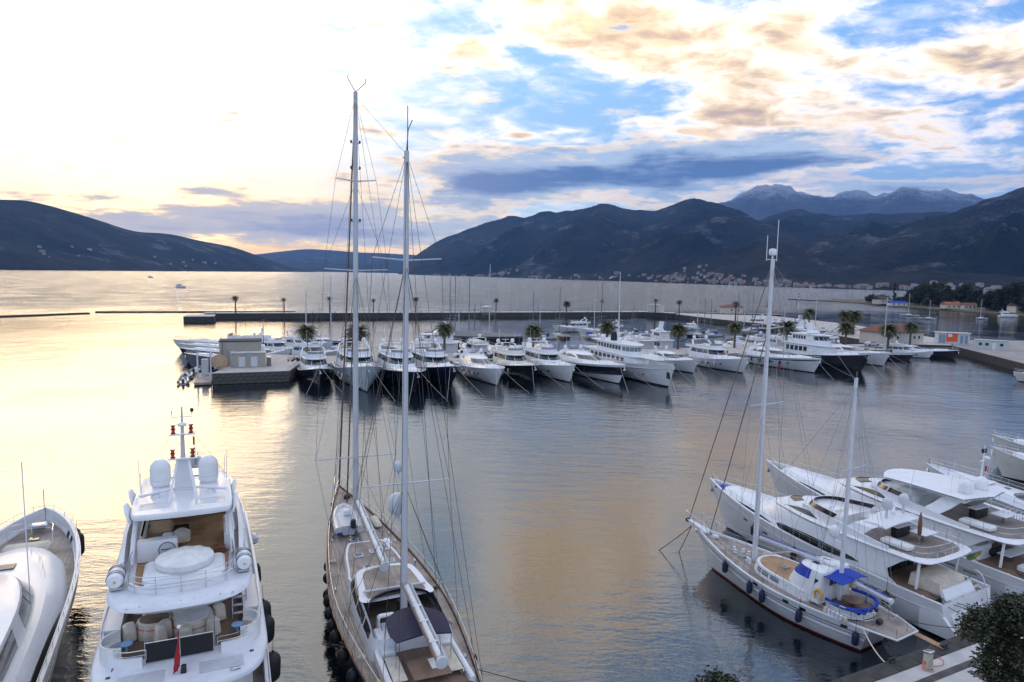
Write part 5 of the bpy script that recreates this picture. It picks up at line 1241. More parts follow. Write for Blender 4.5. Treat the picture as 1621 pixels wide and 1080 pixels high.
    posts_rail(t, spline([(-2.1, 12.2, 8.3), (-2.12, 10.6, 8.3), (-1.95, 9.6, 8.3), (-1.3, 9.0, 8.3), (0, 8.85, 8.3), (1.3, 9.0, 8.3), (1.95, 9.6, 8.3), (2.12, 10.6, 8.3), (2.1, 12.2, 8.3)]), .78, 11, .02, 2)
    ringwall(t, 'sun_deck_coaming', WHITE, [Vector((x, y-.0, 8.3)) for x, y in ((-2.0, 9.9), (-1.6, 9.35), (-.8, 9.05), (0, 9.0), (.8, 9.05), (1.6, 9.35), (2.0, 9.9))][::-1], .3, .08)
    for sd in (-1, 1):
        ringwall(t, 'sun_deck_bulwark', WHITE, [Vector((sd*x, y, 8.3)) for x, y in ((2.55, 11.6), (2.62, 14), (2.6, 18), (2.35, 22))], lambda u: .55+.5*smooth01(u*2.5), -.16 if sd < 0 else .16)
        # liferaft canister in its cradle
        c = thing('liferaft_canister', 'white liferaft canister on the %s rail of the three-deck yacht' % ('left' if sd < 0 else 'right'), 'liferaft', world_pt(t, (sd*2.55, 10.35, 8.78)), R(24.1), 'liferaft canisters')
        b = MB(); b.lathe([(.05, -.66), (.26, -.64), (.32, -.54), (.33, -.05), (.345, -.04), (.345, .04), (.33, .05), (.32, .54), (.26, .64), (.05, .66)], (0, 0, 0), 18, Matrix.Rotation(R(90), 3, 'X')); b.build('shell', WHITE, c)
        b = MB()
        for yy in (-.4, -.22, .22, .4): b.lathe([(.335, -.02), (.352, -.02), (.352, .02), (.335, .02)], (0, yy, 0), 18, Matrix.Rotation(R(90), 3, 'X'))
        b.build('strap', GREYH, c); box(c, 'cradle', STEEL, (0, 0, -.38), (.5, 1.0, .12), .03)
        b = MB(); b.lathe([(.02, 0), (.05, .0), (.05, .02), (.02, .02)], (0, -.67, 0), 8, Matrix.Rotation(R(90), 3, 'X')); b.build('drain_plug', YELLOW, c)
    # sun pad and covered round pool
    box(t, 'sun_pad', WHITE, (.1, 10.75, 8.52), (3.3, 1.9, .42), .12); box(t, 'sun_pad_step', WHITE, (.1, 9.75, 8.42), (3.1, .4, .22), .06)
    pc = thing('round_cover', 'white round ribbed cover on the sun pad of three-deck yacht', 'cover', world_pt(t, (.1, 10.95, 8.74)), R(24.1))
    b = MB(); n = 48; prof = [(1.16, 0), (1.2, .03), (1.2, .26), (1.17, .30), (.8, .38), (.4, .46), (.02, .54)]; rings = []
    for r_, z in prof: rings.append([Vector((math.cos(k*2*math.pi/n)*r_, math.sin(k*2*math.pi/n)*r_, z + (.022*math.cos(k*math.pi/2) if .2 < r_ < 1.18 and z > .28 else 0))) for k in range(n)])
    b.loft(rings, True, True); b.build('canvas', WHITEC, pc, 20)
    b = MB(); b.lathe([(1.17, -.02), (1.215, -.02), (1.215, .02), (1.17, .02)], (0, 0, .03), 40); b.build('hem', GREYW, pc)
    # bar with the round emblem
    box(t, 'bar', WHITE, (-1.1, 12.75, 8.82), (1.7, .5, 1.02), .06)
    o = hoop(t, 'emblem_ring', NAVYH, (-.70, 12.485, 8.86), .345, .018, R(90))
    b = MB(); b.lathe([(.02, -.004), (.335, -.004), (.335, .004), (.02, .004)], (0, 0, 0), 32, Matrix.Rotation(R(90), 3, 'X')); o = b.build('emblem_disc', GREYW, t); o.location = (-.70, 12.495, 8.86)
    b = MB(); x = -.24
    for w in (.07, .03, .05, .09, .04, .06, .05): b.box((x+w/2, 0, random.uniform(-.008, .008)), (w, .012, .05)); x += w+.016
    o = b.build('emblem_lettering', BLACKP, t, 0); o.location = (-.70, 12.485, 8.86)
    # lounge under the hardtop
    box(t, 'sofa', TAN, (-1.15, 14.1, 8.62), (1.3, .9, .45), .12); box(t, 'sofa', TAN, (-1.2, 16.1, 8.62), (1.2, 1.5, .45), .12); box(t, 'sofa_back', CREAMC, (-1.85, 15.2, 8.8), (.25, 2.8, .75), .1)
    box(t, 'armchair', CREAMC, (-.15, 14.5, 8.68), (.8, .85, .72), .2); box(t, 'low_table', BLACKP, (-.2, 15.7, 8.6), (.75, .6, .35), .04); box(t, 'side_cabinet', WHITE, (2.0, 14.2, 8.75), (.45, 2.8, .9), .08)
    for sd in (-1, 1):
        tubes(t, 'hardtop_leg', WHITE, [[(sd*2.15, 12.0, 8.5), (sd*2.05, 12.7, 9.6), (sd*1.95, 13.3, 10.55)]], .11, 8)
        tubes(t, 'hardtop_strut', WHITE, [[(sd*2.25, 13.6, 9.0), (sd*2.0, 15.2, 10.55)]], .06, 6)
        for yy in (13.0, 15.2):       # rounded wing plates along the hardtop edge
            b = MB(); pts = [Vector((0, math.cos(a)*.62, math.sin(a)*.62)) for a in [R(-18+k*18) for k in range(13)]]
            M = Matrix.Rotation(R(18*sd), 3, 'Y'); off = Vector((sd*2.22, yy, 10.5))
            b.loft([[off + M @ (p+Vector((-.06, 0, 0))) for p in pts], [off + M @ (p+Vector((.06, 0, 0))) for p in pts]], True, True); b.build('wing_plate', WHITE, t)
    h3 = House([sym([(0, 18.4), (1.8, 18.5), (2.1, 19.2), (1.8, 21.5), (1, 22.6), (0, 23)], 8.3), sym([(0, 17.6), (1.7, 17.7), (1.95, 18.2), (1.6, 19.5), (.9, 20.2), (0, 20.4)], 10.5)]); h3.build(t, 'forward_shelter', GLASS)
    slab(t, 'hardtop', WHITE, [(0, 11.95), (1.75, 12.05), (2.12, 12.35), (2.2, 14), (2.1, 17.4), (1.5, 18.9), (0, 19.3)], 10.5, 10.78, .07)
    for x, y, w_, l_ in ((-1.2, 13.2, 1.3, .9), (1.2, 13.2, 1.3, .9), (0, 17.6, 1.6, .8)): box(t, 'nonskid_panel', GREYW, (x, y, 10.785), (w_, l_, .012), .004)
    for x in (-.6, .6): box(t, 'hatch', GLASSL, (x, 17.9, 10.81), (.5, .5, .04), .01)
    for sd in (-1, 1):
        box(t, 'nonskid_panel', GREYW, (sd*1.5, 7.4, 5.56), (1.7, .9, .012), .004); box(t, 'deck_drain', BLACKP, (sd*2.7, 8.0, 5.555), (.16, .16, .02), .004); box(t, 'fairlead', STEEL, (sd*2.0, 6.75, 5.6), (.4, .12, .14), .03)
        tubes(t, 'deck_seam', GREYW, [[(sd*.75, 12.1, 10.775), (sd*.75, 18.6, 10.785)]], .012, 4)
    for k in range(9): box(t, 'deck_light', STEEL, (-2.0+k*.5, 8.02+.25*abs(k-4)*.1, 8.28), (.09, .09, .05), .02)
    box(t, 'cushion', SKYB, (-1.15, 13.9, 8.9), (.5, .4, .16), .06); box(t, 'cushion', WHITEC, (-.75, 14.3, 8.9), (.45, .4, .16), .06); box(t, 'towel_box', WOOD, (1.55, 12.6, 8.5), (.5, .4, .36), .04)
    for sd in (-1, 1):
        dome(t, (sd*1.13, 16.5, 10.78), .48, WHITE, tall=2.2, n=28)
        b = MB(); b.lathe([(.482, 0), (.49, .01), (.49, .03), (.482, .04)], (sd*1.13, 16.5, 11.12), 28); b.build('dome_seam', GREYW, t)
        b = MB(); b.lathe([(.22, 0), (.2, .15), (.12, .2)], (sd*1.25, 14.55, 10.78), 10); b.box((sd*1.15, 14.5, 11.04), (1.75, .16, .12), sd*R(-28), None, .03); b.build('radar_scanner', WHITE, t)
    b = MB()
    for sd in (-1, 1): b.loft([[(sd*.62-.05, 13.5, 10.75), (sd*.62+.05, 13.5, 10.75), (sd*.62+.05, 13.85, 10.75), (sd*.62-.05, 13.85, 10.75)], [(sd*.24-.05, 14.6, 12.9), (sd*.24+.05, 14.6, 12.9), (sd*.24+.05, 14.9, 12.9), (sd*.24-.05, 14.9, 12.9)]], True, True)
    b.loft([[(-.5, 15.3, 10.75), (.5, 15.3, 10.75), (.4, 15.7, 10.75), (-.4, 15.7, 10.75)], [(-.24, 14.85, 12.95), (.24, 14.85, 12.95), (.2, 15.1, 12.95), (-.2, 15.1, 12.95)]], True, True); m_ = b.build('mast', WHITE, t)
    m_.location.z = 1.6; m_.scale.z = .85
    b = MB(); b.tube([(0, 14.8, 12.9), (0, 14.8, 15.0)], .11, 8, .07); b.tube([(0, 14.8, 14.9), (0, 14.8, 15.95)], .07, 6, .04); b.build('mast_pole', GREYW, m_)
    for z, w in ((12.95, 1.35), (14.38, 1.2)):
        b = MB(); b.box((0, 14.7, z), (w, .5, .08), 0, None, .03); b.build('mast_platform', WHITE, m_)
        for sd in (-1, 1):
            b = MB(); x = sd*w*.33
            b.lathe([(.1, .05), (.1, .12), (.075, .13), (.075, .27), (.1, .28), (.1, .33), (.075, .34), (.075, .48), (.1, .49), (.06, .56)], (x, 14.6, z), 10); b.build('navigation_lamp', REDL, m_)
            b = MB()
            for zz in (.06, .3, .5): b.lathe([(.06, 0), (.115, 0), (.115, .05), (.06, .05)], (x, 14.6, z+zz), 10)
            b.build('lamp_guard', BLACKP, m_)
    b = MB(); b.ball((0, 14.6, 14.95), .22, 1, 1, .6); b.build('small_dome', WHITE, m_)
    tubes(m_, 'mast_bracket', STEEL, [[(-.45, 14.8, 15.75), (-.45, 14.8, 15.35), (.45, 14.8, 15.35), (.45, 14.8, 15.7)]], .03)
    b = MB(); b.ball((.45, 14.8, 15.72), .09, 1, 1, 1.5, 8, 6); b.build('wind_sensor', BLACKP, m_)
    b = MB(); b.box((.5, 14.6, 13.95), (.02, .14, .5), .4, None, 0); b.build('pennant', REDC, m_, 0)
    for l_ in ([(-2.0, 15.8, 10.7), (-2.05, 15.8, 12.4)], [(-1.9, 15.2, 10.7), (-1.93, 15.2, 11.9)], [(2.0, 16.5, 10.7), (2.05, 16.5, 12.4)], [(1.9, 17, 10.7), (1.93, 17, 12)]): tubes(t, 'antenna', WHITE2, [l_], .015, 4)
    tubes(t, 'stay_wire', WIREL, [[(.55, 14.7, 13.75), (2.0, 17.6, 10.8)], [(-.55, 14.7, 13.75), (-2.0, 17.6, 10.8)], [(-2.1, 14.0, 10.95), (0, 13.9, 11.35), (2.1, 14.0, 10.95)]], .008, 3)
    # foredeck
    fh = House([sym([(0, 28), (2.2, 28), (1.9, 33), (1, 35), (0, 35.3)], 3.9), sym([(0, 28), (2.0, 28), (1.7, 32.5), (.9, 34.4), (0, 34.7)], 5.0)]); fh.build(t, 'foredeck_house', WHITE)
    box(t, 'windlass', STEEL, (0, 38.6, 4.75), (1.2, .8, .5), .1); tubes(t, 'bow_post', STEEL, [[(0, 42.6, 5.3), (0, 42.7, 7.2)], [(.35, 33.0, 5), (.35, 33, 8.3)]], .03); box(t, 'deck_box', SKYB, (1.5, 36.5, 4.8), (.8, .9, .6), .06)
    # upper deck side stair
    st = MB()
    for k in range(8): st.box((2.35, 11.2+k*.16, 5.8+k*.32), (.62, .24, .04))
    for x in (2.05, 2.65): st.tube([(x, 11.1, 5.6), (x, 12.6, 8.6)], .025, 5); st.tube([(x, 11.1, 6.4), (x, 12.6, 9.4)], .02, 5)
    st.build('stairway', STEEL, t, 0)
    # covered dining sets under the overhang
    def covered_set(x, y, rx, ry, topm, label, chairs):
        q = thing('covered_table', label, 'table', world_pt(t, (x, y, 5.566)), R(24.1), 'covered tables on the upper deck')
        b = MB(); n = 28; rings = []
        for r_, z in ((1.0, 0), (1.02, .3), (.97, .68), (.95, .74), (.9, .76)): rings.append([Vector((math.cos(k*2*math.pi/n)*(rx*r_+(.03*math.cos(k*4) if z < .7 else 0)), math.sin(k*2*math.pi/n)*(ry*r_+(.03*math.cos(k*4) if z < .7 else 0)), z)) for k in range(n)])
        b.loft(rings, True, True); b.build('cover', CREAMC, q, 50)
        b = MB(); b.lathe([(.02, 0), (.84, 0), (.84, .02), (.02, .03)], (0, 0, 0), 28); o = b.build('table_top', topm, q); o.scale = (rx, ry, 1); o.location.z = .76
        for k in range(chairs):
            a = 2*math.pi*k/chairs + .3; b = MB(); b.box((math.cos(a)*(rx+.30), math.sin(a)*(ry+.28), .42), (.55, .5, .84), a, (.85, .8), .1); b.build('chair_cover', CREAMC, q)
        b = MB(); n = 24; b.tube([Vector((math.cos(k*2*math.pi/n)*(rx+.02), math.sin(k*2*math.pi/n)*(ry+.02), .5)) for k in range(n+1)], .018, 5); b.build('cord', REDL, q)
    covered_set(-1.2, 11.0, .72, .62, TEAKD, 'covered table with round dark top on the upper deck', 4)
    covered_set(.35, 10.85, .85, 1.05, WHITEC, 'larger covered dining table with pale oval top', 6)
    # ensign staff
    fs = thing('ensign_staff', 'ensign staff with furled red flag at the stern of three-deck yacht', 'flag', world_pt(t, (-.05, 7.3, 5.56)), R(24.1))
    tubes(fs, 'staff', STEEL, [[(0, 0, 0), (0, -.35, 2.1)]], .03); b = MB(); b.ball((0, -.36, 2.15), .08); b.build('finial', WHITE, fs)
    b = MB(); rows = []
    for k in range(12):
        q = k/11; w_ = .05+.13*q**1.5; c_ = Vector((-.03-.16*q**2.2, -.33+.30*q, 1.95-1.72*q))
        rows.append([c_ + Vector((math.cos(j*.9+k*.35)*w_*(.55+.45*math.sin(j*2.1)), math.sin(j*.9+k*.35)*w_*.6, -.04*j*q)) for j in range(7)])
    b.quad_strip(rows); b.build('flag', REDC, fs, 60); box(fs, 'staff_base', BLACKP, (.12, .05, .12), (.2, .25, .35), .04)
    gf = 'black fenders on the right side of the three-deck yacht'
    for yv in (22.8, 17.2, 15.3, 11.5, 7.4): fender(t, H.at(yv/43.4, 2.6, 1, .42), .40, 1.5, RUBBER, 'black sausage fender on the right side of the three-deck yacht', gf)
    for yv in (21, 12, 8): fender(t, H.at(yv/43.4, 2.4, -1, .42), .40, 1.5, RUBBER, 'black fender on the left side of the three-deck yacht', 'black fenders left of the three-deck yacht')
    box(t, 'grey_tender_chock', GREYW, (3.75, 24.5, 4.3), (.5, 1.0, .6), .15)
    line_obj('mooring_line', [world_pt(t, (-2.6, 8.6, 5.6)), world_pt(t, (-4.5, -2.5, 1.5))], .02, ROPED, 'thin dark line from the stern of the three-deck yacht', 'rope', .1)
    return t
yacht_b()

# ---- A: bow at the left edge
def yacht_a():
    L, B = 34, 7.5; th = 24.9; hd = Vector((-math.sin(R(th)), math.cos(R(th)), 0)); bow = Vector((-34.0, 48.6, 0))
    t = thing('motor_yacht', 'white yacht at the left edge with only its blunt bow in view', 'yacht', bow-hd*L, R(th))
    H = Hull(L, B, 4.25, 3.3, rake=3.0, draft=1.0, p=2.9, tw=.92, em=.16, eb=.62, sp=1.5, round_bow=.25, wide=.45); H.build(t, WHITE, 34, 9); H.band(t, 'boot_stripe', BLACKH, -.1, .28); H.deck(t, TEAK, .95, 0, .985, 30); H.gunwale(t, WHITE, .95, .22, 34)
    H.band(t, 'rub_rail', STEEL, -.95, -.86, rel=True, off=.06); H.band(t, 'lower_rub_rail', STEEL, -2.05, -1.98, rel=True, off=.05, t1=.9)
    for sd in (-1, 1):
        pane(t, lambda u, v, sd=sd: H.at(u, v, sd), .30, .62, 2.05, lambda q: 2.25+.45*math.sin(math.pi*min(1, .3+q*.7)), GLASSB, 'hull_window', 14, .02)
        pane(t, lambda u, v, sd=sd: H.at(u, v, sd), .64, .80, 2.3, lambda q: 2.62-.25*q, GLASSB, 'hull_window', 8, .02)
    zt = lambda y: 3.35+.28*max(0, (y-20)/14)
    h1 = House([sym([(0, 5), (2.9, 5), (3.4, 6), (3.45, 14), (3.25, 20), (2.4, 25.5), (1.4, 27.6), (0, 28.2)], lambda y: zt(y)-.6), sym([(0, 5), (2.8, 5), (3.25, 6), (3.3, 14), (3.0, 19.5), (2.05, 24.4), (1.1, 26.2), (0, 26.7)], lambda y: zt(y)+.5), sym([(0, 5), (2.5, 5), (2.9, 6), (2.9, 14), (2.5, 19), (1.6, 22.8), (.9, 24.2), (0, 24.7)], lambda y: zt(y)+.95)]); h1.build(t, 'deckhouse', WHITE)
    h2 = House([sym([(0, 6), (2.2, 6), (2.6, 7), (2.6, 14), (2.2, 18.5), (1.3, 20.6), (0, 21.2)], 4.1), sym([(0, 6), (2.2, 6), (2.5, 7), (2.4, 13), (1.8, 16.4), (1.0, 17.6), (0, 18)], 5.9)]); h2.build(t, 'wheelhouse', WHITE); n2 = h2.n
    for a in (12, 15.2, 18.4, 21.6, 24.8): h2.pane(t, a, a+3.0, .25, .86, GLASS, 0, 'windscreen_pane')
    for k in range(2):
        h2.pane(t, n2-12+k*3.2, n2-9.3+k*3.2, .25, .86, GLASS, 0); h2.pane(t, 5+k*3.2, 7.7+k*3.2, .25, .86, GLASS, 0)
    pane(t, lambda u, v: h1.S(u, v, 0), 7.5, 14.5, lambda q: .30+.12*q, lambda q: .42+.48*math.sin(math.pi*(.1+.85*min(1, max(0, q)))), GLASSB, 'side_window', 16, .02)
    box(t, 'foredeck_hatch', GLASS, (0, 22.6, zt(22.6)+1.0), (.8, .8, .06), .02); box(t, 'foredeck_hatch', GLASS, (0, 29.9, 3.4), (.6, .6, .06), .02)
    for sd in (-1, 1): posts_rail(t, [(sd*2.2, 20.5, zt(20)+.93), (sd*1.6, 22.9, zt(22)+.93), (sd*.9, 24.2, zt(24)+.93)], .35, 4, .02, 0, name='grab_rail')
    box(t, 'foredeck_seat', CREAMC, (0, 27.9, 3.55), (2.6, .8, .5), .14); box(t, 'windlass', STEEL, (0, 31.6, 3.7), (1.0, .7, .4), .1); tubes(t, 'bow_staff', STEEL, [[(0, 33.5, 4.2), (0, 33.5, 5.8)]], .03)
    posts_rail(t, spline([(-1.5, 27.2, 4.0), (-1.2, 28.8, 4.0), (0, 29.2, 4.0), (1.2, 28.8, 4.0), (1.5, 27.2, 4.0)]), .75, 5, .03, 1)
    H.rail(t, .35, .3, .98, 16, .02, False, inset=.06)
    tubes(t, 'whip_antenna', WHITE2, [[(2.35, 16.0, 4.6), (2.3, 15.9, 12.2)]], .028, 5)
    for yv in (30.6, 29.4): fender(t, H.at(yv/L, 2.9, 1, .5), .42, 1.7, RUBBER, 'long black fender at the bow of the yacht on left edge', 'fenders of the left edge yacht')
yacht_a()
# ---- rig helper
def wires(root, name, m, segs, r=.014):
    b = MB()
    for s in segs: b.tube(s, r, 3)
    return b.build(name, m, root, 0)
def spreader(mast, x, y, z, half, sweep=.35, r=.06):
    for sd in (-1, 1):
        b = MB(); b.tube([(x, y, z), (x+sd*half, y-sweep, z+.12)], r, 6, r*.7); b.build('spreader', ALU, mast)
def boom(root, a, c, w=.22, m=ALU, roll=True):
    a, c = Vector(a), Vector(c); d = (c-a).normalized(); sdv = Vector((d.y, -d.x, 0)).normalized()
    b = MB(); b.loft([[p + sdv*x*w + Vector((0, 0, z*w)) for x, z in ((-1, .4), (-.7, -.6), (.7, -.6), (1, .4), (.75, .4), (.5, -.3), (-.5, -.3), (-.75, .4))] for p in (a, a.lerp(c, .5), c)], True, True); o = b.build('boom', m, root)
    if roll:
        b = MB(); N = 26; b.tube([a.lerp(c, .04+.92*i/N) + Vector((0, 0, w*.15)) for i in range(N+1)], lambda t: w*(.55+.05*(int(t*N) % 2)), 8); b.build('furled_sail', WHITEC, o)
        for sd in (-1, 1):
            b = MB(); b.tube([a+sdv*sd*w*.95+Vector((0, 0, w*.5)), c+sdv*sd*w*.95+Vector((0, 0, w*.5))], w*.14, 5); b.build('boom_rail', m if sd < 0 else WOOD, o)
        for f in (.35, .55, .8):
            p = a.lerp(c, f); b = MB(); b.box(p+Vector((0, 0, w*.6)), (w*1.6, .12, .1), math.atan2(-d.x, d.y), None, .03); b.build('boom_fitting', WHITE2, o)
    b = MB(); M = d.to_track_quat('Z', 'Y').to_matrix(); b.lathe([(w*.2, -.08), (w*1.1, -.08), (w*1.15, 0), (w*1.1, .06), (w*.2, .08)], c, 18, M); b.build('boom_end', m, o)
    return o
# ---- C: the dark hulled ketch
def ketch_c():
    th = 22.3; t = thing('sailing_yacht', 'large dark hulled two-masted sailing yacht with teak deck', 'sailboat', (-1.82, 26.78, 0), R(th))
    L = 35.8
    H = Hull(L, 6.9, 2.85, 1.95, rake=4.0, draft=.9, p=1.75, tw=.50, em=.28, eb=.75, sp=2.0, wide=.36, trans=1.0)
    H.build(t, NAVYH, 36, 9); H.band(t, 'boot_stripe', WHITE2, .02, .14, 24); H.band(t, 'cove_stripe', GREYW, -.55, -.49, rel=True); H.deck(t, TEAK, .12, 0, .985, 34, inset=.1, camber=.08); H.gunwale(t, WOOD, .12, .07, 34, 'cap_rail')
    H.rail(t, .75, .04, .97, 28, .014, True, inset=.16, name='guard_rail')
    zd = lambda y: H.sheer(min(1, max(0, y/L)))-.06
    # low coachroof with teak top
    c1 = House([sym([(0, 16.5), (1.95, 16.5), (1.95, 18), (1.75, 20.5), (1.35, 22.3), (.9, 22.5), (0, 22.5)], lambda y: zd(y)-.05), sym([(0, 16.5), (1.87, 16.5), (1.87, 18), (1.66, 20.4), (1.26, 22.1), (.85, 22.3), (0, 22.3)], lambda y: zd(y)+.42)]); c1.build(t, 'coachroof', WHITE)
    b = MB(); o_ = sym([(0, 16.6), (1.74, 16.6), (1.74, 18), (1.53, 20.3), (1.14, 21.95), (.75, 22.15), (0, 22.15)], lambda y: zd(y)+.425); b.ngon(o_); b.build('coachroof_teak', TEAK, t, 0)
    for x, y in ((-.85, 20.0), (.25, 20.4), (-.55, 18.0), (1.0, 18.6), (1.1, 20.6)):
        box(t, 'hatch', WHITE2, (x, y, zd(y)+.46), (.62, .62, .08), .03); box(t, 'hatch_glass', GLASSL, (x, y, zd(y)+.505), (.46, .46, .02), .005)
    box(t, 'mast_well', GREYH, (.1, 23.6, zd(23.6)+.02), (2.0, 2.0, .1), .04)
    for x, y in ((-.8, 23.6), (-.45, 23.2), (-.85, 23.0), (.9, 23.2), (.95, 24.2)): winch(t, (x, y, zd(y)+.05), .15)
    # deckhouse
    h = House([sym([(0, 8.0), (2.05, 8.0), (2.3, 9.5), (2.35, 13), (2.2, 16), (1.6, 17.0), (0, 17.3)], lambda y: zd(y)-.05),
               sym([(0, 8.0), (2.02, 8.0), (2.26, 9.5), (2.3, 13), (2.12, 15.9), (1.5, 16.8), (0, 17.1)], lambda y: zd(y)+.55),
               sym([(0, 8.0), (1.9, 8.0), (2.0, 9.5), (2.02, 13), (1.8, 15.2), (1.25, 15.9), (0, 16.1)], lambda y: zd(y)+(1.42 if y > 11 else 1.42-.25*(11-y)/3))])
    b = MB(); b.loft(h.r[:2], False, False); b.build('deckhouse', WHITE, t, 40)
    b = MB(); b.loft(h.r[1:], False, False); b.build('cabin_side', WHITE, t, 40)
    roof = sym([(0, 11.6), (2.02, 11.6), (2.02, 13), (1.8, 15.2), (1.25, 15.9), (0, 16.1)], lambda y: zd(y)+1.425); b = MB(); b.ngon(roof); b.build('cabin_roof', WHITE, t, 0)
    b = MB(); b.ngon([Vector((p.x*.80, 13.9+(p.y-13.9)*.84, p.z+.008)) for p in roof]); b.build('roof_teak', TEAK, t, 0)
    n = h.n; sidx = [i for i in range(n) if h.r[1][i].x < -1.2 and 8.8 < h.r[1][i].y < 16.2]
    lo, hi = min(sidx), max(sidx); k = (hi-lo)/4.0
    for q in range(4):
        h.pane(t, lo+q*k+.12, lo+(q+1)*k-.12, .2, .8, GLASS, 1); h.pane(t, n-(lo+(q+1)*k-.12), n-(lo+q*k+.12), .2, .8, GLASS, 1)
    tubes(t, 'sliding_track', GREYW, [[(-1.85, 12.6, zd(12.6)+1.55), (1.85, 12.6, zd(12.6)+1.55)]], .07, 6)
    b = MB(); pts = spline([(-1.95, 9.2, zd(9)+1.0), (-1.9, 10.6, zd(10)+1.55), (-1.3, 11.5, zd(11)+1.75), (0, 11.8, zd(11)+1.82), (1.3, 11.5, zd(11)+1.75), (1.9, 10.6, zd(10)+1.55), (1.95, 9.2, zd(9)+1.0)])
    b.quad_strip([[p, p+Vector((0, .28, -.06)), p+Vector((0, .5, -.38))] for p in pts]); b.build('dodger', NAVYC, t, 50)
    # cockpit
    b = MB(); b.prism([(-1.85, 4.2), (1.85, 4.2), (1.9, 11.5), (-1.9, 11.5)], zd(8)+.30, zd(8)+.32); b.build('cockpit_sole', TEAKD, t, 0)
    for sd in (-1, 1):
        box(t, 'cockpit_seat', WHITE, (sd*1.45, 8.6, zd(8)+.55), (.75, 2.6, .5), .08); box(t, 'cockpit_coaming', WHITE, (sd*1.95, 6.4, zd(6)+.35), (.28, 4.6, .7), .08); box(t, 'seat_cushion', CREAMC, (sd*1.4, 6.0, zd(6)+.62), (.7, 2.2, .12), .05)
    box(t, 'companionway', BLACKP, (.25, 11.3, zd(11)+.85), (.8, .3, 1.2), .03); box(t, 'helm_console', WHITE, (-1.0, 10.2, zd(10)+.8), (1.1, .6, 1.0), .1, 0, (.9, .6)); box(t, 'instrument_panel', BLACKP, (-1.0, 9.92, zd(10)+1.12), (.8, .05, .35), .02, 0, None, R(20))
    hoop(t, 'steering_wheel', BLACKP, (-1.0, 9.55, zd(10)+1.0), .42, .02, R(75))
    box(t, 'cockpit_table', TEAKD, (.1, 5.4, zd(5)+.75), (1.9, 1.7, .06), .02); box(t, 'table_pedestal', WHITE, (.1, 5.4, zd(5)+.5), (.4, .4, .5), .04); box(t, 'table_tray', WHITEC, (.55, 5.6, zd(5)+.8), (.7, .9, .03), .01)
    b = MB(); b.loft([[Vector((-1.55*s+.15, y, zd(6)+2.1-.12*s)) if False else Vector((x, y, z)) for x, z in ((-1.45*s, 3.95), (-.7*s, 4.08), (0, 4.14), (.7*s, 4.08), (1.45*s, 3.95), (1.45*s, 3.90), (0, 4.08), (-1.45*s, 3.90))] for y, s in ((5.9, .98), (7.0, 1.08), (8.3, 1.0), (8.9, .6))], True, True); b.build('awning', NAVYC, t, 50)
    tubes(t, 'awning_frame', STEEL, [[(-1.4, 6.0, zd(6)+.4), (-1.42, 6.0, 3.95)], [(1.4, 6.0, zd(6)+.4), (1.42, 6.0, 3.95)], [(-1.5, 8.4, zd(8)+.8), (-1.42, 8.2, 3.95)], [(1.5, 8.4, zd(8)+.8), (1.42, 8.2, 3.95)]], .025)
    # aft deck
    b = MB(); b.ngon(sym([(0, 2.3), (1.5, 2.5), (2.0, 3.4), (2.15, 5), (1.9, 6), (0, 6.2)], zd(4)+.18)); b.build('aft_coaming', WHITE, t, 0)
    for x, y in ((-1.55, 4.0), (1.55, 3.4)): winch(t, (x, y, zd(y)+.2), .27, BLACKP); box(t, 'winch_base', WHITE, (x, y, zd(y)+.1), (.8, .9, .25), .1)
    for x, y in ((-1.75, 5.2), (1.7, 5.0)): winch(t, (x, y, zd(y)+.2), .17)
    box(t, 'deck_locker', WHITE, (.05, 2.5, zd(2)+.45), (.75, .65, .6), .08); b = MB(); b.ball((-.75, 3.2, zd(3)+.25), .5, 1.1, .8, .5); b.build('coiled_line', ROPED, t); b = MB(); b.ball((.9, 3.0, zd(3)+.25), .5, 1.1, .8, .5); b.build('coiled_line', ROPED, t)
    tubes(t, 'passerelle', STEEL, [[(.7, 1.6, zd(1)+.3), (2.0, 2.0, zd(1)+.3)], [(.7, 1.2, zd(1)+.3), (2.0, 1.5, zd(1)+.3)], [(.7, 1.6, zd(1)+.3), (.7, 1.2, zd(1)+.3)], [(2, 2, zd(1)+.3), (2, 1.5, zd(1)+.3)]], .03)
    # tender lashed on the foredeck
    td = thing('tender', 'grey inflatable tender lashed on the foredeck of the dark ketch', 'dinghy', world_pt(t, (-.85, 24.3, zd(25)+.35)), R(th-3))
    b = MB(); w = .78; Lr = 4.4
    b.tube(spline([(-w, -.3, .3), (-w, Lr*.5, .32), (-w*.7, Lr*.82, .42), (0, Lr, .5), (w*.7, Lr*.82, .42), (w, Lr*.5, .32), (w, -.3, .3)], 3), .27, 10); b.build('tube', GREYW, td, 60)
    b = MB(); b.loft([[(-.62, 0, .5), (.62, 0, .5), (.4, 0, -.2), (-.4, 0, -.2)], [(-.62, Lr*.6, .55), (.62, Lr*.6, .55), (.3, Lr*.6, -.1), (-.3, Lr*.6, -.1)], [(-.2, Lr*.9, .6), (.2, Lr*.9, .6), (.05, Lr*.9, .4), (-.05, Lr*.9, .4)]], True, True); b.build('cover', GREYW, td)
    box(td, 'console', WHITE, (.1, 2.2, .78), (.5, .5, .5), .1); box(td, 'outboard_motor', BLACKP, (.3, -.2, .7), (.36, .42, .7), .1); box(td, 'blue_bag', BLUEC, (-.75, .3, .1), (.5, 1.2, .5), .18)
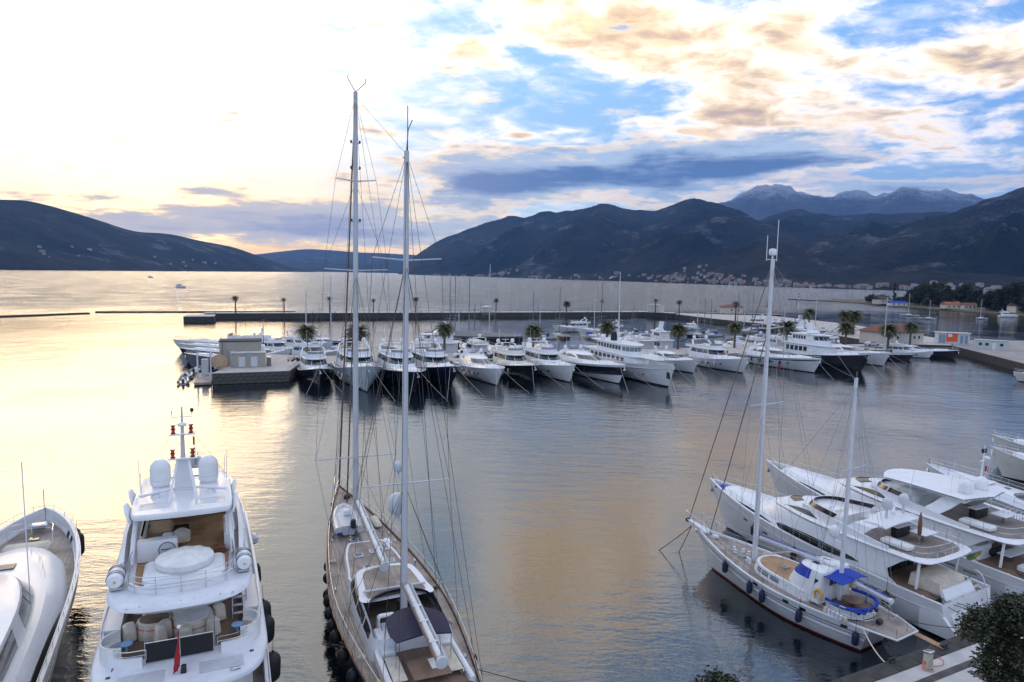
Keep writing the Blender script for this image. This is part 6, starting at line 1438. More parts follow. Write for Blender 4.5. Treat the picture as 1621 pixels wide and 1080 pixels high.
    # bow gear
    box(t, 'windlass', BLACKP, (.2, 32.2, zd(32)+.2), (.5, .6, .4), .1); tubes(t, 'pulpit', STEEL, [spline([(-.75, 32.8, zd(33)), (-.7, 33.2, zd(33)+.85), (-.35, 35.3, zd(35)+.95), (0, 35.8, zd(35)+.95), (.35, 35.3, zd(35)+.95), (.7, 33.2, zd(33)+.85), (.75, 32.8, zd(33))])], .025)
    for x, y in ((-1.4, 29.6), (1.1, 30.4), (.9, 31), (-1.2, 31), (-1.9, 27), (1.7, 27.4)): winch(t, (x, y, zd(y)), .1, BLACKP)
    rr = random.Random(3)
    for k in range(15):
        y = 2.5+k*2.0; sd = -1 if k % 2 else 1; e = H.edge(min(.95, y/L), sd, .45)
        if k % 3 == 0:
            b = MB(); b.tube([Vector((e.x+math.cos(q*.7)*(.09+.004*q), e.y+math.sin(q*.7)*(.09+.004*q), zd(y)+.03+.003*q)) for q in range(34)], .022, 5); b.build('coiled_rope', ROPE if k % 2 else ROPED, t)
        elif k % 3 == 1: box(t, 'deck_cleat', STEEL, (e.x, e.y, zd(y)+.07), (.09, .42, .1), .03)
        else:
            b = MB(); b.tube([(e.x, e.y, zd(y)), (e.x, e.y, zd(y)+.22), (e.x, e.y+.14, zd(y)+.3)], .07, 8); b.build('vent', STEEL, t)
    for sd in (-1, 1): tubes(t, 'jib_sheet', ROPE, [[H.edge(y/L, sd, .75+.1*math.sin(y), .03) for y in (7.0, 10, 13, 16, 19, 22, 25, 28, 31)]], .014, 4)
    box(t, 'sail_bag', CREAMC, (1.55, 26.2, zd(26)+.18), (.6, 2.2, .36), .16); box(t, 'life_raft', WHITE, (1.5, 22.0, zd(22)+.25), (.6, .9, .4), .12)
    for sd in (-1, 1): box(t, 'cleat', STEEL, (sd*2.1, 24, zd(24)+.08), (.08, .45, .1), .02)
    # rig
    mx = .25
    b = MB(); b.tube([(mx, 26.3+1.6, zd(27)), (mx, 27.6, 20), (mx, 27.4, 35.2)], .235, 12, .16); m1 = b.build('main_mast', ALU, t)
    my = 27.75
    spreader(m1, mx, 27.8, 7.4, 3.1, .5); spreader(m1, mx, 27.6, 22.0, 2.4, .4); spreader(m1, mx, 27.5, 28.7, 1.5, .3)
    b = MB()
    for z in (25.8, 28.0+1.7, 31.6):
        for sd in (-1, 1): b.box((mx+sd*.32, 27.5, z), (.14, .14, .22), 0, None, .03); b.tube([(mx, 27.5, z-.1), (mx+sd*.32, 27.5, z-.1)], .02, 4)
    b.build('deck_light', BLACKP, m1)
    tubes(m1, 'masthead_arms', BLACKP, [[(mx, 27.4, 35.2), (mx-.55, 27.4, 36.1), (mx-.55, 27.4, 36.35)], [(mx, 27.4, 35.2), (mx+.75, 27.4, 35.95), (mx+.75, 27.4, 36.25)]], .03); tubes(m1, 'masthead_antenna', WHITE2, [[(mx, 27.4, 35.2), (mx, 27.4, 36.8)]], .012, 4)
    zx = .1
    b = MB(); b.tube([(zx, 10.7, 2.2), (zx, 10.6, 15), (zx, 10.5, 28.3)], .2, 12, .135); m2 = b.build('mizzen_mast', ALU, t)
    spreader(m2, zx, 10.6, 10.4, 2.45, .35, .05); spreader(m2, zx, 10.5, 22.6, 1.85, .3, .05)
    tubes(m2, 'masthead_antenna', BLACKP, [[(zx, 10.5, 28.3), (zx+.08, 10.5, 29.4), (zx+.3, 10.5, 29.9)], [(zx+.05, 10.5, 28.3), (zx+.05, 10.5, 30.6)], [(zx-.2, 10.5, 27.9), (zx, 10.5, 28.1)]], .025, 5)
    dome(m2, (zx-.22, 11.45, 8.5), .50, GREYW, 'radar_dome', 1.3, .35, 22); dome(m2, (zx-.2, 11.35, 10.9), .26, GREYW, 'radar_dome', 1.2, .3, 16)
    tubes(m2, 'dome_bracket', ALU, [[(zx, 10.7, 7.9), (zx-.2, 11.45, 8.2)], [(zx, 10.7, 10.4), (zx-.2, 11.35, 10.6)]], .07)
    boom(t, (mx, 27.4, 4.0), (mx-.55, 14.0, 4.25), .27); boom(t, (zx, 10.3, 4.7), (zx-.15, 2.7, 4.45), .26)
    box(m2, 'searchlight', GREYW, (.95, 20.4-.2, zd(20)+.9), (.3, .5, .3), .1)
    top1, top2 = Vector((mx, 27.45, 34.9)), Vector((zx, 10.5, 28.1)); bowp = Vector((0, 35.3, 2.95))
    b = MB(); N = 30
    b.tube([bowp.lerp(top1, i/N) for i in range(N+1)], lambda u: .085-.035*u, 6); b.build('furled_genoa', mat('brown sail cover', (.16, .10, .075), .8, var=.3, vscale=2), t)
    b = MB(); st0 = Vector((.1, 31.4, 2.6)); st1 = Vector((mx, 27.6, 23.2)); b.tube([st0.lerp(st1, i/N) for i in range(N+1)], lambda u: .07-.02*u, 6); b.build('furled_staysail', MATS['brown sail cover'], t)
    W_ = []
    for sd in (-1, 1):
        s1, s2, s3 = Vector((mx+sd*3.1, 27.3, 7.5)), Vector((mx+sd*2.4, 27.2, 22.1)), Vector((mx+sd*1.5, 27.2, 28.8)); e = H.edge(26.6/L, sd, .08)
        W_ += [[top1, s3, s2, s1, e], [Vector((mx, 27.5, 28.6)), s2], [Vector((mx, 27.6, 21.9)), s1], [Vector((mx, 27.6, 21.9)), H.edge(25.6/L, sd, .08)], [Vector((mx, 27.7, 7.4)), H.edge(25.2/L, sd, .08)], [top1, H.edge(17.2/L, sd, .1)], [Vector((mx, 27.6, 21.9)), H.edge(20.5/L, sd, .1)]]
        q1, q2 = Vector((zx+sd*2.45, 10.25, 10.5)), Vector((zx+sd*1.85, 10.2, 22.7)); e2 = H.edge(10.2/L, sd, .08)
        W_ += [[top2, q2, q1, e2], [Vector((zx, 10.55, 22.5)), q1], [Vector((zx, 10.6, 10.3)), H.edge(9.2/L, sd, .08)], [Vector((zx, 10.6, 10.3)), H.edge(11.8/L, sd, .08)], [top2, H.edge(2.5/L, sd, .1)], [Vector((zx, 10.5, 22.5)), H.edge(4.5/L, sd, .1)], [Vector((zx, 10.5, 22.5)), H.edge(14.5/L, sd, .1)]]
    W_ += [[top1, top2], [top2, Vector((mx, 27.7, 9))], [Vector((zx, 10.6, 22.5)), Vector((mx, 27.7, 4.6))], [top1, Vector((mx-.55, 14.1, 4.5))], [top2, Vector((zx-.15, 2.8, 4.7))], [Vector((mx, 27.6, 22)), Vector((mx-.3, 20, 4.3))]]
    wires(t, 'rigging', WIRE, W_, .014)
    for yv in (22.2, 20.3, 17.8, 16.9, 15.2, 13.7, 12.4, 10.3, 8.2, 6.6, 5.0): fender(t, H.at(yv/L, 1.25, -1, .35), .34, .78, RUBBER, 'black round fender on the left side of the dark ketch', 'fenders left of the dark ketch')
    for yv in (4.6, 7.4): fender(t, H.at(yv/L, 1.2, 1, .35), .32, 1.0, RUBBER, 'black fender on the right side of the dark ketch', 'fenders right of the dark ketch')
    b = MB(); b.ball(H.edge(5.2/L, -1, .2, .55), .13, 1, 1, 1.3); b.build('yellow_light', YELLOW, t)
    line_obj('mooring_line', [world_pt(t, H.edge(.08, 1, .1, .1)), Vector((6.8, 27.9, 1.5))], .025, ROPE, 'pale mooring rope from the dark ketch to the quay', 'rope', .5)
    line_obj('mooring_line', [world_pt(t, H.edge(.14, 1, .1, .3)), Vector((11.5, 30.4, 1.5))], .02, ROPED, 'thin dark line from the dark ketch rail to the quay', 'rope', .4)
ketch_c()

# ---- D: the white ketch with blue canvas
def ketch_d():
    th = 31.5; L = 16.6; hd = Vector((-math.sin(R(th)), math.cos(R(th)), 0)); bow = gp(1089, 822, 3.0); bow.z = 0
    t = thing('sailing_yacht', 'white two-masted sailing yacht with blue canvas at right', 'sailboat', bow-hd*19.35*.9, R(th)); t.scale = (1, .9, 1)
    H = Hull(L, 5.1, 2.75, 1.75, rake=2.6, draft=.8, p=1.85, tw=.62, em=.3, eb=.8, sp=1.9, wide=.38, trans=1.2); H.y0 = 1.7
    H.build(t, WHITE, 32, 9); H.band(t, 'boot_stripe', REDF, -.06, .14, 24); H.band(t, 'blue_stripe', NAVYH, -.48, -.43, rel=True); H.band(t, 'lower_blue_stripe', NAVYH, -.66, -.63, rel=True); H.band(t, 'rub_rail', WHITE2, -.92, -.84, rel=True, off=.06, t1=.9); H.deck(t, TEAK, .14, 0, .985, 30, camber=.07); H.gunwale(t, WHITE, .14, .12, 30)
    H.rail(t, .78, .06, .95, 20, .014, True, inset=.14, name='guard_rail'); zd = lambda y: H.sheer(min(1, max(0, (y-1.7)/L)))-.08
    for sd in (-1, 1):
        for yv in (3.2, 6.0, 7.3, 10.0): pane(t, lambda u, v, sd=sd: H.at(u, v, sd), (yv-1.92)/L, (yv-1.48)/L, H.sheer((yv-1.7)/L)-.40, H.sheer((yv-1.7)/L)-.22, GLASS, 'porthole', 4, .03)
    c1 = House([sym([(0, 6.2), (1.6, 6.2), (1.65, 8), (1.5, 10.2), (.95, 11.4), (0, 11.7)], lambda y: zd(y)-.05), sym([(0, 6.2), (1.52, 6.2), (1.57, 8), (1.42, 10.1), (.88, 11.2), (0, 11.5)], lambda y: zd(y)+.62)]); c1.build(t, 'coachroof', WHITE)
    o_ = sym([(0, 6.3), (1.38, 6.3), (1.43, 8), (1.28, 10.0), (.76, 11.0), (0, 11.3)], lambda y: zd(y)+.628); b = MB(); b.ngon(o_); b.build('coachroof_teak', TEAKW, t, 0)
    n = c1.n; idx = [i for i in range(n) if c1.r[0][i].x < -.9 and 8.1 < c1.r[0][i].y < 11.0]; lo, hi = min(idx), max(idx); k = (hi-lo)/3
    for q in range(3):
        c1.pane(t, lo+q*k+.15, lo+(q+1)*k-.15, .35, .8, GLASSL, 0); c1.pane(t, n-(lo+(q+1)*k-.15), n-(lo+q*k+.15), .35, .8, GLASSL, 0)
    ph = House([sym([(0, 5.3), (1.5, 5.3), (1.6, 5.8), (1.55, 7.6), (1.1, 8.5), (0, 8.8)], 1.95), sym([(0, 5.3), (1.45, 5.3), (1.52, 5.8), (1.42, 7.2), (.95, 7.9), (0, 8.1)], 3.15), sym([(0, 5.3), (1.3, 5.3), (1.4, 5.8), (1.2, 6.9), (.8, 7.4), (0, 7.55)], 3.85), sym([(0, 5.4), (1.1, 5.4), (1.15, 5.8), (1.0, 6.7), (.65, 7.1), (0, 7.25)], 3.97)]); ph.build(t, 'pilothouse', WHITE)
    n = ph.n; idx = [i for i in range(n) if ph.r[1][i].x < -.3 and ph.r[1][i].y > 6.0]; lo, hi = min(idx), max(idx)
    ph.pane(t, lo+.1, hi-.5, .06, .94, BLUEC, 1, 'window_cover'); ph.pane(t, n-(hi-.5), n-(lo+.1), .06, .94, BLUEC, 1, 'window_cover')
    for sd in (-1, 1): box(t, 'side_window', GLASS, (sd*1.5, 5.62, 3.1), (.06, .42, .6), .03, 0)
    for x in (-.5, 0.0, .5): box(t, 'aft_window', GLASS, (x, 5.28, 3.2), (.4, .05, .55), .02)
    for x, y in ((-.45, 6.5), (.4, 6.55)): box(t, 'roof_hatch', GLASS, (x, y, 3.99), (.46, .46, .05), .02)
    b = MB(); b.loft([[Vector((x*s_, y, 4.02+z)) for x, z in ((-.22, 0), (-.16, .12), (0, .17), (.16, .12), (.22, 0))] for y, s_ in ((5.3, .2), (5.6, 1), (6.2, 1), (6.4, .2))], True, True); b.build('liferaft', WHITE, t)
    b = MB(); b.quad_strip([[Vector((x, y, 3.75+.06*math.sin(x*3)-.22*abs(x)*.5+.05*(y-4))) for x in (-1.35, -.7, 0, .7, 1.35)] for y in (3.9, 4.4, 4.9, 5.4)]); b.quad_strip([[Vector((x, y, 3.72+.06*math.sin(x*3)-.22*abs(x)*.5+.05*(y-4))) for x in (-1.35, -.7, 0, .7, 1.35)] for y in (3.9, 4.4, 4.9, 5.4)], False, True); b.build('awning', BLUEC, t, 60)
    tubes(t, 'awning_pole', STEEL, [[(-1.3, 3.9, 1.8), (-1.3, 3.9, 3.6)], [(1.3, 3.9, 1.8), (1.3, 3.9, 3.6)]], .02)
    # round cockpit with blue surround at the mizzen
    pts = spline([(-1.35, 5.0, 2.35), (-1.5, 4.3, 2.35), (-1.4, 3.4, 2.35), (-.8, 2.8, 2.35), (0, 2.65, 2.35), (.8, 2.8, 2.35), (1.4, 3.4, 2.35), (1.5, 4.3, 2.35), (1.35, 5.0, 2.35)])
    b = MB(); b.tube(pts, .11, 8); b.build('blue_surround', BLUEC, t); ringwall(t, 'cockpit_coaming', WHITE, [p-Vector((0, 0, .6)) for p in pts], .55, .08)
    b = MB(); b.lathe([(.06, 0), (.06, .5), (.6, .52), (.62, .56), (.05, .58)], (.05, 4.0, 1.8), 24); b.build('round_table', TEAKD, t); b = MB(); b.prism([(p.x*.93, p.y) for p in pts], zd(4)+.2, zd(4)+.22); b.build('cockpit_sole', TEAKD, t, 0)
    for x, y in ((-1.2, 2.75), (-.8, 2.55), (-.4, 2.45), (.1, 2.4)):
        b = MB(); b.ball((x, y, 2.3), .13); b.build('blue_float', NAVYF, t)
    for sd in (-1, 1):
        posts_rail(t, [(sd*1.9, 3.6, 1.75), (sd*1.75, 2.7, 1.7), (sd*1.4, 2.1, 1.7), (sd*.8, 2.0, 1.7)], .85, 4, .03, 1); b = MB(); b.tube([(sd*1.85, 3.2, 2.6), (sd*1.74, 2.65, 2.56), (sd*1.4, 2.12, 2.56)], .075, 7); b.build('rail_pad', BLUEC, t)
    for p in ((-1.75, 5.3, 2.6), (1.6, 5.0, 2.6)):
        b = MB(); b.tube(spline([Vector(p)+Vector((0, -.22, -.3)), Vector(p)+Vector((0, -.26, .1)), Vector(p)+Vector((0, 0, .3)), Vector(p)+Vector((0, .26, .1)), Vector(p)+Vector((0, .22, -.3))]), .085, 7); b.build('horseshoe_buoy', YELLOW, t)
    # fender board stack, jerry cans and bits on the side deck
    for k in range(6): box(t, 'jerry_can', WHITE2 if k % 5 else CREAMC, (-2.0+.02*k, 3.1+k*.3, 1.95), (.18, .24, .36), .04)
    b = MB(); b.loft([[(-1.6, 1.95, 1.66), (1.6, 1.95, 1.66), (1.6, 1.95, 1.74), (-1.6, 1.95, 1.74)], [(-1.05, .25, 1.56), (1.05, .25, 1.56), (1.05, .25, 1.64), (-1.05, .25, 1.64)]], True, True); b.build('stern_platform', TEAK, t)
    tubes(t, 'platform_frame', WHITE, [[(-1.65, 2.0, 1.76), (-1.07, .22, 1.66), (1.07, .22, 1.66), (1.65, 2.0, 1.76)]], .06); box(t, 'passerelle', TEAKW, (.7, -.75, 1.6), (.45, 2.0, .06), .02, R(-6))
    tubes(t, 'platform_stanchion', STEEL, [[(-.9, .4, 1.6), (-.9, .4, 2.2)], [(.2, .4, 1.6), (.2, .4, 2.3)]], .02); box(t, 'stern_gear', BLACKP, (-.3, 1.9, 1.9), (.4, .3, .3), .06)
    # fore deck
    for x, y in ((-.35, 13.7), (.25, 13.5), (-.1, 14.1), (.3, 13.0), (-.5, 12.4)): winch(t, (x, y, zd(y)), .12, WHITE2)
    box(t, 'deck_hatch', GLASSL, (-.35, 13.0, zd(13)+.06), (.6, .6, .1), .03); box(t, 'windlass', WHITE2, (0, 16.2, zd(16)+.15), (.4, .5, .3), .08); box(t, 'skylight', GLASSL, (.0, 9.4, zd(9)+.68), (.5, .5, .08), .03)
    tubes(t, 'dorade_vent', WHITE, [[(-.8, 11.9, zd(12)), (-.8, 11.9, zd(12)+.35), (-.8, 12.1, zd(12)+.4)], [(.8, 11.9, zd(12)), (.8, 11.9, zd(12)+.35), (.8, 12.1, zd(12)+.4)]], .08)
    b = MB(); b.loft([[(-.35, 16.9, 2.6), (.35, 16.9, 2.6), (.35, 16.9, 2.74), (-.35, 16.9, 2.74)], [(-.14, 19.3, 2.95), (.14, 19.3, 2.95), (.14, 19.3, 3.06), (-.14, 19.3, 3.06)]], True, True); b.build('bowsprit', WHITE, t)
    tubes(t, 'pulpit', STEEL, [spline([(-.85, 16.2, 2.6), (-.75, 16.6, 3.35), (-.3, 19.1, 3.75), (0, 19.35, 3.75), (.3, 19.1, 3.75), (.75, 16.6, 3.35), (.85, 16.2, 2.6)]), [(-.45, 18.2, 2.85), (-.45, 18.2, 3.6)], [(.45, 18.2, 2.85), (.45, 18.2, 3.6)]], .03); b = MB(); b.ball((0, 19.35, 2.95), .17, 1, 1.5, 1); b.build('furler_drum', NAVYC, t)
    # rig
    y1, y2 = 12.2, 4.95
    b = MB(); b.tube([(0, y1, zd(12)), (0, y1-.05, 13), (0, y1-.15, 23.3)], .195, 14, .14); m1 = b.build('main_mast', SPARW, t); spreader(m1, 0, y1-.1, 13.3, 1.75, .25, .05); spreader(m1, 0, y1-.1, 18.6, 1.3, .25, .045)
    b = MB(); b.tube([(0, y2, 2.0), (0, y2-.1, 16.1)], .155, 12, .115); m2 = b.build('mizzen_mast', SPARW, t); spreader(m2, 0, y2-.1, 10.4, 1.3, .2, .04)
    b = MB(); b.lathe([(.1, 0), (.25, .06), (.27, .14), (.27, .36), (.22, .46), (.08, .49)], (0, y1-.1, 23.55), 16); b.tube([(0, y1-.1, 23.2), (0, y1-.1, 23.6)], .07, 6); b.build('masthead_radome', WHITE, m1)
    tubes(m1, 'masthead_antenna', WHITE2, [[(-.5, y1, 23.2), (-.5, y1, 24.9)], [(.55, y1, 23.2), (.55, y1, 26)], [(-.5, y1, 23.3), (.55, y1, 23.3)]], .03, 5)
    dome(m2, (-.25, y2+.55, 6.0), .33, WHITE, 'radar_dome', 1.2, .25, 18); tubes(m2, 'dome_bracket', WHITE, [[(0, y2, 5.6), (-.25, y2+.55, 5.8)]], .05); tubes(m2, 'masthead_stub', GREYH, [[(0, y2-.1, 16.0), (.05, y2-.1, 16.5)], [(-.15, y2-.1, 16.1), (.18, y2-.1, 16.1)]], .03)
    boom(t, (0, y1-.3, 3.9), (-.35, 6.2, 4.15), .17, SPARW, False); boom(t, (0, y2-.25, 3.55), (-.5, 1.1, 3.5), .16, SPARW, False)
    for a, c in (((0, y1-.6, 4.0), (-.35, 6.4, 4.27)), ((0, y2-.5, 3.68), (-.5, 1.3, 3.62))):
        for off in (-.1, .1): tubes(t, 'boom_line', BLUEC, [[Vector(a)+Vector((off, 0, .08)), Vector(c)+Vector((off, 0, .06))]], .018, 4)
    tubes(t, 'spinnaker_pole', CREAMC, [[(.5, y1-.4, 2.6), (1.3, 9.4, 3.4)]], .05)
    T1, T2 = Vector((0, y1-.15, 23.1)), Vector((0, y2-.1, 15.9)); sprit = Vector((0, 19.2, 3.1)); inner = Vector((0, 16.8, 2.75))
    wires(t, 'forestay', WIRE, [[sprit, T1]], .04); wires(t, 'inner_forestay', WIRE, [[inner, Vector((0, y1-.1, 18.6))]], .04)
    W_ = []
    for sd in (-1, 1):
        s1, s2 = Vector((sd*1.75, y1-.35, 13.4)), Vector((sd*1.3, y1-.35, 18.7)); e = H.edge((12.2-1.7)/L, sd, .06)
        W_ += [[T1, s2, s1, e], [Vector((0, y1-.1, 18.5)), s1], [Vector((0, y1-.1, 13.2)), H.edge((11.3-1.7)/L, sd, .06)], [Vector((0, y1-.1, 13.2)), H.edge((13.1-1.7)/L, sd, .06)], [T1, H.edge((7.4-1.7)/L, sd, .06)], [Vector((0, y1, 18.5)), H.edge((10.2-1.7)/L, sd, .06)]]
        q = Vector((sd*1.3, y2-.3, 10.5)); W_ += [[T2, q, H.edge((5.6-1.7)/L, sd, .06)], [Vector((0, y2, 10.3)), H.edge((4.8-1.7)/L, sd, .06)], [Vector((0, y2, 10.3)), H.edge((6.5-1.7)/L, sd, .06)], [T2, H.edge((1.2-1.7)/L, sd, .06)], [T2, H.edge((8.6-1.7)/L, sd, .06)]]
    W_ += [[T1, T2], [T1, (-.35, 6.3, 4.4)], [T2, (-.5, 1.2, 3.7)], [Vector((0, y2, 15.5)), Vector((0, y1, 6))]]
    wires(t, 'rigging', WIREL, W_, .012)
    b = MB(); b.box((1.25, y1-.2, 15.9), (.02, .2, .3)); b.build('pennant', REDC, t, 0)
    for yv, z in ((13.6, 1.5), (10.6, 1.2), (9.3, 1.1), (6.2, 1.0), (2.2, .95)): fender(t, H.at((yv-1.7)/L, z, -1, .24), .2, .85, NAVYF, 'navy fender along the left side of the white ketch', 'navy fenders of the white ketch')
    line_obj('mooring_line', [world_pt(t, H.edge(.03, -1, .1, .05)), Vector((20.5, 34.75, 1.5))], .035, ROPE, 'thick pale mooring rope from white ketch to the quay', 'rope', .25)
    line_obj('mooring_line', [world_pt(t, (1.5, 2.1, 1.7)), Vector((28.8, 39.0, 1.5))], .022, ROPED, 'dark mooring rope from white ketch running right', 'rope', .3)
    b = MB(); b.ball(H.edge(.985, 1, 0, -.35)+Vector((.0, .25, 0)), .2, .6, 1.4, .7); b.build('anchor', STEEL, t)
    for k, (dx, dy) in enumerate(((-4.2, 6.5), (-1.2, 5.2))):
        q = world_pt(t, (0, 18.9, 2.6)); line_obj('anchor_chain', [q, Vector((q.x+dx*.6, q.y+dy*.25, -.4))], .03, ROPED, ('left' if k == 0 else 'right') + ' anchor line running down from the white ketch bowsprit', 'chain', .1)
ketch_d()
# ---- E and F: flybridge yachts at the right
def fly_yacht(label, bow, th, L, B, zb, zs, opt):
    hd = Vector((-math.sin(R(th)), math.cos(R(th)), 0)); t = thing('motor_yacht', label, 'yacht', Vector((bow.x, bow.y, 0))-hd*L, R(th))
    k = L/21.8; w = B/6.0
    H = Hull(L, B, zb, zs, rake=2.9*k, draft=.9, p=2.15, tw=.93, em=.17, eb=.72, sp=1.35, wide=.40, trans=-.5)
    H.build(t, WHITE, 36, 10); H.band(t, 'boot_stripe', BLACKH, -.1, .12); H.band(t, 'knuckle_line', WHITE2, -.75, -.68, rel=True, off=.035, t1=.93); H.deck(t, TEAK, .42, .02, .985, 30); H.gunwale(t, WHITE, .42, .16, 34)
    sh = lambda y: H.sheer(max(0, min(1, y/L)))
    Y = lambda y: y*k
    X = lambda x: x*w
    def sy(pts, z): return sym([(X(x), Y(y)) for x, y in pts], z)
    # flush foredeck moulding
    fd = House([sy([(0, 9), (2.45, 9), (2.4, 12), (2.0, 15.5), (1.25, 18.6), (.6, 19.8), (0, 20.1)], lambda y: sh(y)-.45), sy([(0, 9), (2.3, 9), (2.22, 12), (1.82, 15.4), (1.08, 18.3), (.5, 19.4), (0, 19.6)], lambda y: sh(y)+.12), sy([(0, 9), (1.9, 9), (1.8, 12), (1.4, 15), (.75, 17.8), (.35, 18.7), (0, 18.9)], lambda y: sh(y)+.34)]); fd.build(t, 'foredeck_moulding', WHITE, True, 60)
    for sd in (-1, 1):
        a, c = idx_y(fd, 0, Y(17.4), sd), idx_y(fd, 0, Y(13.2), sd)
        fd.pane(t, min(a, c), max(a, c), (lambda q: .52+.0*q), (lambda q, f=(a > c): .60+.28*math.sin(math.pi*(.08+.9*q))), GLASS, 0, 'side_window', .02 and 12)
    # main deck saloon
    z0 = zs-.1
    hs = House([sy([(0, 4.4), (2.35, 4.4), (2.55, 5.2), (2.58, 9), (2.4, 12), (1.9, 14.6), (1.1, 16.2), (0, 16.8)], z0), sy([(0, 4.4), (2.33, 4.4), (2.52, 5.2), (2.54, 9), (2.3, 11.8), (1.75, 14), (1.0, 15.4), (0, 15.9)], z0+1.15), sy([(0, 4.4), (2.25, 4.4), (2.42, 5.2), (2.4, 9), (2.1, 11.4), (1.5, 13.2), (.85, 14.3), (0, 14.7)], z0+2.0)]); hs.build(t, 'saloon', WHITE, True, 50)
    for sd in (-1, 1):
        a, c = idx_y(hs, 0, Y(5.6), sd), idx_y(hs, 0, Y(14.2), sd); rev = a > c; lo, hi = min(a, c), max(a, c)
        arrow = lambda q, rev=rev: (lambda u: .62+.36*math.sin(math.pi*min(1, (u*.62)+.08)) if u < .97 else .62)(1-q if rev else q)
        base = lambda q, rev=rev: .50+.05*(q if rev else 1-q)
        # long arrow shaped window, higher amidships
        pane(t, lambda u, v, h=hs: h.S(u, min(1, v), 0), lo, hi, lambda q: .52-.20*math.sin(math.pi*min(1, max(0, q)))**.8, lambda q: .54+.44*math.sin(math.pi*min(1, max(0, q)))**.7, opt.get('glass', GLASS), 'side_window', 18, .018)
        for j in range(4):
            yv = L*(.40+.115*j); pane(t, lambda u, v, sd=sd: H.at(u, v, sd), (yv-.28)/L, (yv+.28)/L, sh(yv)-1.25, sh(yv)-1.07, GLASS, 'porthole', 5, .012)
        for j in range(3):
            yv = Y(3.3+j*1.25); pane(t, lambda u, v, sd=sd: H.at(u, v, sd), (yv-.45)/L, (yv+.45)/L, sh(yv)-.95, sh(yv)-.88, GLASS, 'air_vent', 4, .012)
    for j in range(4): box(t, 'saloon_door', GLASS, (X(-1.35+j*.9), Y(4.4)-.03, z0+1.05), (X(.85), .05, 1.95), .01)
    # upper moulding and wheelhouse
    zf = z0+1.98
    slab(t, 'flybridge_deck', WHITE, [(0, Y(.85)), (X(1.7), Y(.95)), (X(2.55), Y(1.2)), (X(2.85), Y(2.3)), (X(2.82), Y(6)), (X(2.5), Y(9.5)), (X(1.8), Y(12)), (X(.9), Y(13.2)), (0, Y(13.5))], zf+.0, zf+.30, .16, scale_low=.93)
    b = MB(); b.prism([(p.x*.86, p.y*1.0+.0) for p in sym([(0, Y(1.25)), (X(1.5), Y(1.3)), (X(2.5), Y(1.9)), (X(2.75), Y(3.0)), (X(2.6), Y(7.2)), (0, Y(7.3))])], zf+.3005, zf+.312); b.build('flybridge_teak', TEAKG, t, 0)
    wh = House([sy([(0, 7.6), (1.9, 7.6), (2.1, 8.6), (1.95, 10.6), (1.45, 12.8), (.8, 14.0), (0, 14.4)], zf+.1), sy([(0, 7.6), (1.75, 7.6), (1.9, 8.5), (1.7, 10.2), (1.2, 12.0), (.65, 13.0), (0, 13.3)], zf+.62), sy([(0, 7.6), (1.5, 7.6), (1.55, 8.4), (1.3, 9.7), (.9, 11), (.5, 11.6), (0, 11.8)], zf+1.02)]); wh.build(t, 'wheelhouse', WHITE, True, 60)
    for sd in (-1, 1):
        a, c = idx_y(wh, 0, Y(8.8), sd), idx_y(wh, 0, Y(12.9), sd); lo, hi = min(a, c), max(a, c)
        pane(t, lambda u, v, h=wh: h.S(u, v, 0), lo, hi, .22, lambda q: .24+.72*math.sin(math.pi*(.04+.93*q)), opt.get('glass2', GLASS), 'wheelhouse_window', 14, .018)
    a, c = idx_y(wh, 1, Y(12.2), -1), idx_y(wh, 1, Y(12.2), 1); lo, hi = min(a, c), max(a, c); mid_ = (lo+hi)/2
    for p, q in ((lo, mid_-.15), (mid_+.15, hi)): wh.pane(t, p, q, .15, .85, GLASSB, 1, 'windscreen_pane', 8)
    zq = zf+.30
    # flybridge coaming and screen
    for sd in (-1, 1):
        ringwall(t, 'flybridge_coaming', WHITE, [Vector((sd*X(x), Y(y), zq)) for x, y in ((1.35, 11.0), (1.8, 9.6), (2.2, 8.2), (2.5, 6.4), (2.62, 4.6), (2.6, 3.6))], lambda u: .62-.42*smooth01((u-.45)/.5), .12 if sd > 0 else -.12)
    b = MB(); pts = spline([Vector((X(x), Y(y), zq+.62)) for x, y in ((-2.2, 8.0), (-1.75, 9.6), (-1.2, 10.7), (0, 11.2), (1.2, 10.7), (1.75, 9.6), (2.2, 8.0))], 4); b.quad_strip([[p, p+Vector((0, -.35, .34)), p+Vector((0, -.38, .34)), p+Vector((0, -.05, 0))] for p in pts]); b.build('flybridge_screen', GLASSB, t, 50)
    b = MB(); b.tube([p+Vector((0, -.36, .36)) for p in pts], .03, 6); b.build('screen_rim', WHITE, t)
    box(t, 'helm_console', WHITE, (X(-.7), Y(9.4), zq+.4), (X(1.3), .8, .8), .12, 0, (.9, .6)); box(t, 'helm_seat', CREAMC, (X(-.7), Y(8.4), zq+.4), (X(1.2), .6, .75), .12); box(t, 'lounge_seat', WHITEC, (X(1.1), Y(8.0), zq+.26), (X(1.1), Y(2.6), .45), .12); box(t, 'blue_sunbed', SKYB, (X(.4), Y(9.9), zq+.4), (X(1.6), Y(1.2), .12), .05)
    # arch, domes, aerials
    za = zq+1.35 + opt.get('arch', 0)
    for sd in (-1, 1):
        b = MB(); b.loft([[Vector((sd*X(x), Y(y)+dy, z)) + Vector((dx*sd, 0, 0)) for dx, dy in ((-.12, -.6), (.12, -.6), (.12, .75), (-.12, .75))][::sd] for x, y, z in ((2.45, 6.2, zq+.2), (2.25, 5.5, zq+.9), (1.7, 4.9, za-.1))], True, True); b.build('arch_leg', WHITE, t)
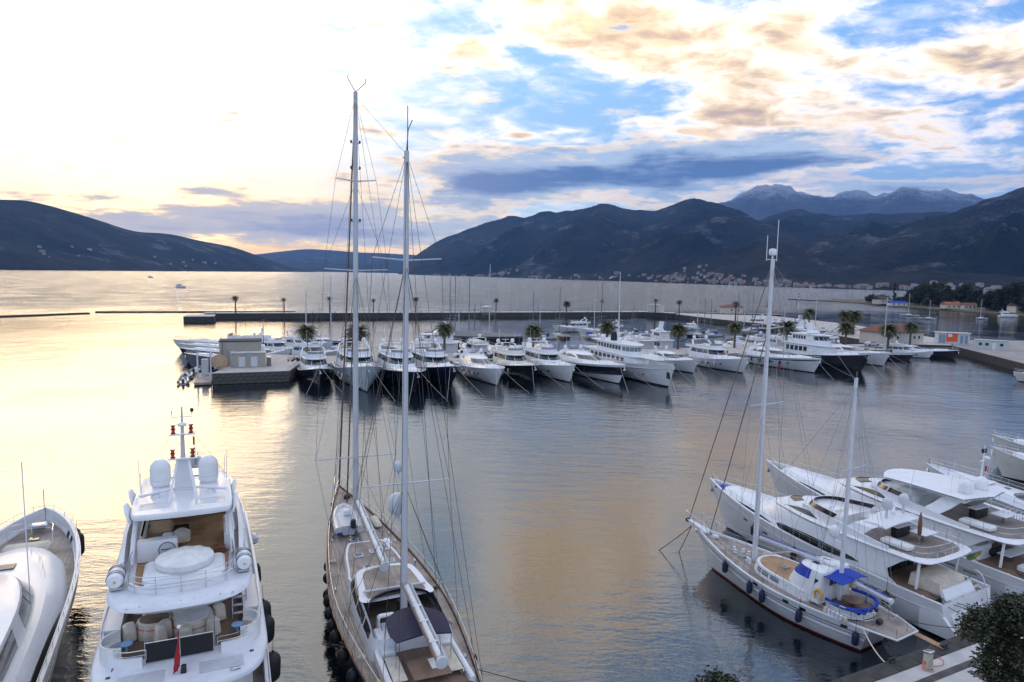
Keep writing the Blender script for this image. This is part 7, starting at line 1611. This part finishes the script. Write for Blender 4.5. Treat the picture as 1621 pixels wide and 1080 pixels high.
    b = MB(); b.loft([[Vector((X(x), Y(4.9)+dy*(1-.25*abs(x)/2), za+dz - .06*x*x)) for dy, dz in ((-1.0, -.06), (-1.0, .02), (0, .14), (1.0, .06), (1.0, -.06))] for x in (-2.1, -1.4, -.7, 0, .7, 1.4, 2.1)], True, True); b.build('radar_arch', WHITE, t, 50)
    for sd in (-1, 1): dome(t, (sd*X(.95), Y(4.9), za+opt.get('ped', .75)), opt.get('dr', .34), GREYW if opt.get('ped', 1) > .5 else WHITE, 'satellite_dome', 1.15, opt.get('ped', .75), 22)
    b = MB(); b.lathe([(.2, 0), (.16, .25), (.1, .3)], (0, Y(5.0), za+.1), 10); b.box((0, Y(5.0), za+.45), (1.5, .16, .11), .5, None, .03); b.build('radar_scanner', WHITE, t)
    tubes(t, 'arch_rail', STEEL, [spline([(-X(.7), Y(5.4), za+.1), (-X(.7), Y(5.4), za+.5), (0, Y(5.5), za+.55), (X(.7), Y(5.4), za+.5), (X(.7), Y(5.4), za+.1)])], .022); tubes(t, 'whip_antenna', WHITE2, [[(X(1.6), Y(5.2), za), (X(1.65), Y(4.7), za+3.2)]], .016, 4); tubes(t, 'whip_antenna', WHITE2, [[(X(-1.7), Y(5.4), za-.1), (X(-1.75), Y(5.2), za+2.6)]], .016, 4)
    # aft flybridge
    posts_rail(t, spline([(-X(2.55), Y(3.6), zq), (-X(2.55), Y(2.4), zq), (-X(2.1), Y(1.5), zq), (0, Y(1.25), zq), (X(2.1), Y(1.5), zq), (X(2.55), Y(2.4), zq), (X(2.55), Y(3.6), zq)]), .8, 12, .022, 1)
    box(t, 'dinette_table', WHITE, (X(.9), Y(3.4), zq+.62), (X(1.5), 1.1, .07), .03); box(t, 'table_leg', STEEL, (X(.9), Y(3.4), zq+.3), (.14, .14, .6), .02); box(t, 'bar_unit', BLACKP, (X(.3), Y(4.6), zq+.4), (X(1.5), .5, .75), .08); box(t, 'bar_top', WHITE, (X(.3), Y(4.6), zq+.8), (X(1.7), .65, .05), .02); box(t, 'lounge_seat', WHITEC, (X(-1.7), Y(3.6), zq+.2), (X(.8), Y(1.9), .38), .1)
    for sd in (-1, 1):
        poly = [(4.45, z0+.05), (4.45, zf+.05), (2.3, zf+.05), (2.9, zf-.35), (3.5, zf-.9), (3.75, z0+.9), (3.6, z0+.35), (3.0, z0+.05)]
        b = MB(); b.loft([[Vector((sd*X(2.40)+dx, Y(y_), z_)) for y_, z_ in poly] for dx in (-.06, .06)], True, True); b.build('side_wing', WHITE, t)
    for sd in (-1, 1): tubes(t, 'deck_pillar', WHITE, [[(sd*X(2.2), Y(1.9), z0+.2), (sd*X(2.3), Y(1.75), zf+.1)]], .09, 8)
    # cockpit and transom
    b = MB(); b.prism([(-X(2.5), Y(.6)), (X(2.5), Y(.6)), (X(2.5), Y(4.4)), (-X(2.5), Y(4.4))], z0+.06, z0+.09); b.build('cockpit_sole', TEAKD, t, 0)  # dark teak puts the shade under the overhang into the sole's colour
    if opt.get('cover', True):
        b = MB(); b.loft([[(X(-1.6), Y(.75), z0+.1), (X(1.2), Y(.75), z0+.1), (X(1.3), Y(2.7), z0+.1), (X(-1.7), Y(2.7), z0+.1)], [(X(-1.6), Y(.8), z0+.85), (X(1.2), Y(.8), z0+.85), (X(1.25), Y(2.6), z0+.9), (X(-1.65), Y(2.6), z0+.9)], [(X(-1.1), Y(1.2), z0+1.02), (X(.8), Y(1.2), z0+1.02), (X(.8), Y(2.2), z0+1.08), (X(-1.1), Y(2.2), z0+1.08)]], True, True); b.build('cockpit_cover', CREAMC, t, 50)
    else:
        box(t, 'aft_sofa', WHITEC, (0, Y(.95), z0+.35), (X(3.4), .75, .5), .12); box(t, 'sofa_back', WHITEC, (0, Y(.65), z0+.75), (X(3.4), .25, .5), .08); box(t, 'cockpit_table', WHITE, (X(-.2), Y(2.2), z0+.75), (X(2.2), .9, .07), .03); box(t, 'cockpit_table', WHITE, (X(1.5), Y(2.6), z0+.75), (X(1.0), 1.6, .07), .03)
        box(t, 'table_leg', STEEL, (X(-.2), Y(2.2), z0+.4), (.2, .2, .65), .03); box(t, 'galley_unit', WHITE, (X(-1.5), Y(3.5), z0+.6), (X(1.4), .9, 1.05), .06)
        for j in range(3): b = MB(); b.ball((X(-.9+j*.55), Y(3.0), z0+.55), .26, 1, .8, 1.1); b.build('deck_chair', BLACKC, t)
    b = MB(); b.loft([[(X(-1.75), Y(.55), z0+.55), (X(1.45), Y(.55), z0+.55), (X(1.45), Y(.75), z0+.5), (X(-1.75), Y(.75), z0+.5)], [(X(-1.95), Y(-.55), .75), (X(1.65), Y(-.55), .75), (X(1.65), Y(-.2), .5), (X(-1.95), Y(-.2), .5)]], True, True); tr = b.build('transom', WHITE, t)
    st = MB()
    for j in range(7): st.box((X(2.1), Y(-.45)+j*.19, .75+j*.24), (X(.7), .3, .24))
    st.build('boarding_stair', WHITE, t, 0)
    st = MB()
    for j in range(7): st.box((X(2.1), Y(-.45)+j*.19-.02, .88+j*.24), (X(.6), .24, .012))
    st.build('stair_tread', TEAKD, t, 0)
    for sd in (-1, 1):
        b = MB(); b.loft([[Vector((sd*X(2.62)+dx*sd, y, z)) for dx in (-.12, .12)] + [Vector((sd*X(2.62)+dx*sd, y, .3)) for dx in (.12, -.12)] for y, z in ((Y(1.3), zs+.02), (Y(.4), zs-.25), (Y(-.5), 1.15), (Y(-1.0), .75))], True, True); b.build('quarter', WHITE, t, 50)
    box(t, 'swim_platform', TEAKD, (0, Y(-.95), .52), (X(4.9), 1.5*k, .14), .05); box(t, 'platform_edge', WHITE, (0, Y(-.95), .42), (X(5.1), 1.62*k, .14), .05)
    tubes(t, 'stair_rail', STEEL, [spline([(X(1.75), Y(.8), z0+.5), (X(1.75), Y(.6), z0+1.2), (X(1.8), Y(.0), z0+.9), (X(1.85), Y(-.4), 1.3), (X(1.85), Y(-.45), .7)])], .03)
    # name in gold strokes on the transom
    if opt.get('name'):
        b = MB(); S_ = lambda u, v: Vector((X(-.15)+u, lerp(Y(.55), Y(-.55), v)-.014, lerp(z0+.55, .75, v)+.008)); x = -.75
        for wd, hh in ((.17, .22), (.1, .1), (.08, .1), (.1, .22), (.1, .1), (.05, .24), (.05, .24), (.1, .1)):
            pts = [S_(x, .5), S_(x+wd*.25, .5-hh*.9), S_(x+wd*.6, .5-hh*.45), S_(x+wd*.7, .5), S_(x+wd, .5-.03)]; b.tube(spline(pts, 3), .014, 4); x += wd+.045
        b.build('name_lettering', GOLD, tr)
    H.rail(t, .55, .30, .985, 18, .016, False, inset=.10)
    b = MB(); b.tube([H.at(.985, H.sheer(1)-.6), H.at(1, H.sheer(1)-.7)+Vector((0, .08, 0))], .08, 6); b.box(H.at(1, H.sheer(1)-.95)+Vector((0, .05, 0)), (.42, .2, .38), 0, (.4, .8), .04); b.build('anchor', GREYH, t)
    return t, H, zq, za, z0, X, Y
bE = gp(1124, 756, 3.9)
tE, hE, zqE, zaE, z0E, XE, YE = fly_yacht('white flybridge yacht with gold name on its transom beside white ketch', bE, 29.5, 22.0, 6.1, 3.85, 2.3, dict(name=True))
box(tE, 'bow_cover', BLUEC, (0, 20.0, hE.sheer(.92)-.18), (1.3, 1.6, .12), .04)
up_ = thing('furled_parasol', 'furled brown parasol standing on the flybridge', 'parasol', world_pt(tE, (XE(-.3), YE(3.0), zqE)), 0)
b = MB(); b.tube([(0, 0, 0), (0, 0, 2.3)], .03, 6); b.build('pole', STEEL, up_); b = MB(); b.lathe([(.05, .7), (.13, .85), (.14, 1.4), (.10, 2.0), (.03, 2.3)], (0, 0, 0), 12); b.build('canopy', WOOD, up_)
fl = thing('yellow_flag', 'drooping yellow and green flag at the flybridge corner', 'flag', world_pt(tE, (XE(.9), YE(.75), zqE-.1)), R(29.5))
tubes(fl, 'staff', BLACKP, [[(0, 0, 0), (.1, -.9, .7)]], .025); b = MB(); b.quad_strip([[Vector((.1*q+.04*math.sin(q*5+j), -.9*q, .65*q-.42*j*(.3+.7*math.sin(math.pi*q)))) for q in (0.1, .3, .5, .7, .9, 1)] for j in (0, .5, 1)]); b.build('cloth', mat('yellow cloth', (.55, .36, .02), .8, col2=(.05, .16, .05), vscale=1.5), fl, 60)
for yv, z in ((15.2, 1.7), (10.6, 1.6), (3.4, 1.3)): fender(tE, hE.at(yv/22, z, -1, .26), .24, .95, mat('maroon fender', (.045, .012, .014), .55, var=.3, vscale=4), 'dark maroon fender on the side of the gold named yacht', 'maroon fenders')
bF = gp(1213, 727, 4.1)
tF, hF, zqF, zaF, z0F, XF, YF = fly_yacht('second white flybridge yacht with ribbed hardtop and mast', bF, 27.0, 25.0, 6.5, 4.05, 2.5, dict(arch=.5, ped=.1, dr=.46, cover=False, glass2=GLASSB))
b = MB(); N = 14; rows = []
for i in range(N*2+1):
    u = -1+i/N; y0 = YF(4.6); rows.append([Vector((XF(2.45)*u, YF(3.6)+.6*abs(u), zaF+.12-.06*u*u+.03*(i % 2))), Vector((XF(2.4)*u, YF(7.5), zaF+.16-.07*u*u+.03*(i % 2))), Vector((XF(2.0)*u, YF(10.5)-.9*u*u, zaF+.02-.1*u*u+.03*(i % 2)))])
b.quad_strip(rows); b.quad_strip([[p-Vector((0, 0, .14)) for p in r_] for r_ in rows], False, True); b.build('hardtop', WHITE, tF, 20)
box(tF, 'flybridge_cabin', WHITE, (0, YF(8.4), zqF+.6), (XF(3.2), YF(1.6), 1.2), .2, 0, (.95, .7))
for sd in (-1, 1): tubes(tF, 'hardtop_strut', WHITE, [[(sd*XF(1.9), YF(9.6), zqF+.5), (sd*XF(1.7), YF(9.0), zaF)]], .06)
b = MB(); b.tube([(XF(1.4), YF(5.2), zaF+.2), (XF(1.4), YF(5.1), zaF+3.3)], .07, 7, .04); mF = b.build('signal_mast', WHITE, tF); tubes(mF, 'mast_arm', WHITE, [[(XF(1.4)-.5, YF(5.1), zaF+2.2), (XF(1.4)+.5, YF(5.1), zaF+2.2)]], .03); b = MB(); b.ball((XF(1.4)+.42, YF(5.1), zaF+2.35), .2, 1, 1, .7); b.build('small_dome', WHITE, mF)
for dx in (-.2, .12): box(mF, 'mast_lamp', BLACKP, (XF(1.4)+dx, YF(5.1), zaF+2.95), (.16, .16, .34), .03)
b = MB(); b.box((XF(1.4)+.45, YF(5.1), zaF+1.5), (.02, .22, .4)); b.build('pennant', REDC, mF, 0)
bb = MB(); n = 24; lbv = thing('lifebuoy', 'orange ring lifebuoy on the cockpit side of the second yacht', 'lifebuoy', world_pt(tF, (XF(2.35), YF(3.0), z0F+1.1)), R(27)); bb.tube([Vector((0, math.cos(q*2*math.pi/n)*.34, math.sin(q*2*math.pi/n)*.34)) for q in range(n+1)], .09, 8, None, False); bb.build('ring', ORANGE, lbv)
bb = MB()
for q in range(4):
    a = q*math.pi/2+.4; bb.lathe([(.085, -.05), (.098, -.05), (.098, .05), (.085, .05)], (0, math.cos(a)*.34, math.sin(a)*.34), 8, Matrix.Rotation(a, 3, 'X'))
bb.build('white_band', WHITE2, lbv)
wb_ = thing('grill_frames', 'stack of steel loungers folded on the flybridge of the second yacht', 'loungers', world_pt(tF, (XF(1.5), YF(2.6), zqF+.02)), R(27))
for q in range(7):
    y = -1.2+q*.36; b = MB(); b.tube(spline([(-.5, y, .05), (-.5, y+.1, .8), (0, y+.1, .95), (.5, y+.1, .8), (.5, y, .05)], 3), .02, 5); b.build('frame', STEEL, wb_)
    
for lb, px, py, z, th, L, B, st, kw in (
    ('white yacht with green windscreen cover right of the second yacht', 1478, 772, 3.2, 27, 19.5, 5.4, 'sport', dict(glass=mat('pale green screen cover', (.36, .41, .33), .6, var=.1))),
    ('white sport yacht with black cabin windows at right edge', 1466, 733, 3.3, 31, 19.5, 5.4, 'sport', dict()),
    ('ivory yacht bow at right edge, lower of two', 1568, 706, 3.4, 48, 17, 5.0, 'fly', dict(hm=CREAM)),
    ('ivory yacht bow at right edge, upper of two with anchor', 1570, 688, 3.0, 50, 18, 5.0, 'fly', dict(hm=CREAM)),
    ('small ivory bow at the right edge below the dock wall', 1604, 588, 2.2, 60, 14, 4.2, 'fly', dict(hm=CREAM))):
    p = gp(px, py, z); motor_yacht('motor_yacht', lb, 'yachts moored along the near quay at right', (p.x, p.y), th, L, B, zb=z, style=st, domes=1, windows=5, **kw)
# mooring lines of the two yachts
for t_, k_, lab in ((tE, (XE(-2.5), YE(.9), z0E+.35), 'gold named yacht'), (tF, (XF(-2.5), YF(.9), z0F+.35), 'second yacht')):
    a = world_pt(t_, k_)
    for j, (s, d) in enumerate(((0, 0), (2.2, .2), (3.6, .1))):
        w_ = a + Vector((.894*(1.5+s), .447*(1.5+s), 0)); sq = (w_-Q0).dot(QD); c = Vector((*qp(sq, -.35), 1.55))
        line_obj('mooring_line', [a, c], .022, ROPED, 'dark mooring rope from stern of the %s to the quay' % lab, 'rope', .25, 10, 'stern ropes of the ' + lab)
# ------------------------------------------------------------------ things on the near quay
pe = thing('power_pedestal', 'small stone power pedestal with steel cap on the near quay', 'pedestal', gp(1468, 1058, 1.5), R(24))
b = MB(); b.box((0, 0, .45), (.42, .36, .9), 0, (.86, .86), .04); b.build('post', mat('pedestal stone', (.50, .44, .36), .8, var=.15), pe); box(pe, 'cap', STEEL, (0, 0, .95), (.46, .4, .1), .03, 0, None, R(-12)); box(pe, 'socket', ORANGE, (-.2, .02, .35), (.06, .12, .16), .02)
q = gp(1468, 1058, 1.5); line_obj('power_cable', spline([q+Vector((-.25, .05, .3)), q+Vector((-.35, -.2, .02)), q+Vector((.1, -.35, .02)), q+Vector((.3, .1, .03)), q+Vector((.9, .25, .02)), q+Vector((1.3, .7, .02)), q+Vector((1.2, 1.1, .05))]), .018, ORANGE, 'orange power cable coiled round the pedestal', 'cable')
for i, (px, py) in enumerate(((1412, 1048), (1495, 1026))):
    c = thing('mooring_cleat', ('left' if i == 0 else 'right') + ' black iron mooring cleat on the quay edge', 'cleat', gp(px, py, 1.56), R(26))
    b = MB(); b.box((0, 0, .04), (.5, .25, .08), 0, None, .03); b.build('base', BLACKP, c); b = MB(); b.tube([(-.38, 0, .24), (-.15, 0, .2), (.15, 0, .2), (.38, 0, .24)], .055, 7); b.tube([(-.13, 0, .05), (-.13, 0, .2)], .05, 6); b.tube([(.13, 0, .05), (.13, 0, .2)], .05, 6); b.build('horn', BLACKP, c)
def near_tree(p, h, w, n, leaf, seed, label, name):
    tr, cr = tree_mesh(seed, h, w, 'round', n, leaf, 85, .125); t = thing(name, label, 'tree', p, 0)
    tr.build('trunk', BARK, t, 60); cr.build('crown', LEAFB, t, 0)
v = pdir(1604, 1000); near_tree((v.x*30.5/v.y, 30.5, 1.5), 6.2, 1.85, 17000, .105, 77, 'dense broad leaved tree in the near right corner', 'broadleaf_tree')
v = pdir(1132, 1075); near_tree((v.x*24/v.y, 24, 1.5), 6.15, 1.5, 7000, .1, 78, 'small tree top poking into view at the bottom edge', 'broadleaf_tree')

# ------------------------------------------------------------------ labels: alike things in one group are told apart by their place
def singles_out():
    from collections import defaultdict
    d = defaultdict(list)
    for o in COL.objects:
        if o.parent is None and 'label' in o and 'kind' not in o: d[o['label']].append(o)
    words = ['first', 'second', 'third', 'fourth', 'fifth', 'sixth', 'seventh', 'eighth', 'ninth', 'tenth', 'eleventh', 'twelfth', 'thirteenth', 'fourteenth', 'fifteenth', 'sixteenth', 'seventeenth', 'eighteenth', 'nineteenth', 'twentieth', 'twenty-first', 'twenty-second', 'twenty-third', 'twenty-fourth']
    def pos(o):
        p = o.location.copy()
        if o.type == 'MESH' and p.length < 1e-6: p = sum((v.co for v in o.data.vertices), Vector())/len(o.data.vertices)
        return p.x/max(p.y, .1)
    for lb, os_ in d.items():
        n = len(os_)
        if n < 2 or n > 24: continue
        os_.sort(key=pos)
        for i, o in enumerate(os_):
            if len(lb.split()) > 13: tail = ''
            elif n == 2: tail = (', left one', ', right one')[i]
            elif i == n-1: tail = ', rightmost of them'
            elif i == 0: tail = ', leftmost of them'
            else: tail = ', %s from left' % words[i]
            o['label'] = lb + tail
singles_out()
